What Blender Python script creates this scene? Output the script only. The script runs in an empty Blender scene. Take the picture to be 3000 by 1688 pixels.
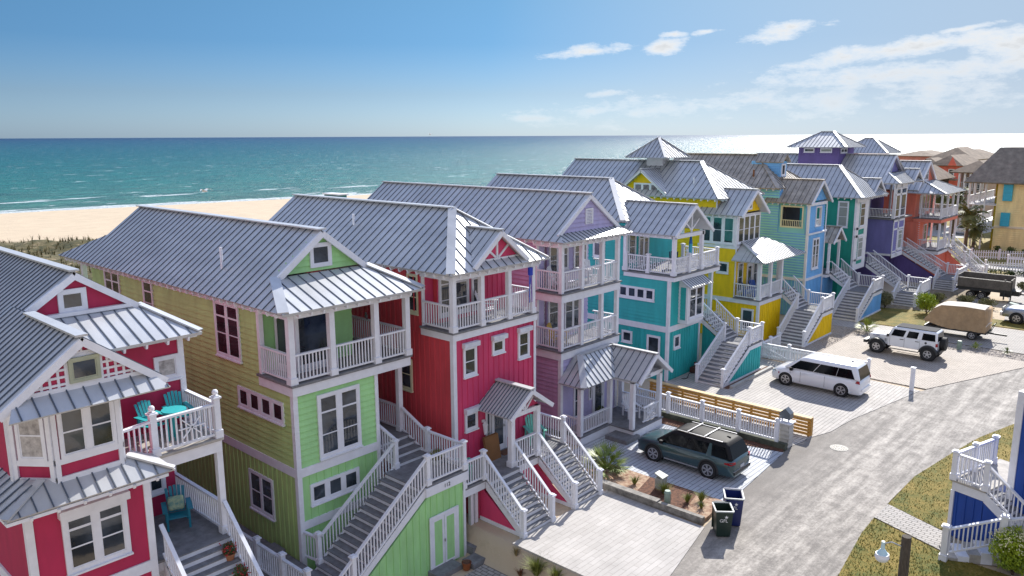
import bpy, bmesh, math, random
from mathutils import Vector, Matrix
R = math.radians
random.seed(7)
scene = bpy.context.scene
C = scene.collection
# ---------------- camera ----------------
CF, CP, CR, CY = 2298.637, 0.19165417, -0.00476849, 0.73692103
CH = 14.0
fw = Vector((math.cos(CY)*math.cos(CP), math.sin(CY)*math.cos(CP), -math.sin(CP)))
rt0 = Vector((math.sin(CY), -math.cos(CY), 0)); up0 = rt0.cross(fw)
rt = rt0*math.cos(CR)+up0*math.sin(CR); up = -rt0*math.sin(CR)+up0*math.cos(CR)
cd = bpy.data.cameras.new("camera"); cam = bpy.data.objects.new("camera", cd); C.objects.link(cam)
cam.matrix_world = Matrix(((rt.x, up.x, -fw.x, 0), (rt.y, up.y, -fw.y, 0), (rt.z, up.z, -fw.z, CH), (0, 0, 0, 1)))
cd.sensor_width = 36; cd.lens = 36*CF/3000; cd.clip_end = 40000; cd.clip_start = 0.3
scene.camera = cam
# ---------------- light ----------------
SUN_AZ, SUN_EL = R(15), R(35)          # azimuth from +X towards +Y
w = bpy.data.worlds.new("World"); scene.world = w; w.use_nodes = True
nt = w.node_tree; nt.nodes.clear()
def N(nt, t, **k):
    n = nt.nodes.new(t)
    for a, b in k.items():
        if a == 'i':
            for s, v in b.items(): n.inputs[s].default_value = v
        else: setattr(n, a, b)
    return n
sky = N(nt, 'ShaderNodeTexSky', sky_type='NISHITA', sun_disc=False, sun_elevation=SUN_EL,
        sun_rotation=math.pi/2-SUN_AZ, altitude=10, air_density=1.0, dust_density=0.6, ozone_density=2.5)
# clouds: a real sky pattern laid out by direction (azimuth, elevation)
tc = N(nt, 'ShaderNodeTexCoord'); sep = N(nt, 'ShaderNodeSeparateXYZ'); nt.links.new(tc.outputs['Generated'], sep.inputs[0])
def M(op, a, b=None, c=None, cl=False, T=None):
    T = T or nt
    n = T.nodes.new('ShaderNodeMath'); n.operation = op; n.use_clamp = cl
    for i, v in enumerate((a, b, c)):
        if v is None: continue
        if isinstance(v, (int, float)): n.inputs[i].default_value = v
        else: T.links.new(v, n.inputs[i])
    return n.outputs[0]
az = M('ARCTAN2', sep.outputs[1], sep.outputs[0])      # radians from +X towards +Y
el = M('ARCSINE', sep.outputs[2])
cmb = N(nt, 'ShaderNodeCombineXYZ')
def cloud_noise(sa, se, scale, detail, off, rough=.6):
    c = N(nt, 'ShaderNodeCombineXYZ')
    nt.links.new(M('MULTIPLY', az, sa), c.inputs[0]); nt.links.new(M('MULTIPLY', el, se), c.inputs[1]); c.inputs[2].default_value = off
    n = N(nt, 'ShaderNodeTexNoise', i={'Scale': scale, 'Detail': detail, 'Roughness': rough}); nt.links.new(c.outputs[0], n.inputs[0])
    return n.outputs[0]
n1 = cloud_noise(1, 2.6, 13, 12, 3.1, .68)
n2 = cloud_noise(1, 5.5, 5, 8, 8.4, .6)
total = None
def ell(az0, el0, ra, re, tilt, gain):
    global total
    dx = M('SUBTRACT', az, az0); dy = M('SUBTRACT', el, el0)
    u = M('DIVIDE', M('ADD', M('MULTIPLY', dx, math.cos(tilt)), M('MULTIPLY', dy, math.sin(tilt))), ra)
    v = M('DIVIDE', M('SUBTRACT', M('MULTIPLY', dy, math.cos(tilt)), M('MULTIPLY', dx, math.sin(tilt))), re)
    d = M('SQRT', M('ADD', M('MULTIPLY', u, u), M('MULTIPLY', v, v)))
    e = M('MULTIPLY', M('SUBTRACT', 1.0, d), gain)
    total = e if total is None else M('MAXIMUM', total, e)
# azimuths/elevations of the clouds seen over the sea
for a in ((36.3, 5.75, 2.9, .42, R(-5), 1.05), (31.5, 6.0, 1.5, .55, R(-10), 1.1), (31.0, 6.75, .9, .22, 0, .9), (28.6, 6.9, 1.1, .25, R(-5), .95),
          (23.2, 6.95, 3.3, .68, R(-13), 1.15), (25.2, 6.3, 1.7, .45, R(-4), 1.0), (16, 5.3, 9.0, .62, R(-6), 1.15), (9.0, 5.5, 4.5, .75, R(-6), 1.1),
          (12.8, 6.35, 2.0, .2, R(-8), .8), (15, 3.9, 11, .75, R(-4), .95), (9, 4.6, 5, .6, R(-4), .9), (21, 2.3, 15, 1.0, R(-3), .85), (35.4, 2.9, 1.5, .22, R(-5), .7), (36.5, 1.7, 2, .3, 0, .6), (40, 1.2, 1.2, .2, 0, .5)):
    ell(R(a[0]), R(a[1]), R(a[2]), R(a[3]), a[4], a[5])
dens = M('ADD', M('MULTIPLY', total, .42), M('MULTIPLY', M('SUBTRACT', n1, .5), 1.9))
dens = M('ADD', dens, M('MULTIPLY', M('SUBTRACT', n2, .5), .45))
cover = N(nt, 'ShaderNodeMapRange', i={'From Min': .0, 'From Max': .38}); cover.clamp = True; nt.links.new(dens, cover.inputs[0])
mask = M('MULTIPLY', cover.outputs[0], M('GREATER_THAN', total, -.6))
core = N(nt, 'ShaderNodeMapRange', i={'From Min': .15, 'From Max': .55, 'To Min': 1.0, 'To Max': .72}); nt.links.new(dens, core.inputs[0])
hz = N(nt, 'ShaderNodeMapRange', i={'From Min': 0.0, 'From Max': .10, 'To Min': .38, 'To Max': .95}); nt.links.new(el, hz.inputs[0])
cl = N(nt, 'ShaderNodeMixRGB', blend_type='MULTIPLY', i={'Fac': 1.0, 'Color1': (4.7, 4.8, 4.9, 1)})
nt.links.new(core.outputs[0], cl.inputs['Color2'])
tint = N(nt, 'ShaderNodeMixRGB', blend_type='MULTIPLY', i={'Fac': 1.0, 'Color2': (.86, .98, 1.10, 1)})
nt.links.new(sky.outputs[0], tint.inputs['Color1'])
er = N(nt, 'ShaderNodeValToRGB'); nt.links.new(el, er.inputs[0]); er.color_ramp.elements[1].position = .62
for p_, c_ in ((0, (.27, .40, .68)), (.05, (.215, .30, .46)), (.11, (.15, .265, .40)), (.17, (.17, .29, .38)), (.30, (.3, .45, .6)), (.62, (1.12, 1.15, 1.25))):
    e_ = er.color_ramp.elements[0] if p_ == 0 else er.color_ramp.elements[-1] if p_ == .62 else er.color_ramp.elements.new(p_)
    e_.position = p_; e_.color = (*c_, 1)
nt.links.new(er.outputs[0], tint.inputs['Color2'])
gl = N(nt, 'ShaderNodeMapRange', i={'From Min': .72, 'From Max': 1.0, 'To Min': 0.0, 'To Max': .8}); nt.links.new(sep.outputs[0], gl.inputs[0])
gm = N(nt, 'ShaderNodeMixRGB', i={'Color2': (2.35, 2.75, 3.3, 1)}); nt.links.new(gl.outputs[0], gm.inputs['Fac']); nt.links.new(tint.outputs[0], gm.inputs['Color1'])
mx = N(nt, 'ShaderNodeMixRGB'); nt.links.new(M('MULTIPLY', mask, hz.outputs[0]), mx.inputs['Fac'])
nt.links.new(gm.outputs[0], mx.inputs['Color1']); nt.links.new(cl.outputs[0], mx.inputs['Color2'])
def lobe(src, comp, f0, f1, fac, colr):
    r = N(nt, 'ShaderNodeMapRange', i={'From Min': f0, 'From Max': f1, 'To Min': 0.0, 'To Max': fac}); r.interpolation_type = 'SMOOTHSTEP'; nt.links.new(sep.outputs[comp], r.inputs[0])
    m_ = N(nt, 'ShaderNodeMixRGB', i={'Color2': (*colr, 1)}); nt.links.new(r.outputs[0], m_.inputs['Fac']); nt.links.new(src, m_.inputs['Color1']); return m_.outputs[0]
sky_fill = lobe(mx.outputs[0], 1, 0.0, -.8, .5, (3.5, 3.7, 4.6))       # fill light added to the unseen sky south of the street
sky_fill = lobe(sky_fill, 0, .05, -.7, .52, (4.7, 4.3, 3.9))                # warmer fill added to the unseen inland sky, behind the drone
bg = N(nt, 'ShaderNodeBackground', i={'Strength': .12}); nt.links.new(sky_fill, bg.inputs['Color'])
wo = N(nt, 'ShaderNodeOutputWorld'); nt.links.new(bg.outputs[0], wo.inputs[0])
sd = bpy.data.lights.new("sun", 'SUN'); sd.energy = 4.2; sd.angle = R(.53); sd.color = (1, .955, .88)
so = bpy.data.objects.new("sun", sd); C.objects.link(so)
sv = Vector((math.cos(SUN_EL)*math.cos(SUN_AZ), math.cos(SUN_EL)*math.sin(SUN_AZ), math.sin(SUN_EL)))
so.rotation_euler = sv.to_track_quat('Z', 'Y').to_euler(); so.location = sv*200
vs = scene.view_settings; vs.view_transform = 'Standard'; vs.look = 'None'; vs.exposure = 0.85; vs.gamma = 1
scene.cycles.max_bounces = 6; scene.cycles.diffuse_bounces = 4

# ---------------- materials ----------------
MATS = {}
def mat(name, col, rough=.6, metal=0.0, var=.12, vscale=1.2, bump=0.0, bscale=30, spec=.5, col2=None, stretch=None, coat=0, trans=0, emit=None, dirt=0):
    if name in MATS: return MATS[name]
    m = bpy.data.materials.new(name); m.use_nodes = True; T = m.node_tree
    b = T.nodes['Principled BSDF']; b.inputs['Roughness'].default_value = rough; b.inputs['Metallic'].default_value = metal
    b.inputs['Specular IOR Level'].default_value = spec
    if coat: b.inputs['Coat Weight'].default_value = coat; b.inputs['Coat Roughness'].default_value = .05
    g = T.nodes.new('ShaderNodeNewGeometry'); mp = T.nodes.new('ShaderNodeMapping'); T.links.new(g.outputs['Position'], mp.inputs[0])
    if stretch: mp.inputs['Scale'].default_value = stretch
    nz = N(T, 'ShaderNodeTexNoise', i={'Scale': vscale, 'Detail': 6, 'Roughness': .65}); T.links.new(mp.outputs[0], nz.inputs[0])
    rp = N(T, 'ShaderNodeValToRGB'); T.links.new(nz.outputs[0], rp.inputs[0])
    c2 = col2 or tuple(max(0, c*(1-2*var)) for c in col)
    c1 = col if col2 else tuple(min(1, c*(1+var*.6)) for c in col)
    rp.color_ramp.elements[0].position = .32; rp.color_ramp.elements[1].position = .68
    rp.color_ramp.elements[0].color = (*c2, 1); rp.color_ramp.elements[1].color = (*c1, 1)
    T.links.new(rp.outputs[0], b.inputs['Base Color'])
    if bump:
        n2 = N(T, 'ShaderNodeTexNoise', i={'Scale': bscale, 'Detail': 4}); T.links.new(mp.outputs[0], n2.inputs[0])
        bp = N(T, 'ShaderNodeBump', i={'Strength': bump, 'Distance': .03}); T.links.new(n2.outputs[0], bp.inputs['Height']); T.links.new(bp.outputs[0], b.inputs['Normal'])
    if emit: b.inputs['Emission Color'].default_value = (*emit, 1); b.inputs['Emission Strength'].default_value = 1
    MATS[name] = m; return m
def brick_mat(name, c1, c2, mortar, bw, bh, rot=0, msize=.012, off=.5, rough=.8, stain=.25):
    m = bpy.data.materials.new(name); m.use_nodes = True; T = m.node_tree; b = T.nodes['Principled BSDF']; b.inputs['Roughness'].default_value = rough
    g = T.nodes.new('ShaderNodeNewGeometry'); mp = T.nodes.new('ShaderNodeMapping'); T.links.new(g.outputs['Position'], mp.inputs[0]); mp.inputs['Rotation'].default_value = (0, 0, rot)
    br = N(T, 'ShaderNodeTexBrick', i={'Color1': (*c1, 1), 'Color2': (*c2, 1), 'Mortar': (*mortar, 1), 'Scale': 1.0, 'Mortar Size': msize, 'Brick Width': bw, 'Row Height': bh, 'Bias': 0.0, 'Mortar Smooth': .2}); br.offset = off
    T.links.new(mp.outputs[0], br.inputs[0])
    nz = N(T, 'ShaderNodeTexNoise', i={'Scale': .7, 'Detail': 7, 'Roughness': .65}); T.links.new(g.outputs['Position'], nz.inputs[0])
    mr = N(T, 'ShaderNodeMapRange', i={'From Min': .3, 'From Max': .7, 'To Min': 1-stain, 'To Max': 1.08}); T.links.new(nz.outputs[0], mr.inputs[0])
    mu = N(T, 'ShaderNodeMixRGB', blend_type='MULTIPLY', i={'Fac': 1.0}); T.links.new(br.outputs[0], mu.inputs[1]); T.links.new(mr.outputs[0], mu.inputs[2])
    T.links.new(mu.outputs[0], b.inputs['Base Color'])
    bp = N(T, 'ShaderNodeBump', i={'Strength': .5, 'Distance': .01}); bp.invert = True; T.links.new(br.outputs['Fac'], bp.inputs['Height']); T.links.new(bp.outputs[0], b.inputs['Normal'])
    MATS[name] = m; return m
WHITE = mat('white_paint', (.74, .75, .80), .55, var=.05, vscale=3)
WHITE2 = mat('white_trim_weathered', (.66, .68, .74), .6, var=.1, vscale=5)
METAL = mat('standing_seam_metal', (.52, .53, .545), .40, .2, var=.10, vscale=1.1, stretch=(1, .35, 1))
SEAM = mat('roof_seam_shade', (.085, .105, .14), .8, 0, var=.05)  # ribs darker than the panels: their shade lines put into the colour
TANMETAL = mat('weathered_tan_metal', (.46, .41, .35), .6, .35, var=.22, vscale=1.6)
TANSEAM = mat('weathered_seam_shade', (.13, .13, .12), .6, .2)  # rib shade put into the colour of the tan roof's seams too
DECK = mat('grey_decking', (.20, .20, .21), .8, var=.18, vscale=4, stretch=(1, 1, 1))
DECKL = mat('pale_decking', (.42, .39, .35), .8, var=.15, vscale=4)
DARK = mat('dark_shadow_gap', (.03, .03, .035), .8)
BLACK = mat('black_rubber', (.018, .018, .02), .75, var=.2)
TRIMBLK = mat('black_plastic', (.03, .032, .035), .5)
CHROME = mat('bright_alloy', (.6, .6, .62), .3, .85)
BLIND = mat('window_blind', (.30, .33, .31), .7, var=.12, vscale=9, stretch=(.2, .2, 12))
CURT = mat('curtain', (.5, .47, .45), .8, var=.25, vscale=6)
CREAM = mat('cream_paint', (.72, .70, .48), .6, var=.06)
def glassmat(name, col, rough=.04):
    m = bpy.data.materials.new(name); m.use_nodes = True; T = m.node_tree; b = T.nodes['Principled BSDF']
    b.inputs['Roughness'].default_value = rough; b.inputs['IOR'].default_value = 1.55; b.inputs['Specular IOR Level'].default_value = .8
    g = T.nodes.new('ShaderNodeNewGeometry'); nz = N(T, 'ShaderNodeTexNoise', i={'Scale': 1.3, 'Detail': 4}); T.links.new(g.outputs['Position'], nz.inputs[0])
    rp = N(T, 'ShaderNodeValToRGB'); T.links.new(nz.outputs[0], rp.inputs[0]); rp.color_ramp.elements[0].position = .4; rp.color_ramp.elements[1].position = .6
    rp.color_ramp.elements[0].color = (col[0]*.4, col[1]*.4, col[2]*.4, 1); rp.color_ramp.elements[1].color = (*col, 1); T.links.new(rp.outputs[0], b.inputs['Base Color'])
    bp = N(T, 'ShaderNodeBump', i={'Strength': .04, 'Distance': .05}); T.links.new(nz.outputs[0], bp.inputs['Height']); T.links.new(bp.outputs[0], b.inputs['Normal'])
    MATS[name] = m; return m
GLASS = glassmat('window_glass', (.05, .065, .085))
GLASSW = glassmat('window_glass_warm', (.06, .04, .05))
GLASSC = glassmat('car_glass', (.006, .008, .01), .06); GLASSC.node_tree.nodes['Principled BSDF'].inputs['IOR'].default_value = 1.3; GLASSC.node_tree.nodes['Principled BSDF'].inputs['Specular IOR Level'].default_value = .4
# ---------------- mesh building ----------------
WL = {}
SPLIT = {'trim': 'trim_board', 'ridge_cap': 'ridge_cap', 'stringer': 'stringer', 'bargeboard': 'bargeboard', 'beam': 'beam', 'side_trim': 'sill_strip', 'roof_rail': 'roof_rail', 'roof_bar': 'roof_bar', 'door_handle': 'door_handle', 'door_gap': 'door_gap', 'hood_vent': 'hood_vent', 'ceiling': 'ceiling', 'soffit': 'soffit', 'fascia': 'fascia', 'deck': 'deck'}
class MB:
    def __init__(s): s.v = []; s.f = []; s.mi = []; s.m = 0; s.st = []; s.raf = None
    def add(s, vs, fs):
        o = len(s.v); s.st.append((o, len(s.f))); s.v += [tuple(x) for x in vs]; s.f += [tuple(i+o for i in f) for f in fs]; s.mi += [s.m]*len(fs); return s
    def box(s, x0, x1, y0, y1, z0, z1):
        if x1 < x0: x0, x1 = x1, x0
        if y1 < y0: y0, y1 = y1, y0
        if z1 < z0: z0, z1 = z1, z0
        v = [(x, y, z) for z in (z0, z1) for y in (y0, y1) for x in (x0, x1)]
        return s.add(v, [(0, 2, 3, 1), (4, 5, 7, 6), (0, 1, 5, 4), (2, 6, 7, 3), (0, 4, 6, 2), (1, 3, 7, 5)])
    def fbox(s, fr, a0, a1, d0, d1, z0, z1):
        v = [fr(a, d, z) for z in (z0, z1) for d in (d0, d1) for a in (a0, a1)]
        return s.add(v, [(0, 2, 3, 1), (4, 5, 7, 6), (0, 1, 5, 4), (2, 6, 7, 3), (0, 4, 6, 2), (1, 3, 7, 5)])
    def prism(s, pts, vec):
        n = len(pts); v = [Vector(p) for p in pts]; v2 = [p+Vector(vec) for p in v]
        return s.add(v+v2, [tuple(range(n))[::-1], tuple(range(n, 2*n))]+[(i, (i+1) % n, n+(i+1) % n, n+i) for i in range(n)])
    def beam(s, p0, p1, w, h, upv=(0, 0, 1)):
        p0 = Vector(p0); p1 = Vector(p1); d = (p1-p0).normalized(); u = Vector(upv)
        sd = d.cross(u)
        if sd.length < 1e-4: sd = d.cross(Vector((1, 0, 0)))
        sd.normalize(); u = sd.cross(d); a = sd*w/2; b = u*h/2
        v = [p+x for p in (p0, p1) for x in (-a-b, a-b, a+b, -a+b)]
        return s.add(v, [(0, 1, 2, 3)[::-1], (4, 5, 6, 7), (0, 1, 5, 4), (1, 2, 6, 5), (2, 3, 7, 6), (3, 0, 4, 7)])
    def cyl(s, p0, p1, r0, r1=None, n=12):
        r1 = r0 if r1 is None else r1; p0 = Vector(p0); p1 = Vector(p1); d = (p1-p0).normalized()
        a = d.orthogonal().normalized(); b = d.cross(a); v = []
        for p, r in ((p0, r0), (p1, r1)):
            for i in range(n):
                t = 2*math.pi*i/n; v.append(p+a*math.cos(t)*r+b*math.sin(t)*r)
        return s.add(v, [tuple(range(n))[::-1], tuple(range(n, 2*n))]+[(i, (i+1) % n, n+(i+1) % n, n+i) for i in range(n)])
    def ball(s, c, rx, ry=None, rz=None, n=10, jit=0):
        ry = ry or rx; rz = rz or rx; m = max(4, n//2); v = []; f = []
        for j in range(m+1):
            for i in range(n):
                t = math.pi*j/m; p = 2*math.pi*i/n; k = 1+random.uniform(-jit, jit)
                v.append((c[0]+rx*k*math.sin(t)*math.cos(p), c[1]+ry*k*math.sin(t)*math.sin(p), c[2]+rz*k*math.cos(t)))
        for j in range(m):
            for i in range(n): f.append((j*n+i, (j+1)*n+i, (j+1)*n+(i+1) % n, j*n+(i+1) % n))
        return s.add(v, f)
    def build(s, name, m, parent=None, smooth=False, bev=0):
        if s.raf:
            r = s.raf; s.raf = None; st = r.st+[(len(r.v), len(r.f))]
            for (a, b), (c, d) in zip(st, st[1:]):
                q = MB(); q.v = r.v[a:c]; q.f = [tuple(i-a for i in f) for f in r.f[b:d]]; q.mi = [0]*len(q.f); o = q.build('rafter_tail', m, parent)
            if not s.v: return o
        if parent and name in SPLIT and len(s.st) > 1 and not isinstance(m, (list, tuple)):
            st = s.st+[(len(s.v), len(s.f))]; o = None
            for (a, b), (c, d) in zip(st, st[1:]):
                q = MB(); q.v = s.v[a:c]; q.f = [tuple(i-a for i in f) for f in s.f[b:d]]; q.mi = [0]*len(q.f); o = q.build(SPLIT[name], m, parent)
            return o
        wl = WL.get(parent.name, Vector()) if parent else Vector()
        me = bpy.data.meshes.new(name); me.from_pydata([(x-wl.x, y-wl.y, z-wl.z) for x, y, z in s.v], [], s.f)
        ms = m if isinstance(m, (list, tuple)) else [m]
        for q in ms: me.materials.append(q)
        if len(ms) > 1: me.polygons.foreach_set('material_index', s.mi)
        bm = bmesh.new(); bm.from_mesh(me); bmesh.ops.recalc_face_normals(bm, faces=bm.faces); bm.to_mesh(me); bm.free()
        if smooth: me.polygons.foreach_set('use_smooth', [True]*len(me.polygons))
        me.update(); o = bpy.data.objects.new(name, me); C.objects.link(o)
        if parent: o.parent = parent
        WL[o.name] = wl.copy()
        if bev:
            b = o.modifiers.new('bevel', 'BEVEL'); b.width = bev; b.segments = 3 if bev > .1 else 2; b.limit_method = 'ANGLE'
        return o
def tag(o, label=None, cat=None, group=None, kind=None):
    for k, v in (('label', label), ('category', cat), ('group', group), ('kind', kind)):
        if v: o[k] = v
    return o
def thing(name, label, cat, loc, group=None):
    o = bpy.data.objects.new(name, None); o.empty_display_size = .3; C.objects.link(o); o.location = loc
    WL[o.name] = Vector(loc); return tag(o, label, cat, group)
def copy_tree(o, loc, label, rz=None, group=None):
    r = o.copy(); C.objects.link(r); r.location = loc
    if rz is not None: r.rotation_euler.z = rz
    r['label'] = label
    if group: r['group'] = group
    for ch in o.children:
        c = ch.copy(); C.objects.link(c); c.parent = r
        for g in ch.children:
            d = g.copy(); C.objects.link(d); d.parent = c
    return r
# face frames: (a along the wall, d outwards, z)
def FS(x): return lambda a, d, z: (x-d, a, z)          # wall that faces -X
def FF(y): return lambda a, d, z: (a, y-d, z)          # wall that faces -Y
def FG(p, q):                                          # slanted wall from p to q, facing the -X-Y side
    p = Vector((*p, 0)); q = Vector((*q, 0)); u = (q-p).normalized(); n = Vector((u.y, -u.x, 0))
    return lambda a, d, z: (p.x+u.x*a+n.x*d, p.y+u.y*a+n.y*d, z)
def clipz(poly, z):
    xs = []
    for i in range(len(poly)):
        a, b = poly[i], poly[(i+1) % len(poly)]
        if (a[1]-z)*(b[1]-z) <= 0 and abs(a[1]-b[1]) > 1e-6: xs.append(a[0]+(b[0]-a[0])*(z-a[1])/(b[1]-a[1]))
    return (min(xs), max(xs)) if len(xs) > 1 else None
def siding(mb, fr, poly, kind='lap', step=.205):
    a0 = min(p[0] for p in poly); a1 = max(p[0] for p in poly); z0 = min(p[1] for p in poly); z1 = max(p[1] for p in poly)
    if kind == 'lap':
        z = z0
        while z < z1-.02:
            zt = min(z+step, z1); r = clipz(poly, z+.55*(zt-z))
            if r:
                v = [fr(r[0], -.03, z), fr(r[1], -.03, z), fr(r[1], .026, z), fr(r[0], .026, z), fr(r[0], -.026, zt), fr(r[1], -.026, zt)]
                mb.add(v, [(0, 1, 2, 3), (3, 2, 5, 4), (0, 3, 4), (1, 5, 2)])
            z += step
    elif kind == 'batten':
        st = .29; a = a0+st*.5; pl = [(p[1], p[0]) for p in poly]
        while a < a1-.03:
            r = clipz(pl, a)
            if r and r[1]-r[0] > .05: mb.fbox(fr, a-.022, a+.022, 0, .028, r[0], r[1])
            a += st
    return mb
SIDEM = {}
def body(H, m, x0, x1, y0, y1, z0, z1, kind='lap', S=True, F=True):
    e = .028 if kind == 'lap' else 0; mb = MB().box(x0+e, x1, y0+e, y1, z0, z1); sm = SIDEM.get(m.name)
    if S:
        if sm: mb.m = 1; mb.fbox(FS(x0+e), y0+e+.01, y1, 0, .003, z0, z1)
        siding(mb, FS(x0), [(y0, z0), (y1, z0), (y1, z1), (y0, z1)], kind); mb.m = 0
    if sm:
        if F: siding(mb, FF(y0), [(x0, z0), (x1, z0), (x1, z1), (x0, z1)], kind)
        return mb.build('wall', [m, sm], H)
    if F: siding(mb, FF(y0), [(x0, z0), (x1, z0), (x1, z1), (x0, z1)], kind)
    return mb.build('wall', m, H)
def pwall(H, m, fr, poly, kind='lap', th=.12):
    mb = MB(); e = -.028 if kind == 'lap' else 0; v = [fr(a, e, z) for a, z in poly]; n = Vector(fr(0, -th, 0))-Vector(fr(0, 0, 0)); mb.prism(v, n)
    siding(mb, fr, poly, kind); return mb.build('wall', m, H)
def win(H, fr, a0, a1, z0, z1, cols=1, rows=(.5,), trim=.1, glass=None, fm=None, head=False, sill=True, name='window', tcol=.07):
    fm = fm or WHITE; glass = glass or GLASS
    mb = MB(); t = trim; D = .06
    mb.fbox(fr, a0-t, a0, 0, D, z0-t, z1+t); mb.fbox(fr, a1, a1+t, 0, D, z0-t, z1+t)
    mb.fbox(fr, a0, a1, 0, D, z1, z1+t); mb.fbox(fr, a0, a1, 0, D, z0-t, z0)
    if sill: mb.fbox(fr, a0-t-.02, a1+t+.02, 0, D+.05, z0-t-.05, z0-t)
    if head: mb.fbox(fr, a0-t-.05, a1+t+.05, 0, .2, z1+t, z1+t+.2)
    w = (a1-a0-(cols-1)*tcol)/cols
    for i in range(cols-1):
        c = a0+(i+1)*w+i*tcol; mb.fbox(fr, c, c+tcol, 0, .055, z0, z1)
    for i in range(cols):
        c = a0+i*(w+tcol)
        for r in rows:
            th = .035 if r < .68 else .06; zz = z0+(z1-z0)*r
            mb.fbox(fr, c, c+w, .01, .048, zz-th/2, zz+th/2)
        s = .03
        mb.fbox(fr, c, c+s, .01, .044, z0, z1); mb.fbox(fr, c+w-s, c+w, .01, .044, z0, z1); mb.fbox(fr, c+s, c+w-s, .01, .044, z0, z0+s); mb.fbox(fr, c+s, c+w-s, .01, .044, z1-s, z1)
    o = mb.build(name, fm, H)
    g = MB()
    for i in range(cols):
        c = a0+i*(w+tcol)+.02; g.fbox(fr, c, c+w-.04, 0.0, .036, z0+.015, z1-.015)
    g.build('pane', glass, o); return o
def door(H, fr, a0, a1, z0, z1, lite=GLASS, m=WHITE):
    mb = MB(); t = .1
    mb.fbox(fr, a0-t, a0, 0, .06, z0, z1+t); mb.fbox(fr, a1, a1+t, 0, .06, z0, z1+t); mb.fbox(fr, a0, a1, 0, .06, z1, z1+t)
    mb.fbox(fr, a0, a1, 0, .035, z0, z1)
    o = mb.build('door', m, H); MB().fbox(fr, a0+.12, a1-.12, .035, .045, z0+.25, z1-.15).build('pane', lite, o)
    MB().fbox(fr, a1-.09, a1-.05, .035, .09, z0+.95, z0+1.05).build('handle', CHROME, o); return o
def roofpoly(mb, pts, th=.1, sp=.42, seams=True, sw=.026, sh=.028, off=.5):
    P = [Vector(p) for p in pts]; n = Vector()
    for i in range(len(P)): n += (P[i]-P[0]).cross(P[(i+1) % len(P)]-P[0])
    n.normalize()
    if n.z < 0: n = -n
    mb.m = 0; mb.prism(P, -n*th)
    if not seams: return mb
    s = Vector((0, 0, -1)); s = (s-n*s.dot(n)).normalized(); t = n.cross(s)
    c = [(p.dot(t), p.dot(s)) for p in P]; t0 = min(q[0] for q in c); t1 = max(q[0] for q in c); base = P[0]-t*c[0][0]-s*c[0][1]
    k = int((t1-t0)/sp)+1; spn = sp; tt = math.floor(t0/spn)*spn+spn*off; mb.m = 1
    while tt < t1:
        if tt > t0+.03:
            xs = []
            for i in range(len(c)):
                a, b = c[i], c[(i+1) % len(c)]
                if (a[0]-tt)*(b[0]-tt) <= 0 and abs(a[0]-b[0]) > 1e-6: xs.append(a[1]+(b[1]-a[1])*(tt-a[0])/(b[0]-a[0]))
            if len(xs) > 1 and max(xs)-min(xs) > .06:
                o = base+t*tt+n*(sh/2); mb.beam(o+s*min(xs), o+s*(max(xs)+.0), sw, sh, n)
        tt += spn
    mb.m = 0
    return mb
def ridge(mb, p0, p1, w=.34, lift=.035):
    mb.beam(Vector(p0)+Vector((0, 0, lift)), Vector(p1)+Vector((0, 0, lift)), w, .05)
def roof(H, polys, ridges=(), name='roof', ms=None, sp=.42, th=.1, capm=None, off=.5):
    ms = ms or [METAL, SEAM]; mb = MB()
    for p in polys: roofpoly(mb, p, th, sp, off=off)
    o = mb.build(name, ms, H)
    if ridges:
        r = MB()
        for q in ridges: ridge(r, q[0], q[1], *(q[2:]))
        r.build('ridge_cap', capm or ms[0], o)
    return o
def rafters(mb, p0, p1, inward, sp=.55, L=.38, h=.14):
    p0 = Vector(p0); p1 = Vector(p1); d = p1-p0; n = int(d.length/sp); iv = Vector(inward); mb.raf = mb.raf or MB(); mb = mb.raf
    for i in range(n+1):
        p = p0+d*(i+.5)/(n+1) if n else p0
        mb.beam(p+Vector((0, 0, -h*.5-.1)), p+iv*L+Vector((0, 0, -h*.5-.1+.12)), .06, h)
def rail(H, p0, p1, h=.95, sp=.125, m=None, name='railing', post0=False, post1=False, lat=False, base=.1):
    m = m or WHITE; p0 = Vector(p0); p1 = Vector(p1); d = p1-p0; hl = Vector((d.x, d.y, 0)).length; z = Vector((0, 0, 1)); mb = MB()
    mb.beam(p0+z*h, p1+z*h, .11, .06); mb.beam(p0+z*base, p1+z*base, .06, .06)
    n = max(1, int(hl/sp))
    for i in range(1, n):
        q = p0+d*i/n
        mb.beam(q+z*base, q+z*h, .036, .036, (d.x, d.y, 0))
        if lat and i % 2 == 0:
            for f in (.3, .5, .7): mb.beam(q+z*(h*f), q+d/n*1.0+z*(h*f), .03, .03)
    return mb.build(name, m, H)
def post(H, x, y, z0, z1, w=.15, cap=True, m=None, name='post', basec=True, ballcap=False):
    mb = MB().box(x-w/2, x+w/2, y-w/2, y+w/2, z0, z1)
    if basec: mb.box(x-w*.68, x+w*.68, y-w*.68, y+w*.68, z0, z0+.22)
    if cap: mb.box(x-w*.75, x+w*.75, y-w*.75, y+w*.75, z1, z1+.045); mb.box(x-w*.5, x+w*.5, y-w*.5, y+w*.5, z1+.045, z1+.08)
    if ballcap: mb.ball((x, y, z1+.17), .085)
    return mb.build(name, m or WHITE, H)
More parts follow.
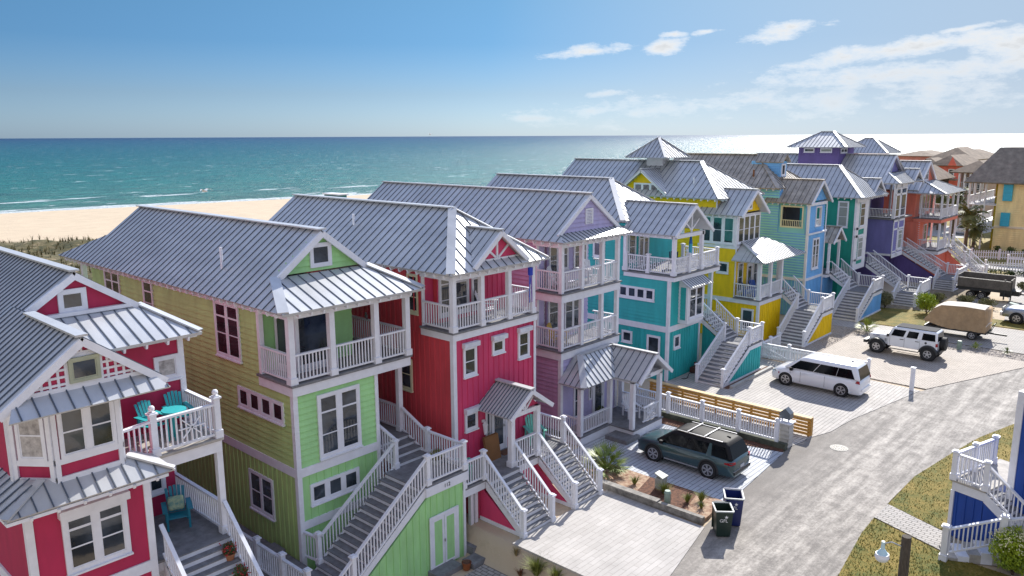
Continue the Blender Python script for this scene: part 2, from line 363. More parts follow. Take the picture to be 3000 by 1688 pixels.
def stairs(H, p, d, wdt, n, rise, run, tm=DECK, rm=WHITE, open_side=True):
    """p: foot corner (x,y,z); d: climbing direction; wdt: vector across; n risers"""
    p = Vector(p); d = Vector((*d, 0)); wv = Vector((*wdt, 0)); z = Vector((0, 0, 1)); T = MB(); Rr = MB(); S = MB()
    for i in range(n):
        a = p+d*run*i+z*rise*i
        q = a+d*.0; Rr.prism([q, q+wv, q+wv+z*(rise-.03), q+z*(rise-.03)], d*.03)
        if i < n-1 or True:
            b = a-d*.04+z*(rise-.03); e = wv.normalized()*.04; L = run+.05
            T.prism([b-e, b+wv+e, b+wv+e+d*L, b-e+d*L], z*.035)
    for k in (0, 1):
        q = p+wv*k; e = wv.normalized()*(-.045 if k == 0 else .0)
        a = q+e; b = a+d*run*n+z*rise*n
        S.prism([a-z*.0-d*.0, a+z*(rise*.55), b-z*(rise*.45), b-z*(rise+.22), a+d*run*.9-z*.0], wv.normalized()*.045)
    T.build('tread', tm, H); Rr.build('riser', rm, H); S.build('stringer', rm, H)
def belt(mb, x0, x1, y0, y1, z0, z1, d=.05, S=True, F=True):
    if S: mb.box(x0-d, x0-.001, y0-d, y1, z0, z1)
    if F: mb.box(x0-.001, x1+.03, y0-d, y0-.001, z0, z1)
def corner(mb, x, y, z0, z1, w=.13, d=.042):
    mb.box(x-d, x+w, y-d, y+.002, z0, z1); mb.box(x-d, x+.002, y+.002, y+w, z0, z1)
# ================= THE PAINTED HOUSES =================
def col(n, c, var=.10, r=.62): return mat(n, c, r, var=var, vscale=1.6, bump=.1, bscale=50, stretch=(1, 1, .28))
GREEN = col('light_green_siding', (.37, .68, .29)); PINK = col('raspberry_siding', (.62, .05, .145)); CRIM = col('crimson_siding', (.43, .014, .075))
LAV = col('lavender_siding', (.46, .42, .66)); TEAL = col('teal_siding', (.03, .42, .42)); YEL = col('yellow_siding', (.88, .60, .0))
SKYB = col('sky_blue_siding', (.17, .44, .78)); AQUA = col('seafoam_siding', (.25, .58, .56)); EMER = col('emerald_siding', (.012, .30, .22)); VIO = col('violet_siding', (.20, .19, .46))
DVIO = col('deep_violet_siding', (.13, .09, .29)); CORAL = col('coral_siding', (.78, .22, .15)); BLUE = col('royal_blue_siding', (.006, .06, .34)); BUTTER = col('butter_siding', (.85, .73, .38))
LAV_WARM = col('lavender_siding_warm_lit', (.48, .30, .46))
SIDEM.update({GREEN.name: col('light_green_siding_warm_lit', (.45, .61, .23)), PINK.name: col('raspberry_siding_warm_lit', (.60, .065, .085)), LAV.name: LAV_WARM})  # warm light on the side walls put into these second siding colours
def house(name, label, x, y): return thing(name, label, 'house', (x, y, 0), 'painted beach houses in the row')
# ---------- light green house ----------
H = house('green_house', 'light green narrow house with pale metal roof, corner porch and square attic window, between the crimson and the raspberry houses', 13.11, 21.42)
x0, y0, x1 = 13.11, 21.42, 16.45
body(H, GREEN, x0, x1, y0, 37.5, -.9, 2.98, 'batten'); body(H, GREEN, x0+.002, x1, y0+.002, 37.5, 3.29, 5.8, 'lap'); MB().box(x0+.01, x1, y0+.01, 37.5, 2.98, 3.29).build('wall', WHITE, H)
body(H, GREEN, x0, x0+1.2, 23.3, 37.5, 5.81, 8.55, 'lap', F=False); MB().box(x0+.62, 15.35, 22.3, 37.4, 6.2, 8.5).build('wall', WHITE, H)
body(H, GREEN, 15.36, 16.6, 22.9, 37.4, 6.2, 8.5, 'lap')
MB().box(13.0, 17.6, 23.0, 37.4, 8.5, 8.6).build('ceiling', WHITE, H)
t = MB(); belt(t, x0, x1, y0, 37.5, 2.98, 3.29); belt(t, x0, x1, y0, 37.5, 1.12, 1.4, S=False); corner(t, x0, y0, -.9, 5.8); t.box(x1-.1, x1+.04, y0-.042, y0, -.9, 5.8); t.box(x1, x1+.04, y0, 37, -.9, 5.8)
t.box(x0-.04, x0+.1, 23.25, 23.3, 6.2, 8.55); t.box(x0-.05, x0, 23.3, 37.5, 8.3, 8.5)
t.build('trim', WHITE, H)
dk = MB().box(12.98, 18.0, 21.25, 23.4, 6.12, 6.2).box(16.45, 18.0, 23.4, 27, 6.12, 6.2); dk.build('deck', DECK, H)
MB().box(13.03, 17.95, 21.3, 23.35, 5.8, 6.12).box(16.5, 17.95, 23.35, 27, 5.8, 6.12).build('fascia', WHITE, H)
for px_, py_ in ((13.12, 21.42), (14.62, 21.36), (16.45, 21.36), (17.85, 21.36), (17.85, 25.0)): post(H, px_, py_, 6.2, 8.5, .2, cap=False, name='porch_post')
post(H, 13.14, 23.25, 6.2, 8.5, .16, cap=False, name='porch_post', basec=False)
for q in (((13.12, 21.42, 6.2), (13.12, 23.2, 6.2)), ((13.2, 21.36, 6.2), (14.55, 21.36, 6.2)), ((14.7, 21.36, 6.2), (16.37, 21.36, 6.2)), ((16.53, 21.36, 6.2), (17.8, 21.36, 6.2)), ((17.85, 21.4, 6.2), (17.85, 25, 6.2))): rail(H, *q)
MB().box(12.98, 13.2, 21.3, 23.3, 8.35, 8.55).box(13.2, 18.0, 21.25, 21.45, 8.35, 8.55).box(17.8, 18, 21.45, 25, 8.35, 8.55).build('beam', WHITE, H)
win(H, FF(22.3), 13.95, 15.2, 6.45, 8.3, 1, (), .12, sill=False); win(H, FS(x0+.62), 22.42, 23.15, 6.45, 8.3, 1, (), .1, sill=False)
f, s = FF(y0), FS(x0)
win(H, f, 14.08, 15.56, 3.5, 5.5, 2, (.35, .74), .12, tcol=.2); win(H, f, 13.62, 15.42, 1.98, 2.52, 3, (), .1, tcol=.16)
win(H, s, 22.1, 24.8, 4.8, 5.35, 4, (), .1, GLASSW, WHITE, tcol=.22); win(H, s, 23.08, 24.45, 1.08, 2.35, 2, (.5,), .1, tcol=.13)
win(H, s, 24.6, 26.1, 6.45, 8.25, 2, (.42, .76), .1, GLASSW, tcol=.14); win(H, s, 31.3, 32.0, 6.6, 8.3, 1, (.5, .78), .09, GLASSW); win(H, s, 34.5, 35.9, 6.6, 8.3, 2, (.5, .78), .09, GLASSW)
post(H, 13.14, 38.5, 6.2, 8.5, .2, cap=False, name='porch_post'); MB().box(13.0, 18, 37.5, 39.4, 5.8, 6.2).build('deck', DECK, H)
# roof: half width 2.9, ridge x=15.5
xc, xe, ze, zr = 15.5, 12.6, 8.65, 10.85; k = (zr-ze)/(xc-xe)
def zs(x): return ze+k*(xc-abs(x-xc)-xe)
mir = lambda P, c: [(2*c-p[0], p[1], p[2]) for p in P]
L = [(12.6, 20.9, 8.65), (12.6, 40, 8.65), (13.95, 37.5, zs(13.95)), (15.5, 37.5, zr), (15.5, 22.9, zr), (13.6, 22.9, zs(13.6))]
Fh = [(12.6, 20.9, 8.65), (13.6, 22.95, zs(13.6)), (17.4, 22.95, zs(13.6)), (18.4, 20.9, 8.65)]
roof(H, [L, mir(L, xc)], [((15.5, 37.5, zr), (15.5, 22.85, zr))], sp=.42)
roof(H, [Fh], [((12.65, 20.95, 8.66), (13.62, 22.95, zs(13.6)+.01)), ((18.35, 20.95, 8.66), (17.38, 22.95, zs(13.6)+.01))], 'porch_roof', sp=.42)
pwall(H, GREEN, FF(23.05), [(13.7, 9.45), (17.3, 9.45), (15.5, 10.78)], 'lap')
t = MB(); t.beam((13.5, 22.86, zs(13.5)-.12), (15.5, 22.86, zr-.12), .1, .2); t.beam((17.5, 22.864, zs(13.5)-.12), (15.5, 22.864, zr-.12), .1, .2); rafters(t, (12.65, 21.2, 8.68), (12.65, 39.5, 8.68), (1, 0, 0), .5); rafters(t, (13, 20.95, 8.68), (18, 20.95, 8.68), (0, 1, 0), .5); t.build('bargeboard', WHITE, H)
win(H, FF(23.05), 15.18, 15.82, 9.68, 10.28, 1, (), .12, sill=False)
MB().cyl((13.55, 26.3, 9.3), (13.55, 26.3, 10.15), .05).build('vent_pipe', WHITE, H)
MB().box(15.3, 15.9, 22.84, 22.88, 8.25, 8.4).build('porch_sign', WHITE, H)
# entry deck, stairs, storage enclosure
dz = 3.0
MB().box(16.55, 18.25, 22.05, 26.2, dz-.08, dz).build('deck', DECK, H); MB().box(16.55, 18.2, 22.1, 26.2, dz-.4, dz-.08).build('fascia', WHITE, H)
body(H, GREEN, 16.6, 18.15, 23.6, 26.2, -.9, dz-.4, 'batten')
post(H, 18.1, 22.2, dz, 5.8, .18, cap=False, name='porch_post'); post(H, 18.1, 26.1, dz, 5.8, .18, cap=False, name='porch_post')
rail(H, (18.1, 22.3, dz), (18.1, 26, dz)); rail(H, (16.6, 26.15, dz), (18.1, 26.15, dz))
stairs(H, (16.75, 20.7, 2.4), (0, 1), (1.3, 0), 4, .15, .34)
rail(H, (16.75, 20.7, 2.4), (16.6, 22.1, dz), .95); rail(H, (18.1, 20.75, 2.4), (18.1, 22.1, dz), .95)
MB().box(16.35, 18.25, 18.75, 20.75, 2.32, 2.4).build('deck', DECK, H); MB().box(16.3, 18.28, 18.73, 20.7, 2.0, 2.32).build('fascia', WHITE, H)
body(H, GREEN, 16.4, 18.15, 18.8, 20.7, -.9, 2.0, 'batten')
for p in ((16.45, 18.82), (16.62, 20.7), (18.15, 18.82), (18.15, 20.72)): post(H, p[0], p[1], 2.4, 3.42, .15, name='newel_post')
rail(H, (16.5, 18.82, 2.4), (18.1, 18.82, 2.4)); rail(H, (18.15, 18.9, 2.4), (18.15, 20.7, 2.4))
run, rise = .245, .172
stairs(H, (12.05, 18.85, -.88), (1, 0), (0, 1.85), 19, rise, .226)
a = (16.35, 0, 2.3); b = (13.4, 0, .1)
rail(H, (13.35, 20.7, .12), (16.55, 20.7, 2.4)); rail(H, (13.35, 18.82, .12), (16.4, 18.82, 2.4)); rail(H, (12.2, 18.82, -.75), (13.25, 18.82, .05))
for p in ((13.3, 20.72, 0.1), (13.28, 18.82, 0.0)): post(H, p[0], p[1], p[2], p[2]+1.08, .15, name='newel_post')
rail(H, (13.2, 21.38, .1), (13.28, 20.8, .1))
pwall(H, GREEN, FF(18.8), [(12.4, -.9), (16.4, -.9), (16.4, 1.95), (16.15, 1.78)], 'batten')
dfr = FF(18.8)
t = MB(); t.fbox(dfr, 16.42, 16.54, .03, .07, -.8, 1.2); t.fbox(dfr, 17.66, 17.78, .03, .07, -.8, 1.2); t.fbox(dfr, 16.54, 17.66, .03, .07, 1.08, 1.2)
for aa in (16.54, 17.11): t.fbox(dfr, aa, aa+.09, .03, .06, -.8, 1.08); t.fbox(dfr, aa+.46, aa+.55, .03, .06, -.8, 1.08); t.fbox(dfr, aa+.09, aa+.46, .03, .06, .98, 1.08); t.fbox(dfr, aa+.09, aa+.46, .03, .06, -.8, -.68)
d = t.build('storage_door', WHITE, H); MB().fbox(dfr, 16.63, 17.57, .03, .045, -.7, 1.0).build('panel', GREEN, d); MB().fbox(dfr, 17.07, 17.12, .06, .1, .1, .2).build('handle', CHROME, d)
t = MB(); corner(t, 18.1, 18.8, -.9, 2.0, .06); t.build('trim', WHITE, H)
def text(parent, s, loc, size, m, rot=(R(90), 0, 0), name='house_number', ext=.004):
    cu = bpy.data.curves.new(name, 'FONT'); cu.body = s; cu.size = size; cu.extrude = ext; cu.align_x = 'CENTER'; cu.align_y = 'CENTER'
    o = bpy.data.objects.new('tmp', cu); C.objects.link(o); dg = bpy.context.evaluated_depsgraph_get(); me = bpy.data.meshes.new_from_object(o.evaluated_get(dg))
    C.objects.unlink(o); bpy.data.objects.remove(o)
    ob = bpy.data.objects.new(name, me); C.objects.link(ob); me.materials.clear(); me.materials.append(m); wl = WL.get(parent.name, Vector()); ob.parent = parent
    ob.location = Vector(loc)-wl; ob.rotation_euler = rot; WL[ob.name] = Vector(loc); return ob
text(H, '112', (17.25, 18.72, 2.16), .2, TRIMBLK)
MB().box(18.16, 18.75, 18.42, 19.6, -.9, -.5).build('step', DECK, H); MB().box(17.62, 18.62, 17.86, 18.42, -.9, -.7).build('step', DECK, H)
MB().box(18.25, 18.42, 19.7, 19.87, -.9, 1.2).build('post', WHITE, H)

# ---------- raspberry house (measured at a reference depth, brought to its own) ----------
class Sc:
    def __init__(s, k): s.k = k
    def h(s, v): return v*s.k
    def z(s, v): return CH-(CH-v)*s.k
q = Sc(.912); X = q.h; Z = q.z
x0, y0, x1 = X(21.0), X(22.27), X(26.04); yb = 33.4
H = house('raspberry_house', 'raspberry red house with board siding, hipped metal roof, little gable over its open top porch and gabled entry, beside the light green house', x0, y0)
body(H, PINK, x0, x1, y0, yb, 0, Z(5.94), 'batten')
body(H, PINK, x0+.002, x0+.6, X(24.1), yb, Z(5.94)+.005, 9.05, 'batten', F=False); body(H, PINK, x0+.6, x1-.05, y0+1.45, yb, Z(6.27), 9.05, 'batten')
MB().box(x0, x1, y0+.1, yb, 9.02, 9.12).build('ceiling', WHITE, H)
t = MB(); corner(t, x0, y0, 0, Z(5.94)); t.box(x1-.1, x1+.04, y0-.042, y0, 0, Z(5.94)); t.box(x0-.02, x0+.12, X(24.05), X(24.1), Z(6.27), 9.05); t.build('trim', WHITE, H)
MB().box(x0-.12, x1+.1, y0-.14, X(24.15), Z(6.27)-.07, Z(6.27)).build('deck', DECK, H); MB().box(x0-.07, x1+.06, y0-.09, X(24.12), Z(5.90), Z(6.27)-.07).build('fascia', WHITE, H)
fz = Z(6.27); yp = y0-.02
for a in (x0+.02, X(22.63), X(24.29), X(25.85)): post(H, a, yp, fz, 9.0, .18, cap=False, name='porch_post')
post(H, x1, X(24.0), fz, 9.0, .16, cap=False, name='porch_post')
for a, b in ((x0+.1, X(22.56)), (X(22.7), X(24.22)), (X(24.36), X(25.78))): rail(H, (a, yp, fz), (b, yp, fz))
rail(H, (x0+.02, yp+.1, fz), (x0+.02, X(24.0), fz)); rail(H, (x1-.05, yp+.1, fz), (x1-.05, X(24.0), fz))
MB().box(x0-.08, x1, yp-.1, yp+.1, 8.86, 9.05).box(x0-.08, x0+.12, yp+.1, X(24.1), 8.86, 9.05).build('beam', WHITE, H)
pf = FF(y0+1.45)
for a, b, cc in ((x0+.75, x0+1.2, 1), (x0+1.5, x0+2.15, 1), (x0+2.5, x0+2.95, 1)): win(H, pf, a, b, fz+.35, 8.75, cc, (.35, .78), .1)
win(H, FS(x0+.03+.0), X(24.4), X(24.9), fz+.5, 8.8, 1, (.4, .75), .09, fm=CREAM); win(H, FS(x0), X(24.9), X(25.5), 4.3, 5.4, 1, (.5,), .09, fm=CREAM)
f = FF(y0)
for a, b, z0_, z1_, r in ((21.62, 22.2, 4.36, 5.42, (.5,)), (23.34, 23.9, 4.98, 5.40, ()), (24.98, 25.54, 4.42, 5.44, (.5,))):
    win(H, f, X(a), X(b), Z(z0_), Z(z1_), 1, r, .09)
    MB().box(X(a)-.14, X(b)+.14, y0-.2, y0-.02, Z(z1_)+.09, Z(z1_)+.27).build('shutter_box', WHITE2, H)
win(H, f, X(21.66), X(22.2), Z(2.0), Z(2.6), 1, (), .09); MB().box(X(21.52), X(22.4), y0-.2, y0-.02, Z(2.6)+.09, Z(2.6)+.28).build('shutter_box', WHITE2, H)
lz = 1.65
door(H, f, X(23.2), X(24.0), lz, lz+2.05, GLASS); win(H, f, X(22.86), X(23.05), lz+.5, lz+2.0, 1, (), .07, sill=False); win(H, f, X(24.2), X(24.36), lz+.5, lz+2.0, 1, (), .07, sill=False)
# hipped roof
xc, xe, ye, ze, zr = X(23.52), X(20.5), X(21.8), 9.17, 11.2; hw = xc-xe; yh = ye+hw
L = [(xe, ye, ze), (xe, yb+.4, ze), (xc, yb+.4, zr), (xc, yh, zr)]; Fh = [(xe, ye, ze), (xc, yh, zr), (2*xc-xe, ye, ze)]
roof(H, [L, mir(L, xc), Fh], [((xc, yb+.4, zr), (xc, yh, zr)), ((xe+.05, ye+.05, ze), (xc, yh, zr)), ((2*xc-xe-.05, ye+.05, ze), (xc, yh, zr), .2)], sp=.42)
dp, dzp, dh = ye+.05, 10.52, 1.5; dk_ = (dzp-9.3)/dh; yr = ye+(dzp-ze)/((zr-ze)/hw)
dl = [(xc-dh, dp, 9.3), (xc, dp, dzp), (xc, yr, dzp), (xc-dh, ye+.2, 9.32)]
roof(H, [dl, mir(dl, xc)], [((xc, dp, dzp), (xc, yr+.1, dzp), .22)], 'dormer_roof', sp=.36, th=.08)
gf = FF(dp+.32); pwall(H, PINK, gf, [(xc-1.2, 9.4), (xc+1.2, 9.4), (xc, 10.38)], 'none')
t = MB(); t.fbox(gf, xc-1.25, xc+1.25, 0, .06, 9.34, 9.46); t.fbox(gf, xc-.045, xc+.045, .0, .05, 9.46, 10.35)
for s_ in (-1, 1): t.beam((xc+s_*.08, dp+.29+s_*.002, 9.48), (xc+s_*.62, dp+.29+s_*.002, 9.9), .05, .08); t.beam((xc+s_*1.5, dp+.03+s_*.002, 9.22), (xc, dp+.03+s_*.002, 10.42), .09, .17)
t.build('bargeboard', WHITE, H)
t = MB(); rafters(t, (xe+.06, ye+.2, ze+.03), (xe+.06, yb, ze+.03), (1, 0, 0), .5); rafters(t, (xe+.3, ye+.06, ze+.03), (2*xc-xe-.3, ye+.06, ze+.03), (0, 1, 0), .5); t.build('bargeboard', WHITE, H)
MB().cyl((xc-1.2, 27.5, 10.2), (xc-1.2, 27.5, 10.75), .05).build('vent_pipe', WHITE, H)
# entry landing with two flights
a0, a1, yl = 18.1, 23.95, 18.8
MB().box(a0, a1, yl, y0, lz-.08, lz).build('deck', DECK, H); MB().box(a0+.02, a1-.02, yl+.02, y0-.06, lz-.36, lz-.08).build('fascia', WHITE, H)
body(H, PINK, 19.2, 23.9, yl+.35, y0-.05, 0, lz-.36, 'batten')
for a, b in ((a0+.05, 19.15), (20.78, 22.15)): rail(H, (a, yl+.06, lz), (b, yl+.06, lz))
rail(H, (a1-.05, yl+.1, lz), (a1-.05, y0-.1, lz)); rail(H, (a0+.05, yl+.1, lz), (a0+.05, y0-.1, lz))
for a in (a0+.06, 19.2, 23.88): post(H, a, yl+.07, lz, lz+1.08, .15, name='newel_post')
for a in (20.72, 22.2): post(H, a, yl+.07, lz, 3.72, .2, cap=False, name='porch_post')
for a in (19.28, 22.25):
    stairs(H, (a, 16.98, 0), (0, 1), (1.5, 0), 9, lz/9, .2)
    for s_ in (-.05, 1.55):
        post(H, a+s_, 16.95, -.02, 1.02, .15, name='newel_post'); rail(H, (a+s_, 17.0, .1), (a+s_, yl, lz+.02), .92)
    MB().prism([(a-.04, 17.25, .05), (a-.04, yl+.3, .05), (a-.04, yl+.3, lz-.35)], (.03, 0, 0)).build('stair_skirt', PINK, H)
    MB().box(a-.07, a-.012, 17.1, yl+.3, -.02, .12).build('trim', WHITE, H)
for a in (18.75, 18.98): post(H, a, yl+.3, -.9, lz-.36, .14, cap=False, basec=False)
pc, pe, pyf = 21.45, 1.22, 18.42
pl = [(pc-pe, pyf, 3.75), (pc-pe, y0, 3.75), (pc, y0, 4.6), (pc, pyf, 4.6)]
roof(H, [pl, mir(pl, pc)], [((pc, pyf, 4.6), (pc, y0, 4.6), .26)], 'entry_roof', sp=.16, th=.08)
t = MB(); t.box(20.62, 22.3, yl, yl+.14, 3.55, 3.72)
for s_ in (-1, 1): t.beam((pc+s_*1.22, pyf+.03+s_*.002, 3.68), (pc, pyf+.03+s_*.002, 4.53), .08, .16); t.beam((pc+s_*.06, yl+.03, 3.75), (pc+s_*.45, yl+.03, 4.15), .05, .07)
t.box(pc-.04, pc+.04, yl, yl+.07, 3.72, 4.4); t.build('bargeboard', WHITE, H); pwall(H, PINK, FF(yl+.1), [(pc-.85, 3.74), (pc+.85, 3.74), (pc, 4.42)], 'none')
t = MB(); t.box(X(22.55), X(22.68), y0-.1, y0-.02, 3.1, 3.2); t.cyl((X(22.62), y0-.16, 2.62), (X(22.62), y0-.16, 3.02), .05, .11, 6); t.cyl((X(22.62), y0-.16, 3.02), (X(22.62), y0-.16, 3.16), .12, .02, 6); t.build('wall_lantern', WHITE, H)

# ---------- lavender house ----------
q = Sc(.938); X = q.h; Z = q.z
x0, y0 = 27.2, 21.68; x1 = 31.65; yb = 36.5
H = house('lavender_house', 'lavender house with two stacked white porches, louvred gable vent and hipped one-storey entry porch, behind the dark teal car', x0, y0)
d1, d2 = Z(6.52), Z(3.66); et = Z(9.05)
def mbk(c1, c2): return [c1, c2]
for z0_, z1_ in ((d2, d1-.5), (d1, et-.15)):
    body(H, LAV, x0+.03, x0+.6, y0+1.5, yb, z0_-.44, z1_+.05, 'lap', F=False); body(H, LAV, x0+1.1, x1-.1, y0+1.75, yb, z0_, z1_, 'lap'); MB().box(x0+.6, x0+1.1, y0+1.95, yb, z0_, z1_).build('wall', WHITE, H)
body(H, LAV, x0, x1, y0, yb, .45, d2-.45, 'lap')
MB().box(x0+.1, x1-.1, y0+.1, yb-.1, d1-.46, d1-.3).box(x0, x1, y0+.1, yb, et-.2, et-.1).build('ceiling', WHITE, H)
t = MB(); corner(t, x0, y0, .45, d2-.45); t.box(x1-.1, x1+.04, y0-.042, y0, .45, d2-.45); t.box(x0-.06, x0, y0+1.4, yb, d2-.45, d2); t.box(x0-.02, x0+.12, y0+1.42, y0+1.5, d2, d1-.5); t.box(x0-.02, x0+.12, y0+1.42, y0+1.5, d1, et); t.build('trim', WHITE, H)
for dz in (d1, d2):
    MB().box(x0-.16, x1+.14, y0-.16, y0+1.55, dz-.07, dz).build('deck', DECK, H); MB().box(x0-.1, x1+.08, y0-.1, y0+1.5, dz-.43, dz-.07).build('fascia', WHITE, H)
    tp = (et-.25) if dz == d1 else d1-.4
    ps = (x0+.02, X(30.62), X(32.3), x1-.05)
    for a in ps: post(H, a, y0+.02, dz, tp, .18, cap=False, name='porch_post', basec=False)
    for i in range(3): rail(H, (ps[i]+.09, y0+.02, dz), (ps[i+1]-.09, y0+.02, dz))
    rail(H, (x0+.02, y0+.1, dz), (x0+.02, y0+1.45, dz)); rail(H, (x1-.05, y0+.1, dz), (x1-.05, y0+1.45, dz))
MB().box(x0-.1, x1+.05, y0-.1, y0+.1, et-.3, et-.1).box(x0-.1, x0+.12, y0+.1, y0+1.6, et-.3, et-.1).build('beam', WHITE, H)
pf = FF(y0+1.75)
win(H, pf, 28.45, 29.1, d2+.5, d2+2.1, 1, (.5,), .09); win(H, pf, 29.7, 30.9, d2+.3, d2+2.2, 2, (.45, .8), .09, tcol=.1); win(H, pf, 28.5, 29.0, d1+.1, d1+2.2, 1, (.5,), .09); win(H, pf, 29.5, 29.8, d1+.7, d1+2.0, 1, (.5,), .08); win(H, pf, 30.4, 31.3, d1+.6, d1+2.1, 2, (.5,), .09)
for dz in (d1, d2): door(H, FF(y0+1.95), x0+.68, x0+1.05, dz, dz+2.1)
xc = 29.43; xe = X(28.5); ye, ze, zr = 21.2, Z(9.08), 11.36; yg = 21.75
L = [(xe, ye, ze), (xe, yb+.4, ze), (xc, yb+.4, zr), (xc, yg, zr), (xe+.42, yg, ze+.42*(zr-ze)/(xc-xe))]
roof(H, [L, mir(L, xc)], [((xc, yb+.4, zr), (xc, yg-.05, zr), .24)], sp=.42)
zb = Z(9.39)
roof(H, [[(xe, ye, ze), (xe+.42, yg+.08, zb), (2*xc-xe-.42, yg+.08, zb), (2*xc-xe, ye, ze)]], (), 'skirt_roof', sp=.3)
pwall(H, LAV, FF(yg+.12), [(xe+.5, zb), (2*xc-xe-.5, zb), (xc, zr-.1)], 'lap')
t = MB()
for s_ in (-1, 1): t.beam((xc+s_*(xc-xe-.35), yg+.02+s_*.002, zb-.08), (xc, yg+.02+s_*.002, zr-.12), .1, .18)
rafters(t, (xe+.06, ye+.1, ze+.03), (xe+.06, yb, ze+.03), (1, 0, 0), .5); rafters(t, (xe+.3, ye+.06, ze+.03), (2*xc-xe-.3, ye+.06, ze+.03), (0, 1, 0), .5); t.build('bargeboard', WHITE, H)
t = MB(); vf = FF(yg+.12); t.fbox(vf, xc-.28, xc-.2, 0, .07, 9.95, 10.6); t.fbox(vf, xc+.2, xc+.28, 0, .07, 9.95, 10.6); t.fbox(vf, xc-.28, xc+.28, 0, .07, 10.6, 10.68)
for i in range(9): t.fbox(vf, xc-.2, xc+.2, .01, .055, 9.97+i*.07, 10.01+i*.07)
t.build('gable_vent', WHITE, H)
# entry porch
fl = .45; pys, pxr = 20.5, 29.55
MB().box(27.15, 32.05, 20.45, y0, fl-.06, fl).box(29.45, 32.05, 19.1, 20.45, fl-.06, fl).build('deck', DECK, H)
MB().box(27.2, 32.0, 20.5, y0, 0, fl-.06).box(29.5, 32.0, 19.15, 20.5, 0, fl-.06).build('fascia', WHITE, H)
MB().box(28.65, 29.75, 18.95, 20.15, .0, .22).build('step', DECK, H)
for a, b in ((27.3, 20.6), (29.6, 20.6), (29.6, 19.3), (31.9, 19.3), (31.9, 21.5)): post(H, a, b, fl, 2.75, .2, cap=False, name='porch_post', basec=False)
rail(H, (27.4, 20.6, fl), (29.5, 20.6, fl), .8); rail(H, (27.3, 20.7, fl), (27.3, 21.6, fl), .8); rail(H, (30.5, 19.3, fl), (31.8, 19.3, fl), .8); rail(H, (31.9, 19.4, fl), (31.9, 21.4, fl), .8)
t = MB(); cx = 31.15
for i in range(8):
    an = math.pi*i/4; t.beam((cx, 19.27, fl+.45), (cx+.3*math.cos(an), 19.27, fl+.45+.3*math.sin(an)), .03, .03)
t.build('star_ornament', WHITE, H)
t = MB().box(27.2, 32.0, 20.5, 20.7, 2.7, 2.9).box(27.2, 27.4, 20.7, y0, 2.7, 2.9).box(29.5, 29.7, 19.2, 20.5, 2.7, 2.9).box(29.7, 32.0, 19.2, 19.4, 2.7, 2.9).box(31.8, 32, 19.4, 20.5, 2.7, 2.9); t.build('beam', WHITE, H)
ez = 2.88; pk = 3.95
A_ = [(26.95, 20.15, ez), (26.95, 21.9, ez), (28.1, 21.9, pk), (28.1, 21.3, pk)]
roof(H, [[(26.95, 20.15, ez), (26.95, y0-.06, ez), (28.15, y0-.06, pk), (28.15, 21.3, pk)], [(26.95, 20.15, ez), (28.15, 21.3, pk), (30.75, 21.3, pk), (30.75, 20.15, ez)]],
     [((26.98, 20.18, ez), (28.15, 21.3, pk), .3), ((28.1, 21.35, pk), (30.8, 21.35, pk), .22)], 'entry_roof', sp=.33)
pl = [(29.35, 18.75, ez), (29.35, 20.15, ez), (30.75, y0-.1, pk), (30.75, 18.75, pk)]; pr = [(32.2, 18.75, ez), (32.2, y0-.1, ez), (30.77, y0-.1, pk), (30.77, 18.75, pk)]
roof(H, [pl, pr], [((30.76, 18.75, pk), (30.76, 21.4, pk), .2)], 'entry_gable_roof', sp=.36)
t = MB()
for s_ in (-1, 1): t.beam((30.77+s_*1.42, 18.775+s_*.002, ez-.08), (30.77, 18.775+s_*.002, pk-.08), .08, .16); t.beam((30.77+s_*.05, 19.22, 2.95), (30.77+s_*.5, 19.22, 3.35), .05, .07)
t.box(30.73, 30.81, 19.2, 19.26, 2.9, 3.75); t.build('bargeboard', WHITE, H)
f = FF(y0); door(H, f, 29.75, 30.5, fl, fl+2.0); win(H, f, 28.25, 28.8, fl+.4, 2.4, 1, (.5,), .09); win(H, f, 29.4, 29.55, fl+1, 2.4, 1, (), .05, sill=False)
t = MB(); t.box(30.62, 30.92, 19.17, 19.2, 2.72, 2.88); t.build('number_plate', WHITE2, H); text(H, '116', (30.77, 19.165, 2.8), .14, TRIMBLK)
q = Sc(1); 
def gable_front(H, xc, hw, yf, ybk, ze, zp, ms=None, sp=.42, wall=None, wy=.35, kind='lap', brackets=True, name='porch_roof', cap=.22, th=.09):
    pl = [(xc-hw, yf, ze), (xc-hw, ybk, ze), (xc, ybk, zp), (xc, yf, zp)]
    roof(H, [pl, mir(pl, xc)], [((xc, yf, zp), (xc, ybk, zp), cap)], name, ms, sp, th)
    t = MB()
    for s_ in (-1, 1):
        t.beam((xc+s_*hw, yf+.03+s_*.002, ze-.09), (xc, yf+.03+s_*.002, zp-.09), .08, .17)
        if brackets: t.beam((xc+s_*.06, yf+wy, ze+.15), (xc+s_*hw*.4, yf+wy, ze+(zp-ze)*.45), .05, .07)
    if brackets: t.box(xc-.045, xc+.045, yf+wy-.04, yf+wy+.03, ze, zp-.15)
    rafters(t, (xc-hw+.05, yf+.2, ze), (xc-hw+.05, ybk, ze), (1, 0, 0), .5, .3, .1)
    t.build('bargeboard', WHITE, H)
    if wall: k_ = (hw-.35)/hw; pwall(H, wall, FF(yf+wy+.05), [(xc-hw*k_, ze+.12), (xc+hw*k_, ze+.12), (xc, zp-.14)], kind)
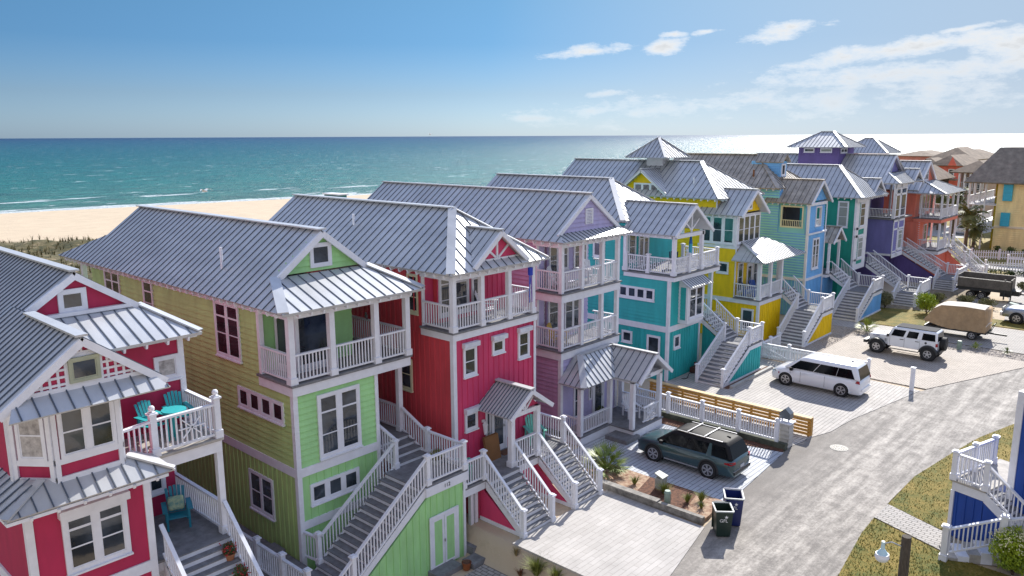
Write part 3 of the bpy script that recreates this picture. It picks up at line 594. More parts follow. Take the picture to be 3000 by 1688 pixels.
def hip_main(H, xc, xe, ye, yb, ze, zr, ms=None, sp=.44, front=True, capm=None):
    hw = xc-xe; yh = ye+hw
    L = [(xe, ye, ze), (xe, yb, ze), (xc, yb, zr), (xc, yh, zr)]
    roof(H, [L, mir(L, xc), [(xe, ye, ze), (xc, yh, zr), (2*xc-xe, ye, ze)]], [((xc, yb, zr), (xc, yh, zr)), ((xe+.05, ye+.05, ze), (xc, yh, zr)), ((2*xc-xe-.05, ye+.05, ze), (xc, yh, zr), .2)], 'roof', ms, sp)
    t = MB(); rafters(t, (xe+.06, ye+.2, ze+.03), (xe+.06, yb, ze+.03), (1, 0, 0), .55); rafters(t, (xe+.3, ye+.06, ze+.03), (2*xc-xe-.3, ye+.06, ze+.03), (0, 1, 0), .55)
    t.build('bargeboard', WHITE, H)
def side_stairs(H, foot_x, ya, yb_, lx0, lx1, lz, topz, topy, m, n, n2, ux0=None, ux1=None, lat=False, skirt=True, left=None):
    """lower flight climbs +X to a landing, upper flight climbs +Y to the porch"""
    w_ = yb_-ya; ux0 = ux0 if ux0 is not None else lx0+.1; ux1 = ux1 if ux1 is not None else lx1-.1
    stairs(H, (foot_x, ya, 0), (1, 0), (0, w_), n, lz/n, (lx0-foot_x)/n)
    MB().box(lx0, lx1+.06, ya-.06, yb_+.02, lz-.07, lz).build('deck', DECK, H); MB().box(lx0+.02, lx1+.02, ya-.02, yb_, lz-.33, lz-.07).build('fascia', WHITE, H)
    if m: body(H, m, lx0+.05, lx1-.03, ya+.02, yb_-.03, 0, lz-.33, 'batten', S=False); pwall(H, m, FF(ya+.035), [(foot_x+.7, .12), (lx0+.05, .12), (lx0+.05, lz-.4), (lx0-.1, lz-.45)], 'batten')
    MB().box(foot_x+.35, lx1, ya-.035, ya+.01, 0, .13).build('trim', WHITE, H)
    for a, b in ((lx0+.02, ya+.02), (lx0+.02, yb_-.02), (lx1-.03, ya+.02), (lx1-.03, yb_-.02)): post(H, a, b, lz, lz+1.05, .15, name='newel_post', basec=False)
    for y_ in (ya+.02, yb_-.02):
        post(H, foot_x-.05, y_, 0, 1.05, .15, name='newel_post', basec=False); rail(H, (foot_x, y_, .08), (lx0, y_, lz+.03), .92, lat=lat)
    rail(H, (lx0+.1, ya+.02, lz), (lx1-.1, ya+.02, lz), lat=lat); rail(H, (lx1-.03, ya+.1, lz), (lx1-.03, yb_-.1, lz), lat=lat)
    stairs(H, (ux0, yb_, lz), (0, 1), (ux1-ux0, 0), n2, (topz-lz)/n2, (topy-yb_)/n2)
    for a in (ux0, ux1): rail(H, (a, yb_, lz+.05), (a, topy, topz), .92, lat=lat)
# ---------- teal house ----------
x0, y0, x1, yb = 38.2, 22.65, 41.8, 38
H = house('teal_house', 'teal house with gabled white porch on top and a latticework railing, boxed bay window and stairs, between the lavender and the yellow houses', x0, y0)
body(H, TEAL, x0, x1, y0, yb, 0, 2.9, 'batten'); body(H, TEAL, x0, x1, y0, yb, 3.24, 5.93, 'lap'); MB().box(x0+.01, x1, y0+.01, yb, 2.9, 3.24).build('wall', WHITE, H)
body(H, TEAL, x0, x1+1.7, 25.7, yb, 5.94, 8.95, 'lap'); body(H, TEAL, x1, x1+1.5, 25.2, yb, 0, 6.0, 'lap')
t = MB(); belt(t, x0, x1, y0, yb, 2.9, 3.24); corner(t, x0, y0, 0, 5.93); t.box(x1-.1, x1+.04, y0-.042, y0, 0, 5.93); t.box(x0-.04, x0+.1, 25.66, 25.7, 6.22, 8.9); t.build('trim', WHITE, H)
MB().box(x0-.16, 43.5, 22.25, 25.75, 6.15, 6.22).build('deck', DECK, H); MB().box(x0-.1, 43.44, 22.31, 25.7, 5.9, 6.15).build('fascia', WHITE, H)
pz = 6.22
for a, b in ((38.25, 22.45), (41.3, 22.45)): post(H, a, b, pz, 8.5, .2, cap=False, name='porch_post')
for a, b in ((39.9, 22.45), (43.3, 22.45), (38.22, 24.1), (38.22, 25.6), (43.3, 24.8)): post(H, a, b, pz, pz+1.05, .17, name='newel_post')
for a, b in (((38.22, 24.2, pz), (38.22, 25.5, pz)), ((38.22, 22.55, pz), (38.22, 24.0, pz)), ((38.35, 22.45, pz), (39.8, 22.45, pz)), ((40, 22.45, pz), (41.2, 22.45, pz)), ((41.4, 22.45, pz), (43.2, 22.45, pz)), ((43.3, 22.5, pz), (43.3, 24.7, pz))): rail(H, a, b, lat=True)
post(H, 38.25, 25.7, pz, 8.5, .2, cap=False, name='porch_post')
MB().box(38.1, 38.3, 22.5, 25.7, 8.3, 8.5).box(38.1, 41.5, 22.35, 22.55, 8.3, 8.52).build('beam', WHITE, H)
gable_front(H, 39.98, 2.15, 22.1, 26.9, 8.55, 10.12, brackets=True, wy=.3)
pwall(H, WHITE2, FF(25.4), [(38.4, 8.6), (41.5, 8.6), (39.98, 9.9)], 'lap')
hip_main(H, 40.9, 37.8, 25.6, 38.5, 9.12, 11.35)
pf = FF(25.7); win(H, pf, 38.6, 39.2, pz+.5, pz+2.1, 1, (.5,), .09); win(H, pf, 39.7, 40.6, pz+.05, pz+2.1, 2, (.8,), .1, tcol=.12); win(H, FS(x0), 27.2, 27.9, 6.9, 8.4, 1, (.5,), .09)
f, s = FF(y0), FS(x0)
win(H, s, 23.7, 25.98, 4.7, 5.22, 4, (), .1, tcol=.14); win(H, s, 25.14, 25.68, 1.98, 2.5, 1, (), .1); win(H, s, 23.22, 23.92, .7, 2.5, 1, (.35,), .1); win(H, f, 38.93, 39.42, 1.9, 2.5, 1, (), .1)
b_ = MB().box(39.3, 41.1, y0-.55, y0, 3.4, 5.5); siding(b_, FS(39.3), [(y0-.55, 3.6), (y0, 3.6), (y0, 5.4), (y0-.55, 5.4)], 'lap'); b_.build('bay_window', TEAL, H)
t = MB(); t.box(39.24, 41.15, y0-.6, y0, 3.3, 3.5); t.box(39.24, 39.4, y0-.6, y0-.48, 3.5, 5.5); t.box(39.24, 39.3, y0-.1, y0, 3.5, 5.6); t.box(41.0, 41.15, y0-.6, y0, 3.5, 5.5); t.prism([(39.26, y0-.6, 5.42), (39.26, y0, 5.42), (39.26, y0, 5.9)], (1.86, 0, 0)); t.build('trim', WHITE, H)
win(H, FF(y0-.55), 39.52, 40.95, 3.65, 5.3, 2, (.62,), .1, tcol=.12)
roof(H, [[(38.95, y0-.95, 5.5), (38.95, y0, 6.08), (41.55, y0, 6.08), (41.55, y0-.95, 5.5)]], (), 'bay_roof', sp=.26, th=.06)
MB().box(41.8, 43.75, 22.75, 25.2, 2.98, 3.05).build('deck', DECK, H); MB().box(41.8, 43.7, 22.8, 25.15, 2.7, 2.98).build('fascia', WHITE, H)
post(H, 43.55, 22.95, 3.05, 5.9, .22, cap=False, name='porch_post'); post(H, 42.0, 23.2, 0, 2.7, .14, cap=False); rail(H, (43.6, 23, 3.05), (43.6, 25.1, 3.05)); body(H, TEAL, 41.85, 43.6, 23.6, 25.1, 0, 2.7, 'batten')
side_stairs(H, 39.3, 19.65, 21.3, 42.35, 44.05, 1.85, 3.05, 22.8, TEAL, 11, 7, lat=True)
pwall(H, TEAL, FS(42.5), [(21.3, 0), (22.8, 0), (22.8, 2.6), (21.3, 1.5)], 'batten')
# ---------- yellow house ----------
x0, y0, x1, yb = 49.7, 22.55, 53.3, 40
H = house('yellow_house', 'bright yellow house with a pyramid roofed cupola, band of tall windows under a gable and hipped front porch, between the teal and the sky blue houses', x0, y0)
body(H, YEL, x0, x1, y0, yb, 0, 2.6, 'batten'); body(H, YEL, x0, x1, 24.4, yb, 2.9, 6.45, 'lap'); MB().box(x0+.01, x1, y0+.01, yb, 2.6, 2.9).build('wall', WHITE, H)
body(H, YEL, x0, x1+1.2, 26.0, yb, 6.45, 9.6, 'lap'); body(H, WHITE, x0, x1, 24.4, 27.2, 6.45, 8.62, 'none')
t = MB(); belt(t, x0, x1, y0, yb, 2.6, 2.9); corner(t, x0, y0, 0, 2.6); t.box(x0-.04, x0+.1, 24.36, 24.4, 2.9, 6.3); t.box(x0-.05, x0, 24.4, 27.3, 6.3, 6.5); t.box(x0-.05, x1, 24.35, 24.4, 6.3, 6.5); t.box(x0-.04, x0+.1, 25.95, 26.0, 8.6, 9.6); t.build('trim', WHITE, H)
MB().box(x0-.12, x1+.1, y0-.12, 24.4, 2.9, 2.97).build('deck', DECK, H)
for a, b in ((49.78, 22.62), (51.45, 22.62), (53.2, 22.62), (54.6, 23.4)): post(H, a, b, 2.97, 5.6, .22, cap=False, name='porch_post')
rail(H, (49.76, 22.7, 2.97), (49.76, 24.3, 2.97)); rail(H, (49.9, 22.62, 2.97), (51.35, 22.62, 2.97)); rail(H, (51.55, 22.62, 2.97), (53.1, 22.62, 2.97))
MB().box(53.3, 55.3, 23.0, 26, 2.9, 2.97).build('deck', DECK, H)
MB().box(49.7, 54.8, 22.52, 22.72, 5.45, 5.65).box(49.7, 49.9, 22.72, 24.4, 5.45, 5.65).build('beam', WHITE, H)
roof(H, [[(49.1, 22.0, 5.62), (49.1, 24.4, 5.62), (50.4, 24.4, 6.55), (50.4, 24.1, 6.6)], [(49.1, 22.0, 5.62), (50.4, 24.35, 6.75), (54.0, 24.35, 6.75), (56.0, 22.0, 5.62)]], [((49.12, 22.02, 5.63), (50.4, 24.3, 6.72), .22)], 'porch_roof', sp=.33, th=.08)
gable_front(H, 51.3, 2.1, 23.75, 27.2, 8.65, 10.3, wall=YEL, wy=.55, brackets=False, name='gable_roof'); win(H, FF(24.3), 51.05, 51.5, 9.0, 9.6, 1, (), .09, sill=False)
win(H, FF(24.4), 49.95, 53.1, 6.75, 8.45, 4, (.5,), .08, tcol=.14); win(H, FS(x0), 24.65, 27.0, 6.7, 8.4, 3, (.5,), .1, tcol=.2)
hip_main(H, 52.55, 49.1, 25.4, 40.5, 9.7, 12.1)
pwall(H, YEL, FS(x0-.02), [(29.9, 9.2), (33.9, 9.2), (33.9, 9.9), (31.9, 11.4), (29.9, 9.9)], 'lap'); win(H, FS(x0-.02), 30.7, 32.65, 9.93, 10.45, 3, (), .09, tcol=.13)
for s_ in (-1, 1):
    pass
pl = [(49.15, 29.6, 9.75), (49.15, 31.9, 11.55), (51.75, 31.9, 11.55), (49.2, 29.6, 9.78)]; pr = [(49.15, 34.2, 9.75), (49.15, 31.9, 11.55), (51.75, 31.9, 11.55), (49.2, 34.2, 9.78)]
roof(H, [pl, pr], [((49.15, 31.9, 11.55), (51.75, 31.9, 11.55), .2)], 'dormer_roof', sp=.3, th=.08)
t = MB(); t.beam((49.2, 29.6, 9.66), (49.2, 31.9, 11.46), .07, .16); t.beam((49.2, 34.2, 9.66), (49.2, 31.9, 11.46), .07, .16); t.build('bargeboard', WHITE, H)
cu = MB().box(52.0, 53.0, 31.8, 33.2, 11.4, 12.4); cu.build('cupola', WHITE, H)
cz, cp, c0, c1, e0, e1 = 12.36, 13.85, 50.7, 54.3, 30.75, 34.3; ap = (52.5, 32.5, cp)
cr = [(c0, e0, cz), (c1, e0, cz), (c1, e1, cz), (c0, e1, cz)]
roof(H, [[cr[i], cr[(i+1) % 4], ap] for i in range(4)], [(cr[0], ap, .22), (cr[1], ap, .15), (cr[3], ap, .15)], 'cupola_roof', sp=.33, th=.07)
win(H, FS(x0), 24.95, 25.65, 4.65, 5.25, 1, (), .1); win(H, FS(x0), 26.1, 26.6, 4.65, 5.25, 1, (), .1); win(H, FS(x0), 22.95, 23.65, .9, 2.2, 1, (.1,), .1); win(H, FS(x0), 28.5, 29.4, 7.2, 8.6, 2, (.5,), .1)
win(H, FF(24.4), 50.2, 50.8, 3.3, 5.2, 1, (.5,), .09); door(H, FF(24.4), 51.6, 52.3, 2.97, 5.0); win(H, FF(24.4), 52.6, 53.1, 3.3, 5.2, 1, (.5,), .09)
MB().cyl((50.4, 28.2, 10.4), (50.4, 28.2, 11.0), .05).build('vent_pipe', WHITE, H)
side_stairs(H, 50.75, 19.7, 21.5, 53.6, 55.6, 1.88, 2.97, 22.65, YEL, 11, 6)
# ---------- sky blue house ----------
x0, y0, x1, yb = 59.3, 23.3, 62.8, 36
H = house('sky_blue_house', 'pale blue house with a seafoam side wall and weathered tan metal roof, open top corner room, between the yellow and the emerald houses', x0, y0)
SB = mat('seafoam_to_blue', (.24, .60, .60), .6, var=.03)
def bbody(xa, xb, ya, yb_, za, zb_, kind='lap'):
    MB().box(xa+.01, xb, ya+.01, yb_, za, zb_).build('wall', SKYB, H); siding(a := MB(), FS(xa+.01), [(ya, za), (yb_, za), (yb_, zb_), (ya, zb_)], kind); a.build('side_wall', SB, H); siding(b := MB(), FF(ya+.01), [(xa, za), (xb, za), (xb, zb_), (xa, zb_)], kind); b.build('front_wall', SKYB, H)
bbody(x0, x1, y0, yb, 0, 2.84, 'batten'); bbody(x0, x1, y0, yb, 3.05, 6.5); MB().box(x0, x1, y0, yb, 2.84, 3.05).build('wall', WHITE, H)
bbody(x0, x1, y0+2.4, yb, 6.5, 9.8); MB().box(x0+.2, x1-.1, y0+.2, y0+2.4, 6.5, 6.6).box(x0+.35, x1-.3, y0+2.0, y0+2.38, 6.5, 8.7).build('deck', DARK, H)  # room floor, and a near-black back panel standing in for the shade inside
sf, ff = FS(x0+.12), FF(y0+.12)
def open_wall(fr, a0, a1, h0, h1, z0, z1, w0, w1, m):
    for r in ((a0, h0, z0, z1), (h1, a1, z0, z1), (h0, h1, z0, w0), (h0, h1, w1, z1)): pwall(H, m, fr, [(r[0], r[2]), (r[1], r[2]), (r[1], r[3]), (r[0], r[3])], 'lap', .1)
    t = MB(); t.fbox(fr, h0-.1, h0+.01, -.1, .06, w0-.1, w1+.1); t.fbox(fr, h1-.01, h1+.1, -.1, .06, w0-.1, w1+.1); t.fbox(fr, h0, h1, -.1, .06, w1-.01, w1+.1); t.fbox(fr, h0, h1, -.1, .06, w0-.1, w0+.01)
    t.fbox(fr, h0, h1, -.03, .02, w0+.45, w0+.5); n = int((h1-h0)/.14)
    for i in range(1, n): c = h0+(h1-h0)*i/n; t.fbox(fr, c-.018, c+.018, -.02, .01, w0, w0+.45)
    t.build('window_frame', CREAM if m is SB else WHITE, H)
open_wall(sf, y0, y0+2.4, 23.85, 25.45, 6.5, 8.85, 7.0, 8.5, SB); open_wall(ff, x0, x1, 61.0, 61.95, 6.5, 8.85, 7.0, 8.4, SKYB)
t = MB(); belt(t, x0, x1, y0, yb, 2.84, 3.05); corner(t, x0, y0, 0, 8.8); t.box(x1-.1, x1+.04, y0-.042, y0, 0, 8.8); t.box(x0-.05, x1+.05, y0-.12, y0, 6.42, 6.55); t.box(x0-.05, x1, y0-.05, y0, 8.62, 8.85); t.build('trim', WHITE, H)
tm = [TANMETAL, TANSEAM]
gable_front(H, 61.05, 2.1, 22.95, 26.8, 8.85, 10.55, ms=tm, wall=SKYB, wy=.35, brackets=False, name='gable_roof', kind='batten', sp=.42)
hip_main(H, 62.1, 58.8, 25.6, 36.5, 9.9, 12.4, ms=tm, sp=.42)
d_ = MB().box(61.1, 62.4, 26.6, 29, 10.4, 11.9); siding(d_, FS(61.1), [(26.6, 10.5), (28.6, 10.5), (28.6, 11.9), (26.6, 11.9)]); d_.build('dormer', SKYB, H); win(H, FF(26.6), 61.5, 62.0, 10.85, 11.6, 1, (), .1)
pl = [(60.95, 26.3, 11.85), (60.95, 28.6, 11.85), (61.75, 28.8, 12.5), (61.75, 26.3, 12.5)]; roof(H, [pl, mir(pl, 61.75)], [], 'dormer_roof', tm, sp=.4)
MB().cyl((59.9, 28.2, 10.6), (59.9, 28.2, 11.25), .07).build('vent_pipe', mat('rusty_pipe', (.2, .08, .03), .8), H)
f = FF(y0); win(H, f, 60.5, 61.55, 3.75, 5.95, 2, (.45, .78), .12, tcol=.12); win(H, FS(x0), 28, 29, 7.0, 8.5, 1, (.5,), .1, fm=CREAM)
MB().box(62.8, 65.6, 22.9, 26, 2.93, 3.0).build('deck', DECK, H); MB().box(62.8, 65.5, 22.95, 25.9, 2.7, 2.93).build('fascia', WHITE, H); body(H, SKYB, 62.8, 65.4, 24.6, 27, 0, 5.6, 'lap'); body(H, SKYB, 62.85, 65.3, 23.3, 24.5, 0, 2.7, 'batten'); door(H, FF(24.6), 64.0, 64.8, 3.0, 5.0)
for a in (63.1, 65.2): post(H, a, 22.98, 3.0, 5.6, .17, cap=False, name='porch_post')
gable_front(H, 64.15, 1.35, 22.5, 25, 5.55, 6.7, ms=tm, wall=None, wy=.4, name='entry_roof', sp=.4); MB().box(63.0, 65.3, 22.9, 23.06, 5.4, 5.6).build('beam', WHITE, H)
rail(H, (62.85, 22.98, 3), (63.5, 22.98, 3))
side_stairs(H, 60.45, 19.55, 21.45, 63.6, 65.85, 1.78, 3.0, 22.95, SKYB, 10, 6)
# ---------- emerald house ----------
x0, y0, x1, yb = 67.5, 22.6, 70.4, 36
H = house('emerald_house', 'emerald green house with white two-storey angled bay and pale metal roof, between the sky blue and the violet houses', x0, y0)
body(H, EMER, x0, x1, y0, yb, 2.9, 8.8, 'lap'); body(H, EMER, x0+.3, x1+1, y0+1.2, yb, 0, 2.9, 'batten'); body(H, EMER, x1, 72.6, 23.9, yb, 2.9, 8.8, 'lap')
p1, p2 = (x1, y0), (71.7, 23.9); fg = FG(p1, p2); ln = math.dist(p1, p2)
pwall(H, EMER, fg, [(0, 2.9), (ln, 2.9), (ln, 8.8), (0, 8.8)], 'none')
f = FF(y0); t = MB()
for fr, a, b in ((f, x0, x1), (fg, 0, ln)):
    for z_ in ((2.7, 3.15), (3.45, 3.6), (5.45, 5.65), (6.1, 6.3), (8.35, 8.8)): t.fbox(fr, a-(.04 if fr is f else 0), b, 0, .045, z_[0]+(0 if fr is f else .006), z_[1]+(0 if fr is f else .006))
    for c in (a, b-.18): t.fbox(fr, c+(0 if fr is f else .004), c+.18, 0, .05 if fr is f else .053, 2.7, 8.803 if fr is f else 8.81)
t.fbox(f, x0+.18, x0+.75, 0, .045, 3.15, 8.4); t.fbox(f, x1-.75, x1-.18, 0, .044, 3.15, 8.4); t.box(x0-.04, x0, y0-.04, y0+.12, 2.7, 8.8); t.build('trim', WHITE, H)
for z_ in ((3.7, 5.35), (6.4, 8.25)):
    win(H, f, 68.55, 69.55, z_[0], z_[1], 1, (.42, .78), .08, BLIND if z_[0] < 6 else GLASS); win(H, fg, .35, ln-.3, z_[0], z_[1], 2, (.42, .78), .08, tcol=.12)
win(H, FS(x0), 23.3, 24.0, 6.4, 8.4, 1, (.4, .8), .1, BLIND)
hip_main(H, 70.25, 67.0, 21.95, 36.5, 8.85, 11.35)
gable_front(H, 72.3, 1.95, 22.3, 26.5, 8.7, 10.2, wall=WHITE, wy=.6, brackets=False, name='gable_roof')
MB().box(72.0, 74.4, 22.5, 26, 2.9, 2.97).build('deck', DECK, H)
side_stairs(H, 68.9, 17.85, 19.6, 70.2, 73.0, .85, 2.97, 22.6, EMER, 5, 12, 71.0, 72.6)
# ---------- violet house ----------
x0, y0, x1, yb = 76.0, 22.1, 79.2, 36
H = house('violet_house', 'violet house with white framed screened top porch and a low hipped cupola with two windows on its metal roof, between the emerald and the coral houses', x0, y0)
body(H, VIO, x0, x1, y0, yb, 3.2, 6.3, 'lap'); body(H, DVIO, x0, x1+2.5, y0+1.5, yb, 0, 3.0, 'batten'); MB().box(x0, x1, y0, yb, 3.0, 3.2).build('wall', WHITE, H); body(H, VIO, x1, 81.2, 23.4, yb, 3.2, 6.3, 'lap')
p1, p2 = (x1+.01, y0), (80.6, 23.4); fg = FG(p1, p2); ln = math.dist(p1, p2); pwall(H, VIO, fg, [(0, 2.9), (ln, 2.9), (ln, 6.3), (0, 6.3)], 'none'); f = FF(y0)
t = MB()
for fr, a, b in ((f, x0, x1), (fg, 0, ln)):
    for z_ in ((2.8, 3.1), (3.3, 3.42), (5.35, 5.5), (6.1, 6.4), (8.5, 8.65), (9.2, 9.7)): t.fbox(fr, a, b, 0, .05, z_[0]+(0 if fr is f else .006), z_[1]+(0 if fr is f else .006))
    for c in (a, b-.16): t.fbox(fr, c, c+.16, 0, .055, 2.8, 9.6)
t.fbox(f, 77.3, 77.55, 0, .05, 2.9, 9.6); t.build('trim', WHITE, H)
MB().box(x0-.1, 81.3, y0-.1, yb, 6.3, 6.42).build('deck', DECK, H); MB().box(x0+1.5, 81, y0+2.5, yb, 6.42, 9.5).build('wall', DVIO, H); MB().box(x0, 81, y0, yb, 9.5, 9.6).build('ceiling', WHITE, H)
rail(H, (x0+.1, y0+.02, 6.42), (x1, y0+.02, 6.42), .85); rail(H, (x0+.02, y0+.1, 6.42), (x0+.02, 24.4, 6.42), .85); rail(H, (x1, y0, 6.42), (80.6, 23.4, 6.42), .85)
for a, b in ((x0+.08, 24.4), (81, 24), (x0+.08, y0+.1)): post(H, a, b, 6.42, 9.55, .18, cap=False, name='porch_post')
body(H, VIO, x0+.02, x0+1.2, 24.5, yb, 6.42, 9.5, 'lap', F=False)
win(H, f, 77.7, 78.7, 3.55, 5.2, 1, (.5, .8), .09, BLIND); win(H, fg, .35, ln-.35, 3.55, 5.2, 2, (.5, .8), .08, tcol=.12)
win(H, f, 76.2, 77.2, 6.6, 9.1, 1, (.25, .82), .07, sill=False); win(H, f, 77.65, 78.95, 6.6, 9.1, 1, (.25, .82), .07, sill=False); win(H, fg, .25, ln-.25, 6.6, 9.1, 2, (.25, .82), .07, sill=False, tcol=.12)
L = [(75.4, 21.6, 9.65), (75.4, 37, 9.65), (79, 37, 12.1), (79, 23.2, 12.1), (76.6, 22.9, 10.47)]; roof(H, [L, mir(L, 79)], [((79, 37, 12.1), (79, 23.1, 12.1))], sp=.4)
roof(H, [[(75.4, 21.6, 9.65), (76.7, 23.0, 10.5), (81.3, 23.0, 10.5), (82.6, 21.6, 9.65)]], [((75.42, 21.6, 9.65), (76.7, 23.0, 10.5), .22)], 'skirt_roof', sp=.4); pwall(H, VIO, FF(23.5), [(76.8, 10.5), (81.2, 10.5), (79, 12.0)], 'lap')
t = MB(); t.beam((76.4, 23.2, 10.25), (79, 23.2, 12.0), .1, .17); t.beam((81.6, 23.2, 10.25), (79, 23.2, 12.0), .1, .17); t.build('bargeboard', WHITE, H)
gable_front(H, 81.3, 1.7, 21.7, 25, 9.5, 10.75, wall=VIO, wy=.5, brackets=False, name='gable_roof', sp=.42)
cu = MB().box(77, 81, 27.8, 31.7, 11.0, 12.78); siding(cu, FS(77), [(27.8, 12.0), (31.7, 12.0), (31.7, 12.75), (27.8, 12.75)], 'batten'); cu.build('cupola', DVIO, H)
win(H, FS(77), 28.5, 29.5, 12.35, 12.62, 1, (), .06, BLIND); win(H, FS(77), 30.2, 31.1, 12.35, 12.62, 1, (), .06); win(H, FF(27.8), 77.5, 79.0, 12.3, 12.6, 2, (), .07)
def hip4(H, x0, x1, y0, y1, z0, z1, rl, name, ms=None, sp=.36):
    xm = (x0+x1)/2; ym = (y0+y1)/2; a = (xm, ym-rl, z1); b = (xm, ym+rl, z1); c = [(x0, y0, z0), (x1, y0, z0), (x1, y1, z0), (x0, y1, z0)]
    roof(H, [[c[3], c[0], a, b], [c[1], c[2], b, a], [c[0], c[1], a], [c[2], c[3], b]], [(c[0], a, .22), (c[1], a, .15), (a, b, .22), (c[3], b, .15)], name, ms, sp, .07)
hip4(H, 76.3, 81.7, 26.9, 32.6, 12.8, 14.25, .6, 'cupola_roof')
side_stairs(H, 78.2, 17.2, 18.85, 79.2, 82.6, .85, 3.1, 22.6, DVIO, 5, 13, 80.7, 82.3)
MB().box(80.3, 82.6, 22.6, 25, 3.0, 3.1).build('deck', DECK, H); pwall(H, DVIO, FS(80.8), [(18.9, 0), (23.5, 0), (23.5, 2.7), (22.6, 2.6), (18.9, .45)], 'batten')
# ---------- coral house at the end ----------
x0, y0 = 84.0, 20.2
H = house('coral_house', 'coral orange house at the end of the row with two wraparound white porches and a long white stair coming down to the street', x0, y0)
body(H, CORAL, 84.1, 89.5, 22.6, 35, 0, 8.4, 'lap'); body(H, CORAL, 84.1, 90.0, 20.3, 22.6, 0, 2.5, 'batten'); body(H, CORAL, 84.05, 85.3, 22.0, 24, 2.8, 5.5, 'lap')
for dz in (2.8, 5.88):
    MB().box(83.9, 90.3, 20.05, 22.7, dz-.08, dz).build('deck', DECK, H); MB().box(83.95, 90.2, 20.1, 22.6, dz-.4, dz-.08).build('fascia', WHITE if dz < 3 else CORAL, H)
    tp = 5.45 if dz < 3 else 8.35
    for a in (84.1, 86.2, 88.2, 90.1): post(H, a, 20.22, dz, tp, .17, cap=False, name='porch_post', basec=False)
    post(H, 90.1, 22.4, dz, tp, .17, cap=False, name='porch_post')
    if dz > 3: rail(H, (84.2, 20.22, dz), (90, 20.22, dz)); rail(H, (90.1, 20.3, dz), (90.1, 22.4, dz))
    else: rail(H, (84.2, 20.22, dz), (87.4, 20.22, dz))
    rail(H, (84.1, 20.3, dz), (84.1, 22.0, dz))
MB().box(84, 90.2, 20.12, 20.3, 8.2, 8.4).box(84, 84.2, 20.3, 22.6, 8.2, 8.4).build('beam', WHITE, H)
t = MB().box(84.06, 84.12, 22.0, 22.1, 0, 8.3); t.build('trim', WHITE, H)
L = [(83.4, 19.7, 8.35), (83.4, 23.2, 8.35), (85.2, 23.2, 9.4), (85.2, 22.2, 9.4)]
roof(H, [L, [(83.4, 19.7, 8.35), (85.2, 22.2, 9.4), (88.9, 22.2, 9.4), (90.8, 19.7, 8.35)], [(90.8, 19.7, 8.35), (88.9, 22.2, 9.4), (90.8, 25, 8.35)]], [((83.45, 19.75, 8.36), (85.2, 22.2, 9.4), .22), ((90.75, 19.75, 8.36), (88.9, 22.2, 9.4), .2)], 'porch_roof', sp=.45)
L = [(83.6, 22.3, 8.6), (83.6, 35, 8.6), (87.2, 35, 11.3), (87.2, 22.3, 11.3)]; roof(H, [L, mir(L, 87.2)], [((87.2, 35, 11.3), (87.2, 22.3, 11.3))], sp=.45); pwall(H, CORAL, FF(22.6), [(84.3, 9), (90.1, 9), (87.2, 11.1)], 'lap'); win(H, FF(22.6), 86.2, 87.6, 9.5, 10.6, 3, (.5,), .08)
t = MB(); t.beam((83.6, 22.32, 8.5), (87.2, 22.32, 11.2), .1, .2); t.beam((90.8, 22.32, 8.5), (87.2, 22.32, 11.2), .1, .2); t.build('bargeboard', WHITE, H)
MB().box(86, 88.6, 26.8, 30, 10.5, 12.1).build('cupola', CORAL, H); hip4(H, 85.2, 89.6, 25.9, 31, 12.1, 13.6, .4, 'cupola_roof')
for dz in (2.8, 5.88): win(H, FF(22.6), 85.6, 86.2, dz+.4, dz+2.0, 1, (.5,), .09); door(H, FF(22.6), 86.6, 87.4, dz, dz+2.05); win(H, FF(22.6), 88.0, 88.8, dz+.5, dz+2.0, 1, (.5,), .09)
stairs(H, (87.5, 16.9, 0), (0, 1), (1.8, 0), 16, 2.8/16, 3.15/16)
for a in (87.5, 89.3):
    rail(H, (a, 16.9, .1), (a, 20.1, 2.85), .92); post(H, a, 16.85, 0, 1.05, .16, name='newel_post'); post(H, a, 18.5, 1.4, 2.45, .16, name='newel_post'); post(H, a, 20.1, 2.8, 3.85, .16, name='newel_post')
pwall(H, CORAL, FS(87.48), [(17.6, 0), (20.2, 0), (20.2, 2.3), (17.7, .3)], 'batten')
# ---------- crimson house (left) ----------
H = house('crimson_house', 'crimson house with white lattice gable, angled bay window, balcony with two turquoise chairs and covered porch, cut by the left edge of the photo', 7.65, 19.6)
XL, XR, yF = 4.85, 7.65, 19.6
body(H, CRIM, XL, XR, yF, 36, -.9, 2.9, 'none'); body(H, CRIM, XL, XR, yF, 36, 3.2, 5.6, 'none'); MB().box(XL, XR, yF+.01, 36, 2.9, 3.2).box(XL, XR, yF+.01, 36, 5.6, 5.8).build('wall', WHITE, H)
body(H, CRIM, XL-.1, 7.1, yF, 36, 5.8, 8.5, 'none'); body(H, CRIM, 5.1, 9.67, 21.5, 36, 5.9, 8.6, 'none'); body(H, CRIM, XR, 9.5, 22.3, 36, -.9, 5.5, 'none')
f = FF(yF); t = MB()
belt(t, XL, XR, yF, 36, 2.9, 3.2); corner(t, XL, yF, -.9, 5.6); t.box(XR-.14, XR+.04, yF-.042, yF+.002, -.9, 5.55); t.box(XR+.001, XR+.04, yF+.002, 22.3, 2.9, 5.55); t.box(9.55, 9.71, 21.45, 21.5, 5.9, 8.6); t.box(9.67, 9.71, 21.5, 36, 8.3, 8.5); corner(t, XL-.1, yF, 6.1, 8.5, .16); t.build('trim', WHITE, H)
win(H, f, 5.68, 6.95, 3.75, 5.0, 2, (.42, .8), .12, head=True, tcol=.16)
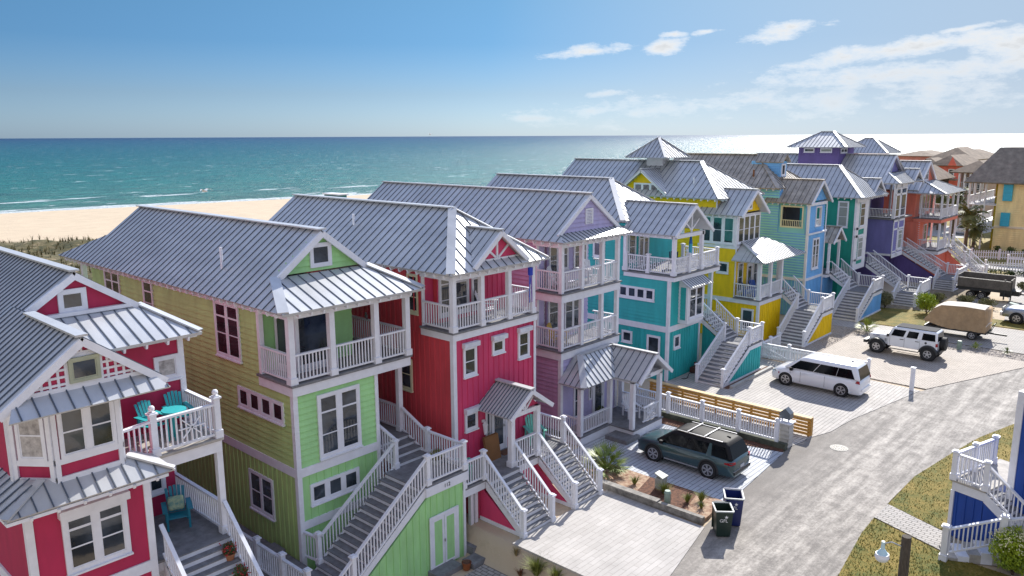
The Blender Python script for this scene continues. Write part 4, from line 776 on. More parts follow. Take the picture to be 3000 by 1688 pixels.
# bay
bz0, bz1 = 6.35, 8.35; ybf = 18.85; P0, P1, P2, P3 = (4.78, 19.6), (5.38, ybf), (6.85, ybf), (7.1, 19.6)
mb = MB().prism([(*P0, bz0), (*P1, bz0), (*P2, bz0), (*P3, bz0)], (0, 0, bz1-bz0)); mb.build('bay_window', CRIM, H)
t = MB()
for a, b in ((P0, P1), (P1, P2), (P2, P3)):
    g_ = FG(a, b); l_ = math.dist(a, b)
    for z_ in ((bz0-.1, bz0+.08), (6.72, 6.85), (8.02, bz1)): t.fbox(g_, 0, l_, 0, .05, *z_)
    for c in (0, l_-.1): t.fbox(g_, c, c+.1, 0, .055, bz0-.1, bz1)
t.build('trim', WHITE, H)
g_ = FG(P1, P2); win(H, g_, .2, math.dist(P1, P2)-.18, 6.92, 7.98, 2, (.5,), .07, tcol=.14, sill=False); g_ = FG(P0, P1); win(H, g_, .22, math.dist(P0, P1)-.2, 6.92, 7.98, 1, (.5,), .07, CURT, sill=False); g_ = FG(P2, P3); win(H, g_, .2, math.dist(P2, P3)-.18, 6.92, 7.98, 1, (.5,), .07, CURT, sill=False)
# skirt roof over the ground storey
roof(H, [[(4.15, 18.35, 5.98), (5.15, 18.95, 6.42), (6.95, 18.95, 6.42), (7.85, 18.35, 5.98)], [(4.15, 18.35, 5.98), (4.15, 23, 5.98), (4.85, 23, 6.42), (4.85, 19.3, 6.42), (5.15, 18.95, 6.42)]], [((4.17, 18.36, 5.99), (5.1, 18.97, 6.42), .18), ((7.83, 18.36, 5.99), (6.97, 18.97, 6.42), .16)], 'skirt_roof', sp=.33, th=.06)
roofpoly(sk := MB(), [(7.85, 18.35, 5.98), (6.95, 18.95, 6.42), (7.3, 19.6, 6.3), (7.9, 19.55, 5.98)], .05, seams=False); sk.build('skirt_roof', METAL, H)
t = MB().box(4.2, 7.7, 18.42, 19.6, 5.82, 5.9); rafters(t, (4.4, 18.4, 5.98), (7.7, 18.4, 5.98), (0, 1, 0), .6, .3, .1); t.build('soffit', WHITE, H)
# lattice gable over the bay
gx, gh, gy = 6.0, 1.75, 18.15; gz, gp = 8.4, 9.72
LG = [(gx-gh, gy, gz), (gx-gh, 23, gz), (gx, 23, gp), (gx, gy, gp)]
roof(H, [LG, mir(LG, gx)], [((gx, gy, gp), (gx, 21.6, gp), .26)], 'gable_roof', sp=.29)
roof(H, [[(gx-gh+.1, 17.85, 8.25), (gx-gh+.35, 18.32, 8.6), (gx+gh-.35, 18.32, 8.6), (gx+gh-.05, 17.85, 8.25)]], (), 'pent_roof', sp=.34, th=.05)
lf = FF(18.32); pwall(H, CRIM, lf, [(gx-1.35, 8.6), (gx+1.35, 8.6), (gx, 9.6)], 'none'); t = MB()
for i in range(-7, 8):
    a = gx+i*.172; zt = 8.6+(1.35-abs(i*.17))*.74
    if zt > 8.66: t.fbox(lf, a-.026, a+.026, .0, .03, 8.6, zt)
for j in range(6):
    z_ = 8.72+j*.16; w_ = 1.35-(z_-8.6)/.74
    if w_ > .1: t.fbox(lf, gx-w_, gx+w_, .0, .034, z_-.026, z_+.026)
for s_ in (-1, 1): t.beam((gx+s_*gh, gy+.03+s_*.002, gz-.1), (gx, gy+.03+s_*.002, gp-.1), .08, .17)
t.fbox(lf, gx-.38, gx+.41, 0, .045, 8.62, 9.34); t.fbox(lf, gx-1.4, gx+1.4, 0, .05, 8.56, 8.66); t.build('lattice', WHITE, H); win(H, FF(18.275), gx-.24, gx+.27, 8.78, 9.2, 1, (), .07, fm=mat('olive_sash', (.4, .42, .3), .6), sill=False)
MB().box(XL-.1, 7.1, 18.33, 19.6, 8.35, 8.6).build('soffit', WHITE, H)
# main roof of the taller wing
xc, xe, ze, zr, yg = 7.42, 4.85, 8.65, 10.5, 22.5; k = (zr-ze)/(xc-xe)
L = [(xe, 20.8, ze), (xe, 36, ze), (xc, 36, zr), (xc, yg, zr), (xe+.95, yg, ze+.95*k)]
roof(H, [L, mir(L, xc)], [((xc, 36, zr), (xc, yg-.05, zr), .26)], sp=.29)
roof(H, [[(xe, 20.8, ze), (xe+.95, yg+.1, ze+.95*k), (2*xc-xe-.95, yg+.1, ze+.95*k), (2*xc-xe, 20.8, ze)]], [((2*xc-xe-.03, 20.83, ze+.01), (2*xc-xe-.95, yg+.1, ze+.95*k), .2)], 'pent_roof', sp=.34)
pwall(H, CRIM, FF(yg+.15), [(xe+1.0, 9.33), (2*xc-xe-1.0, 9.33), (xc, 10.38)], 'none'); win(H, FF(yg+.15), 7.1, 7.6, 9.5, 9.92, 1, (), .11, sill=False)
t = MB()
for s_ in (-1, 1): t.beam((xc+s_*(xc-xe-.8), yg+.02+s_*.002, 9.18), (xc, yg+.02+s_*.002, zr-.12), .1, .17)
t.box(5.9, 8.95, yg-.02, yg+.14, 9.32, 9.42); rafters(t, (7.6, 20.85, ze+.03), (9.9, 20.85, ze+.03), (0, 1, 0), .6); t.box(9.67, 9.9, 20.95, 36, 8.5, 8.56); t.build('bargeboard', WHITE, H)
win(H, FF(21.5), 8.95, 9.45, 7.4, 7.9, 1, (), .1, CURT, head=False)
# balcony and porch
bz = 5.9
MB().box(7.1, 9.78, 19.6, 23.2, bz-.07, bz).build('deck', DECKL, H); MB().box(7.65, 9.74, 19.66, 23.2, bz-.4, bz-.07).build('fascia', WHITE, H)
for a, b in ((7.95, 19.7), (9.68, 19.72)): post(H, a, b, bz, bz+1.12, .16, name='newel_post', ballcap=True)
rail(H, (7.15, 19.55, bz), (7.87, 19.7, bz)); rail(H, (8.03, 19.7, bz), (9.6, 19.72, bz)); rail(H, (9.68, 19.8, bz), (9.68, 21.5, bz))
t = MB()
for i in range(8): an = math.pi*i/4; t.beam((8.95, 19.67, bz+.52), (8.95+.36*math.cos(an), 19.67, bz+.52+.36*math.sin(an)), .03, .03)
t.build('star_ornament', WHITE, H)
pz = 3.0
MB().box(7.69, 9.9, 19.7, 23.5, pz-.07, pz).build('deck', DECK, H); MB().box(7.69, 9.85, 19.78, 23.5, pz-.35, pz-.07).box(7.7, 9.8, 20, 23.5, -.9, pz-.35).build('fascia', WHITE, H)
post(H, 9.72, 19.88, pz, 5.5, .17, cap=False, name='porch_post'); post(H, 9.72, 22.9, pz, 5.5, .14, cap=False, name='porch_post'); rail(H, (9.72, 19.95, pz), (9.72, 22.9, pz), .9)
win(H, FF(22.3), 8.75, 9.1, pz+.8, pz+2.2, 1, (), .1); door(H, FF(22.3), 7.85, 8.55, pz, pz+2.15)
stairs(H, (7.95, 17.6, .95), (0, 1), (1.75, 0), 12, 2.05/12, 2.15/12)
MB().box(7.9, 10.3, 15.8, 17.6, .88, .95).build('deck', DECK, H)
for a in (7.93, 9.72):
    rail(H, (a, 17.55, 1.05), (a, 19.75, pz+.05), .92); post(H, a, 17.5, .95, 2.1, .16, name='newel_post', ballcap=True)
rail(H, (9.75, 17.4, .95), (9.75, 15.6, .95)); post(H, 9.75, 15.6, .95, 2.1, .16, name='newel_post', ballcap=True)
text(H, '110', (9.0, 17.56, 1.02), .12, TRIMBLK) if False else None
# walkway between the crimson and the green house
H = thing('boardwalk', 'narrow grey boardwalk with white railing running between the crimson and the light green houses', 'walkway', (12.4, 22, 0))
MB().box(11.8, 13.05, 19.0, 34, -.1, 0).build('deck', DECK, H)
for i, y_ in enumerate((19.2, 20.6, 22.1, 24.0, 26.0)):
    post(H, 11.87, y_, 0, 1.1, .15, m=WHITE2)
    if i: rail(H, (11.87, (19.2, 20.6, 22.1, 24.0)[i-1]+.08, 0), (11.87, y_-.08, 0), .95, m=WHITE2)
MB().box(12.3, 13.0, 22.3, 23.0, 0, .18).build('step', DECK, H)
# ================= GROUND, ROAD, SEA =================
def ysh(x): return 203-.21*(x-50) if x < 140 else 184-.1*(x-140)
def hz_(x, y):
    s = math.sin; n = s(x*.19+1.3)*s(y*.23)+.5*s(x*.47+y*.31)+.35*s(x*.9-y*.77+2)
    if y > 43:
        e = max(58, 142-.7*max(x, 0)); 
        if y < e: k_ = min(1, (y-43)/8)*min(1, max(0, (e-y)/6)); return -.2*min(1, (y-43)/8)+k_*(.75+.55*n)
        t_ = (y-e)/max(20, ysh(x)-e); return -.15-2.35*t_-(max(0, t_-1)*3)
    z = -.03
    if y < 43:
        k_ = 1 if x < 18.1 else max(0, (18.65-x)/.55); k2 = 1 if y < 41 else (43-y)/2
        z -= .87*k_*k2
    return z
xs = [-120, -60, -30, -10, 0]+[5+i*1.0 for i in range(12)]+[17, 17.5, 17.9, 18.1, 18.25, 18.45, 18.64, 18.8, 19.3]+[20+i*1.6 for i in range(75)]+[142+i*8 for i in range(22)]+[330+i*30 for i in range(24)]
ys = [-400, -150, -60, -20, 0, 8, 14, 18, 20, 22, 26, 32, 38, 41, 43]+[44+i*1.3 for i in range(70)]+[136+i*4 for i in range(22)]
mb = MB(); mb.v = [(x, y, hz_(x, y)) for y in ys for x in xs]; nx = len(xs)
mb.f = [(j*nx+i, j*nx+i+1, (j+1)*nx+i+1, (j+1)*nx+i) for j in range(len(ys)-1) for i in range(nx-1)]; mb.mi = [0]*len(mb.f)
def pos_nodes(T):
    g = T.nodes.new('ShaderNodeNewGeometry'); s = T.nodes.new('ShaderNodeSeparateXYZ'); T.links.new(g.outputs['Position'], s.inputs[0]); return g, s
def ramp(T, inp, stops):
    r = T.nodes.new('ShaderNodeValToRGB'); T.links.new(inp, r.inputs[0]); e = r.color_ramp.elements
    for i, (p, c) in enumerate(stops):
        q_ = e[0] if i == 0 else e[-1] if i == len(stops)-1 else e.new(p)
        q_.position = p; q_.color = (*c, 1)
    return r.outputs[0]
def noise(T, vec, sc, det=5, rough=.6, stretch=None):
    if stretch: m_ = T.nodes.new('ShaderNodeMapping'); m_.inputs['Scale'].default_value = stretch; T.links.new(vec, m_.inputs[0]); vec = m_.outputs[0]
    n = N(T, 'ShaderNodeTexNoise', i={'Scale': sc, 'Detail': det, 'Roughness': rough}); T.links.new(vec, n.inputs[0]); return n.outputs[0]
def mixc(T, fac, a, b, bt='MIX'):
    m_ = N(T, 'ShaderNodeMixRGB', blend_type=bt)
    for i, v in ((0, fac), (1, a), (2, b)):
        if isinstance(v, (int, float)): m_.inputs[i].default_value = v
        elif isinstance(v, tuple): m_.inputs[i].default_value = (*v, 1)
        else: T.links.new(v, m_.inputs[i])
    return m_.outputs[0]
def bumpn(T, h, st, dist): b = N(T, 'ShaderNodeBump', i={'Strength': st, 'Distance': dist}); T.links.new(h, b.inputs['Height']); return b.outputs[0]
def newmat(name, rough=.85):
    m = bpy.data.materials.new(name); m.use_nodes = True; b = m.node_tree.nodes['Principled BSDF']; b.inputs['Roughness'].default_value = rough; MATS[name] = m; return m, m.node_tree, b
m, T, b = newmat('sand_and_scrub', .95); g, s = pos_nodes(T); P = g.outputs['Position']
sand = ramp(T, noise(T, P, .35, 8), [(.3, (.46, .37, .26)), (.7, (.55, .44, .31))])
scr = ramp(T, noise(T, P, .9, 9, .7), [(.38, (.025, .03, .006)), (.5, (.075, .065, .02)), (.6, (.14, .11, .05)), (.68, (.50, .38, .26))])
ed = M('SUBTRACT', M('MAXIMUM', M('SUBTRACT', 147, M('MULTIPLY', s.outputs[0], .7, T=T), T=T), 58, T=T), s.outputs[1], T=T)   # metres to the dune edge
inm = M('MULTIPLY', M('DIVIDE', M('ADD', ed, M('MULTIPLY', noise(T, P, .25, 4), 8, T=T), T=T), 4, cl=True, T=T), M('GREATER_THAN', s.outputs[1], 36, T=T), T=T)
far = M('MULTIPLY', M('GREATER_THAN', s.outputs[0], 90, T=T), M('LESS_THAN', s.outputs[1], 60, T=T), T=T)
lawnc = ramp(T, noise(T, P, .12, 8, .7), [(.35, (.16, .15, .03)), (.5, (.26, .21, .06)), (.68, (.42, .35, .2))])
wet = M('LESS_THAN', M('SUBTRACT', M('SUBTRACT', 211.5, M('MULTIPLY', s.outputs[0], .21, T=T), T=T), s.outputs[1], T=T), 3, T=T)
c = mixc(T, inm, sand, scr); c = mixc(T, far, c, lawnc)
T.links.new(c, b.inputs['Base Color']); T.links.new(bumpn(T, noise(T, P, 2.5, 8), .5, .15), b.inputs['Normal'])
o = mb.build('ground', m, smooth=True); tag(o, kind='structure')
# sea
m, T, b = newmat('sea_water', .36); g, s = pos_nodes(T); P = g.outputs['Position']
b.inputs['IOR'].default_value = 1.33; b.inputs['Specular IOR Level'].default_value = .38
dist = M('SQRT', M('ADD', M('MULTIPLY', s.outputs[0], s.outputs[0], T=T), M('MULTIPLY', s.outputs[1], s.outputs[1], T=T), T=T), T=T)
ld = M('DIVIDE', M('LOGARITHM', M('MAXIMUM', dist, 10, T=T), 10, T=T), 5, T=T)       # log10(d)/5
base = ramp(T, M('ADD', ld, M('MULTIPLY', M('SUBTRACT', noise(T, P, .004, 6, .6, (1, 3, 1)), .5, T=T), .06, T=T), T=T), [(.46, (.05, .15, .115)), (.50, (.006, .125, .112)), (.58, (.0, .085, .095)), (.68, (.0, .052, .085)), (.8, (.0, .02, .06))])
off = M('SUBTRACT', s.outputs[1], M('SUBTRACT', 213.5, M('MULTIPLY', s.outputs[0], .21, T=T), T=T), T=T)            # metres seaward
mott = ramp(T, noise(T, P, .05, 8, .75, (1, 3.2, 1)), [(.35, (.5, .55, .6)), (.65, (1.6, 1.5, 1.4))]); base = mixc(T, 1.0, base, mott, 'MULTIPLY')
wc = noise(T, P, .085, 8, .62, (1, 2.2, 1)); wn = noise(T, P, .6, 5, .7)
cap = M('GREATER_THAN', M('ADD', wc, M('MULTIPLY', wn, .12, T=T), T=T), .715, T=T)
fo = noise(T, P, .06, 7, .65, (.55, 2.4, 1))
edge = M('GREATER_THAN', M('ADD', fo, M('MULTIPLY', M('SUBTRACT', 1, M('DIVIDE', M('ABSOLUTE', off, T=T), 16, cl=True, T=T), T=T), .32, T=T), T=T), .70, T=T)
brk = M('GREATER_THAN', M('ADD', fo, M('MULTIPLY', M('SUBTRACT', 1, M('DIVIDE', M('ABSOLUTE', M('SUBTRACT', off, 38, T=T), T=T), 18, cl=True, T=T), T=T), .16, T=T), T=T), .70, T=T)
foam = M('MAXIMUM', M('MAXIMUM', cap, edge, T=T), brk, T=T)
nz_ = noise(T, P, .9, 6, .6); foam = M('MULTIPLY', foam, M('ADD', .35, M('MULTIPLY', nz_, .9, T=T), T=T), cl=True, T=T)
T.links.new(mixc(T, foam, base, (.72, .76, .76)), b.inputs['Base Color'])
hh = M('ADD', noise(T, P, .12, 8, .68, (1, 2, 1)), M('MULTIPLY', noise(T, P, 1.2, 4), .15, T=T), T=T); T.links.new(bumpn(T, hh, 1.0, 2.2), b.inputs['Normal'])
o = MB().add([(-30000, 95, -2.5), (40000, 95, -2.5), (40000, 45000, -2.5), (-30000, 45000, -2.5)], [(0, 1, 2, 3)]).build('sea', m); tag(o, kind='structure')
o = MB().add([(900, -20000, -2.5), (40000, -20000, -2.5), (40000, 95, -2.5), (900, 95, -2.5)], [(0, 1, 2, 3)]).build('sea', m); tag(o, kind='structure')
def sheet(name, pts, z, m, kind='structure', th=.02):
    o = MB().prism([(p[0], p[1], z-th) for p in pts], (0, 0, th)).build(name, m); return tag(o, kind=kind)
# road
m, T, b = newmat('dusty_asphalt', .9); g, s = pos_nodes(T); P = g.outputs['Position']
mp_ = T.nodes.new('ShaderNodeMapping'); mp_.inputs['Rotation'].default_value = (0, 0, R(8)); mp_.inputs['Scale'].default_value = (.08, 1, 1); T.links.new(P, mp_.inputs[0]); Q = mp_.outputs[0]
asph = ramp(T, noise(T, P, 35, 4, .8), [(.35, (.13, .118, .105)), (.65, (.225, .205, .185))])
dust = ramp(T, M('ADD', M('ADD', M('MULTIPLY', noise(T, Q, 1.9, 10, .72), .42, T=T), M('MULTIPLY', noise(T, P, 1.3, 9, .75), .36, T=T), T=T), M('MULTIPLY', noise(T, P, 9, 5, .75), .24, T=T), T=T), [(.45, (0, 0, 0)), (.52, (.4,)*3), (.60, (1,)*3)])
edgem = N(T, 'ShaderNodeMapRange', i={'From Min': 12.6, 'From Max': 10.4}); T.links.new(s.outputs[1], edgem.inputs[0])
xm = N(T, 'ShaderNodeMapRange', i={'From Min': 34, 'From Max': 43}); T.links.new(s.outputs[0], xm.inputs[0])
dm = M('MULTIPLY', dust, M('ADD', M('MAXIMUM', M('MULTIPLY', edgem.outputs[0], .8, T=T), xm.outputs[0], T=T), .18, cl=True, T=T), T=T)
T.links.new(mixc(T, dm, asph, (.49, .45, .40)), b.inputs['Base Color']); T.links.new(bumpn(T, noise(T, P, 50, 3), .35, .01), b.inputs['Normal'])
LE = [(5, 9.6), (13, 10.7), (18.65, 11.42), (20.54, 11.8), (23.98, 12.56), (27.97, 12.91), (32.6, 13.27), (33.75, 13.3), (35.2, 13.05), (36.6, 12.62), (38.9, 12.43), (42.3, 11.95), (45.71, 11.3), (46.06, 11.15), (50.5, 9.7), (54.88, 7.8), (58, 6.2), (64, 2), (70, -4)]
RE = [(62, -8), (57, -1), (52, 2.7), (47, 5.1), (43.6, 6.3), (40.5, 7.15), (37.8, 7.6), (33.84, 8.15), (31, 8.2), (27.5, 8.15), (24.1, 7.75), (20, 6.6), (12, 4.5), (5, 3)]
sheet('road', LE+RE, 0, m)
PAVW = brick_mat('pale_concrete_plank_paving', (.47, .445, .42), (.425, .40, .375), (.30, .275, .25), .9, .2, 0, .008, stain=.2)
PAVB = brick_mat('bluish_plank_paving', (.50, .52, .55), (.44, .46, .49), (.13, .13, .14), 1.5, .2, 0, .014, stain=.14)
PAV3 = brick_mat('grey_plank_paving', (.43, .40, .37), (.375, .35, .325), (.14, .13, .12), 1.2, .19, 0, .013, stain=.2)
PAVT = brick_mat('tan_brick_paving', (.46, .40, .34), (.38, .33, .28), (.17, .14, .12), .24, .15, R(90), .016, stain=.18)
PAVG = brick_mat('grey_brick_paving', (.40, .37, .34), (.33, .31, .29), (.13, .12, .11), .30, .16, R(90), .018, stain=.2)
CONC = mat('concrete', (.42, .41, .39), .85, var=.15, vscale=3, bump=.2, bscale=40)
sheet('driveway', [(18.65, 16.97), (24.28, 16.97), (24.12, 12.52), (20.5, 11.77), (18.65, 11.4)], .03, PAVW, th=.1)
sheet('driveway', [(26.38, 20.45), (32.15, 20.45), (32.15, 15.4), (32.62, 13.24), (27.97, 12.9), (26.38, 12.75)], .03, PAVB, th=.1)
sheet('driveway', [(33.2, 22.6), (46.3, 22.6), (46.2, 14.1), (46.0, 11.22), (38.9, 12.45), (36.58, 12.62), (35.2, 13.05), (33.2, 13.35)], .02, PAV3, th=.06)
sheet('driveway', [(46.6, 18.4), (55.8, 18.5), (56.35, 17.5), (56.45, 7.2), (54.88, 7.8), (46.5, 11.05)], .03, PAVT, th=.08)
sheet('driveway', [(58.4, 14.3), (65.3, 14.3), (65.6, 0), (58.4, 5.8)], .02, PAVG, th=.06)
sheet('path', [(58.3, 22.6), (60.4, 22.6), (60.6, 14.6), (58.3, 14.4)], .015, PAV3)
sheet('path', [(67, 15.2), (78, 15.2), (78, 14.2), (67, 14.2)], .01, PAV3); sheet('path', [(66, 11.0), (78, 12.8), (84, 15), (95, 15), (95, 11), (66, 9.4)], .005, PAVG)
sheet('path', [(29.0, 8.2), (30.45, 8.16), (29.35, 5.6), (28.0, 5.6)], .03, PAVG)
sheet('path', [(13, 17.8), (18.1, 17.8), (18.1, 15.2), (13, 14.4)], -.86, PAVG)
GRASSM, T, b = newmat('lawn_grass', .9); g, s = pos_nodes(T); P = g.outputs['Position']
T.links.new(ramp(T, M('ADD', M('MULTIPLY', noise(T, P, .8, 8, .7), .6, T=T), M('MULTIPLY', noise(T, P, 14, 4, .7), .4, T=T), T=T), [(.40, (.06, .085, .006)), (.48, (.15, .125, .012)), (.55, (.22, .155, .02)), (.62, (.34, .25, .07))]), b.inputs['Base Color']); T.links.new(bumpn(T, noise(T, P, 25, 5), .9, .04), b.inputs['Normal'])
LAWN1 = [(20, 6.6), (24.1, 7.75), (27.5, 8.15), (28.95, 8.2), (27.9, 5.5), (27.5, -2), (12, -2), (12, 4.5)]
LAWN2 = [(30.5, 8.17), (33.84, 8.15), (37.8, 7.6), (40.5, 7.15), (43.6, 6.3), (47, 5.1), (52, 2.7), (52, -4), (29.4, -4), (29.4, 5.5)]
LAWN3 = [(60.6, 21.5), (66.3, 21.5), (68, 17), (67, 15.4), (61, 15.0)]; LAWN4 = [(65.8, 14), (68.3, 13.4), (68.3, 2), (65.8, 2)]
for l_ in (LAWN1, LAWN2, LAWN3, LAWN4): sheet('lawn', l_, .012, GRASSM)
MULCH = mat('bark_mulch', (.20, .09, .05), .95, var=.45, vscale=9, bump=.8, bscale=30, col2=(.05, .022, .015))
GRAV = mat('shell_gravel', (.52, .46, .40), .95, vscale=22, bump=1, bscale=25, col2=(.12, .10, .09)); SANDB = mat('sandy_bed', (.5, .38, .26), .95, vscale=6, bump=.6, bscale=30, col2=(.22, .10, .06))
sheet('flower_bed', [(24.4, 18.7), (26.3, 18.7), (26.33, 12.95), (24.9, 12.75), (24.4, 12.75)], .12, SANDB, th=.15); sheet('flower_bed', [(24.45, 15.8), (26.3, 16.2), (26.3, 14.0), (24.45, 13.6)], .126, MULCH, th=.01)
sheet('flower_bed', [(32.15, 20.4), (32.9, 20.4), (33.1, 13.4), (32.66, 13.3), (32.2, 15.4)], .05, MULCH, th=.05)
sheet('gravel_bed', [(46.6, 21.5), (58.2, 21.5), (58.2, 6.2), (56.5, 7.1), (56.4, 17.5), (55.8, 18.55), (46.6, 18.45)], .012, GRAV)
sheet('flower_bed', [(66, 21), (80, 21), (84, 15.3), (67, 15.3)], .004, mat('weedy_soil', (.34, .26, .18), .95, vscale=3, bump=.8, bscale=20, col2=(.10, .09, .05)))
GRVS = MB()
for i in range(2600):
    u = random.random(); x, y = (random.uniform(47, 58), random.uniform(18.6, 20.5)) if u < .5 else (random.uniform(56.5, 58.2), random.uniform(8, 19))
    r_ = random.uniform(.02, .055); GRVS.ball((x, y, .02), r_, r_*random.uniform(.6, 1), r_*.6, 5)
o = GRVS.build('gravel', mat('gravel_stones', (.55, .50, .45), .9, vscale=7, col2=(.22, .19, .17))); tag(o, kind='stuff')
# grass blades on the lawns and dunes
def inpoly(x, y, P_):
    c_ = False; j = len(P_)-1
    for i in range(len(P_)):
        if (P_[i][1] > y) != (P_[j][1] > y) and x < (P_[j][0]-P_[i][0])*(y-P_[i][1])/(P_[j][1]-P_[i][1])+P_[i][0]: c_ = not c_
        j = i
    return c_
def tuft(mb, x, y, z, h, n, w=.02, sp=.5):
    for i in range(n):
        a = random.uniform(0, 6.283); l = random.uniform(.1, sp)*h; hh = h*random.uniform(.6, 1.1); dx, dy = math.cos(a), math.sin(a); bx, by = x+dx*l*.15, y+dy*l*.15
        o_ = len(mb.v); mb.v += [(bx-dy*w, by+dx*w, z), (bx+dy*w, by-dx*w, z), (x+dx*l*.6+dy*w*.7, y+dy*l*.6-dx*w*.7, z+hh*.65), (x+dx*l*.6-dy*w*.7, y+dy*l*.6+dx*w*.7, z+hh*.65), (x+dx*l*1.3, y+dy*l*1.3, z+hh)]
        mb.f += [(o_, o_+1, o_+2, o_+3), (o_+3, o_+2, o_+4)]; mb.mi += [0, 0]
gb = MB(); k_ = 0
while k_ < 9500:
    x, y = (random.uniform(20, 30), random.uniform(3, 8.3)) if random.random() < .55 else (random.uniform(29.4, 46), random.uniform(3, 8.3))
    if inpoly(x, y, LAWN1) or inpoly(x, y, LAWN2): tuft(gb, x, y, .008, random.uniform(.03, .065), 3, .009, .9); k_ += 1
tag(gb.build('grass', mat('grass_blades', (.21, .175, .022), .8, vscale=1.3, col2=(.12, .13, .012))), kind='stuff')
gb = MB()
for i in range(5200):
    x = random.uniform(-5, 75); y = random.uniform(48, max(58, 144-.7*max(x, 0)))
    if math.sin(x*.5+y*.3)+math.sin(x*.21-y*.4+1) > -.7: tuft(gb, x, y, hz_(x, y)-.05, random.uniform(.35, .85), 6, .03, .6)
tag(gb.build('dune_grass', mat('dune_grass', (.20, .15, .05), .85, vscale=.4, col2=(.03, .04, .008))), kind='stuff')

# ================= FENCES AND STREET FURNITURE =================
def fence_run(t, p0, p1, n, h=1.0, z=0, lat=False):
    for i in range(n+1):
        x, y = p0[0]+(p1[0]-p0[0])*i/n, p0[1]+(p1[1]-p0[1])*i/n; post(t, x, y, z, z+h+.08, .14, basec=False)
        if i: rail(t, (xp, yp_, z), (x, y, z), h-.05)
        xp, yp_ = x, y
t = thing('baluster_fence', 'white baluster fence on a low dark retaining wall beside the dark teal car', 'fence', (33, 17, 0)); fence_run(t, (33.0, 21.3), (33.0, 13.75), 4, .95, .3)
MB().box(32.88, 33.14, 13.3, 21.6, -.02, .3).build('retaining_wall', mat('dark_mossy_concrete', (.10, .11, .085), .9, vscale=3, col2=(.04, .045, .03)), t)
t = thing('mailbox_pillar', 'pale shingled pillar topped by a little house-shaped grey letterbox at the end of the baluster fence', 'letterbox', (33.45, 13.55, 0))
mb = MB().box(33.2, 33.7, 13.3, 13.8, 0, 1.15); siding(mb, FS(33.2), [(13.3, .05), (13.8, .05), (13.8, 1.1), (13.3, 1.1)], 'lap', .2); siding(mb, FF(13.3), [(33.2, .05), (33.7, .05), (33.7, 1.1), (33.2, 1.1)], 'lap', .2); mb.build('pillar', mat('pale_shingle', (.50, .48, .44), .85), t)
MB().box(33.12, 33.78, 13.22, 13.88, 1.15, 1.2).box(33.3, 33.38, 13.36, 13.42, 1.2, 1.36).box(33.3, 33.38, 13.66, 13.72, 1.2, 1.36).build('cap', WHITE, t)
MB().prism([(33.25, 13.3, 1.36), (33.25, 13.8, 1.36), (33.25, 13.8, 1.62), (33.25, 13.55, 1.84), (33.25, 13.3, 1.62)], (.38, 0, 0)).build('letterbox', mat('dark_zinc', (.14, .16, .18), .4, .5), t)
CED = mat('cedar_board', (.55, .28, .055), .7, var=.2, vscale=3, stretch=(3, .3, 6)); CED_SUN = mat('cedar_cap_sunlit', (.66, .46, .22), .7, var=.1)  # cap is a paler cedar: sunlight on its top put into the colour
t = thing('cedar_fence', 'low golden cedar fence of horizontal slats in front of the teal house', 'fence', (35.3, 17, 0))
for i in range(5): MB().box(35.22, 35.26, 13.1, 21.9, .08+i*.165, .205+i*.165).build('slat', CED, t)
for i in range(10): MB().box(35.26, 35.36, 13.15+i*.96, 13.25+i*.96, 0, .9).build('post', CED, t)
MB().box(35.18, 35.46, 13.08, 21.95, .9, .945).build('cap', CED_SUN, t)
MB().box(35.26, 35.5, 13.08, 13.12, .05, .9).build('end_board', CED, t)
t = thing('picket_fence', 'white board fence with gate between the white minivan and the white off-roader', 'fence', (46.4, 17, 0))
mb = MB(); y = 14.15
while y < 20.6: mb.box(46.38, 46.41, y, y+.13, .08, .98); y += .18
mb.box(46.34, 46.38, 14.1, 20.7, .2, .3).box(46.34, 46.38, 14.1, 20.7, .75, .85).box(46.32, 46.44, 14.1, 20.7, .98, 1.03); mb.build('boards', WHITE, t)
for y in (14.15, 18.9, 20.75): post(t, 46.42, y, 0, 1.15, .14, basec=False)
MB().beam((46.33, 18.95, .25), (46.33, 20.7, .85), .04, .09).build('gate_brace', WHITE, t); fence_run(t, (46.5, 20.75), (49.2, 20.75), 2, 1.0)
t = thing('bollard', 'white square marker post on the kerb beside the tan brick driveway', 'post', (45.72, 11.6, 0)); MB().box(45.63, 45.82, 11.5, 11.69, 0, 1.3).build('shaft', WHITE, t); MB().box(45.6, 45.85, 11.47, 11.72, 1.3, 1.35).build('cap', WHITE, t)
o = tag(MB().box(39.4, 44.7, 19.12, 19.3, .02, .17).build('parking_stop', CONC), 'long low concrete parking stop at the foot of the teal house stairs', 'kerb')
sheet('flower_bed', [(39.2, 19.62), (44.9, 19.62), (44.9, 19.3), (39.2, 19.3)], .03, MULCH, th=.02)
o = tag(MB().box(24.28, 24.46, 12.7, 17.4, 0, .26).box(24.2, 24.5, 14.6, 17.5, .26, .32).build('timber_edging', mat('old_timber', (.30, .28, .25), .85, var=.3, vscale=4)), 'weathered timber edging along the sandy bed between two driveways', 'edging')
t = thing('manhole_cover', 'round patterned manhole cover in the dusty road', 'manhole', (34.85, 11.6, .004))
mb = MB().cyl((34.85, 11.6, .0), (34.85, 11.6, .012), .40, n=28); mb.build('rim', mat('iron_dark', (.08, .08, .08), .6), t)
mb = MB()
for r_, n_ in ((.28, 14), (.17, 8)):
    for i in range(n_): a = 6.283*i/n_; mb.beam((34.85+(r_-.04)*math.cos(a), 11.6+(r_-.04)*math.sin(a), .017), (34.85+(r_+.04)*math.cos(a), 11.6+(r_+.04)*math.sin(a), .017), .065, .01)
mb.cyl((34.85, 11.6, .012), (34.85, 11.6, .022), .07); mb.build('cover_plate', mat('worn_iron', (.24, .225, .21), .6, .3), t)
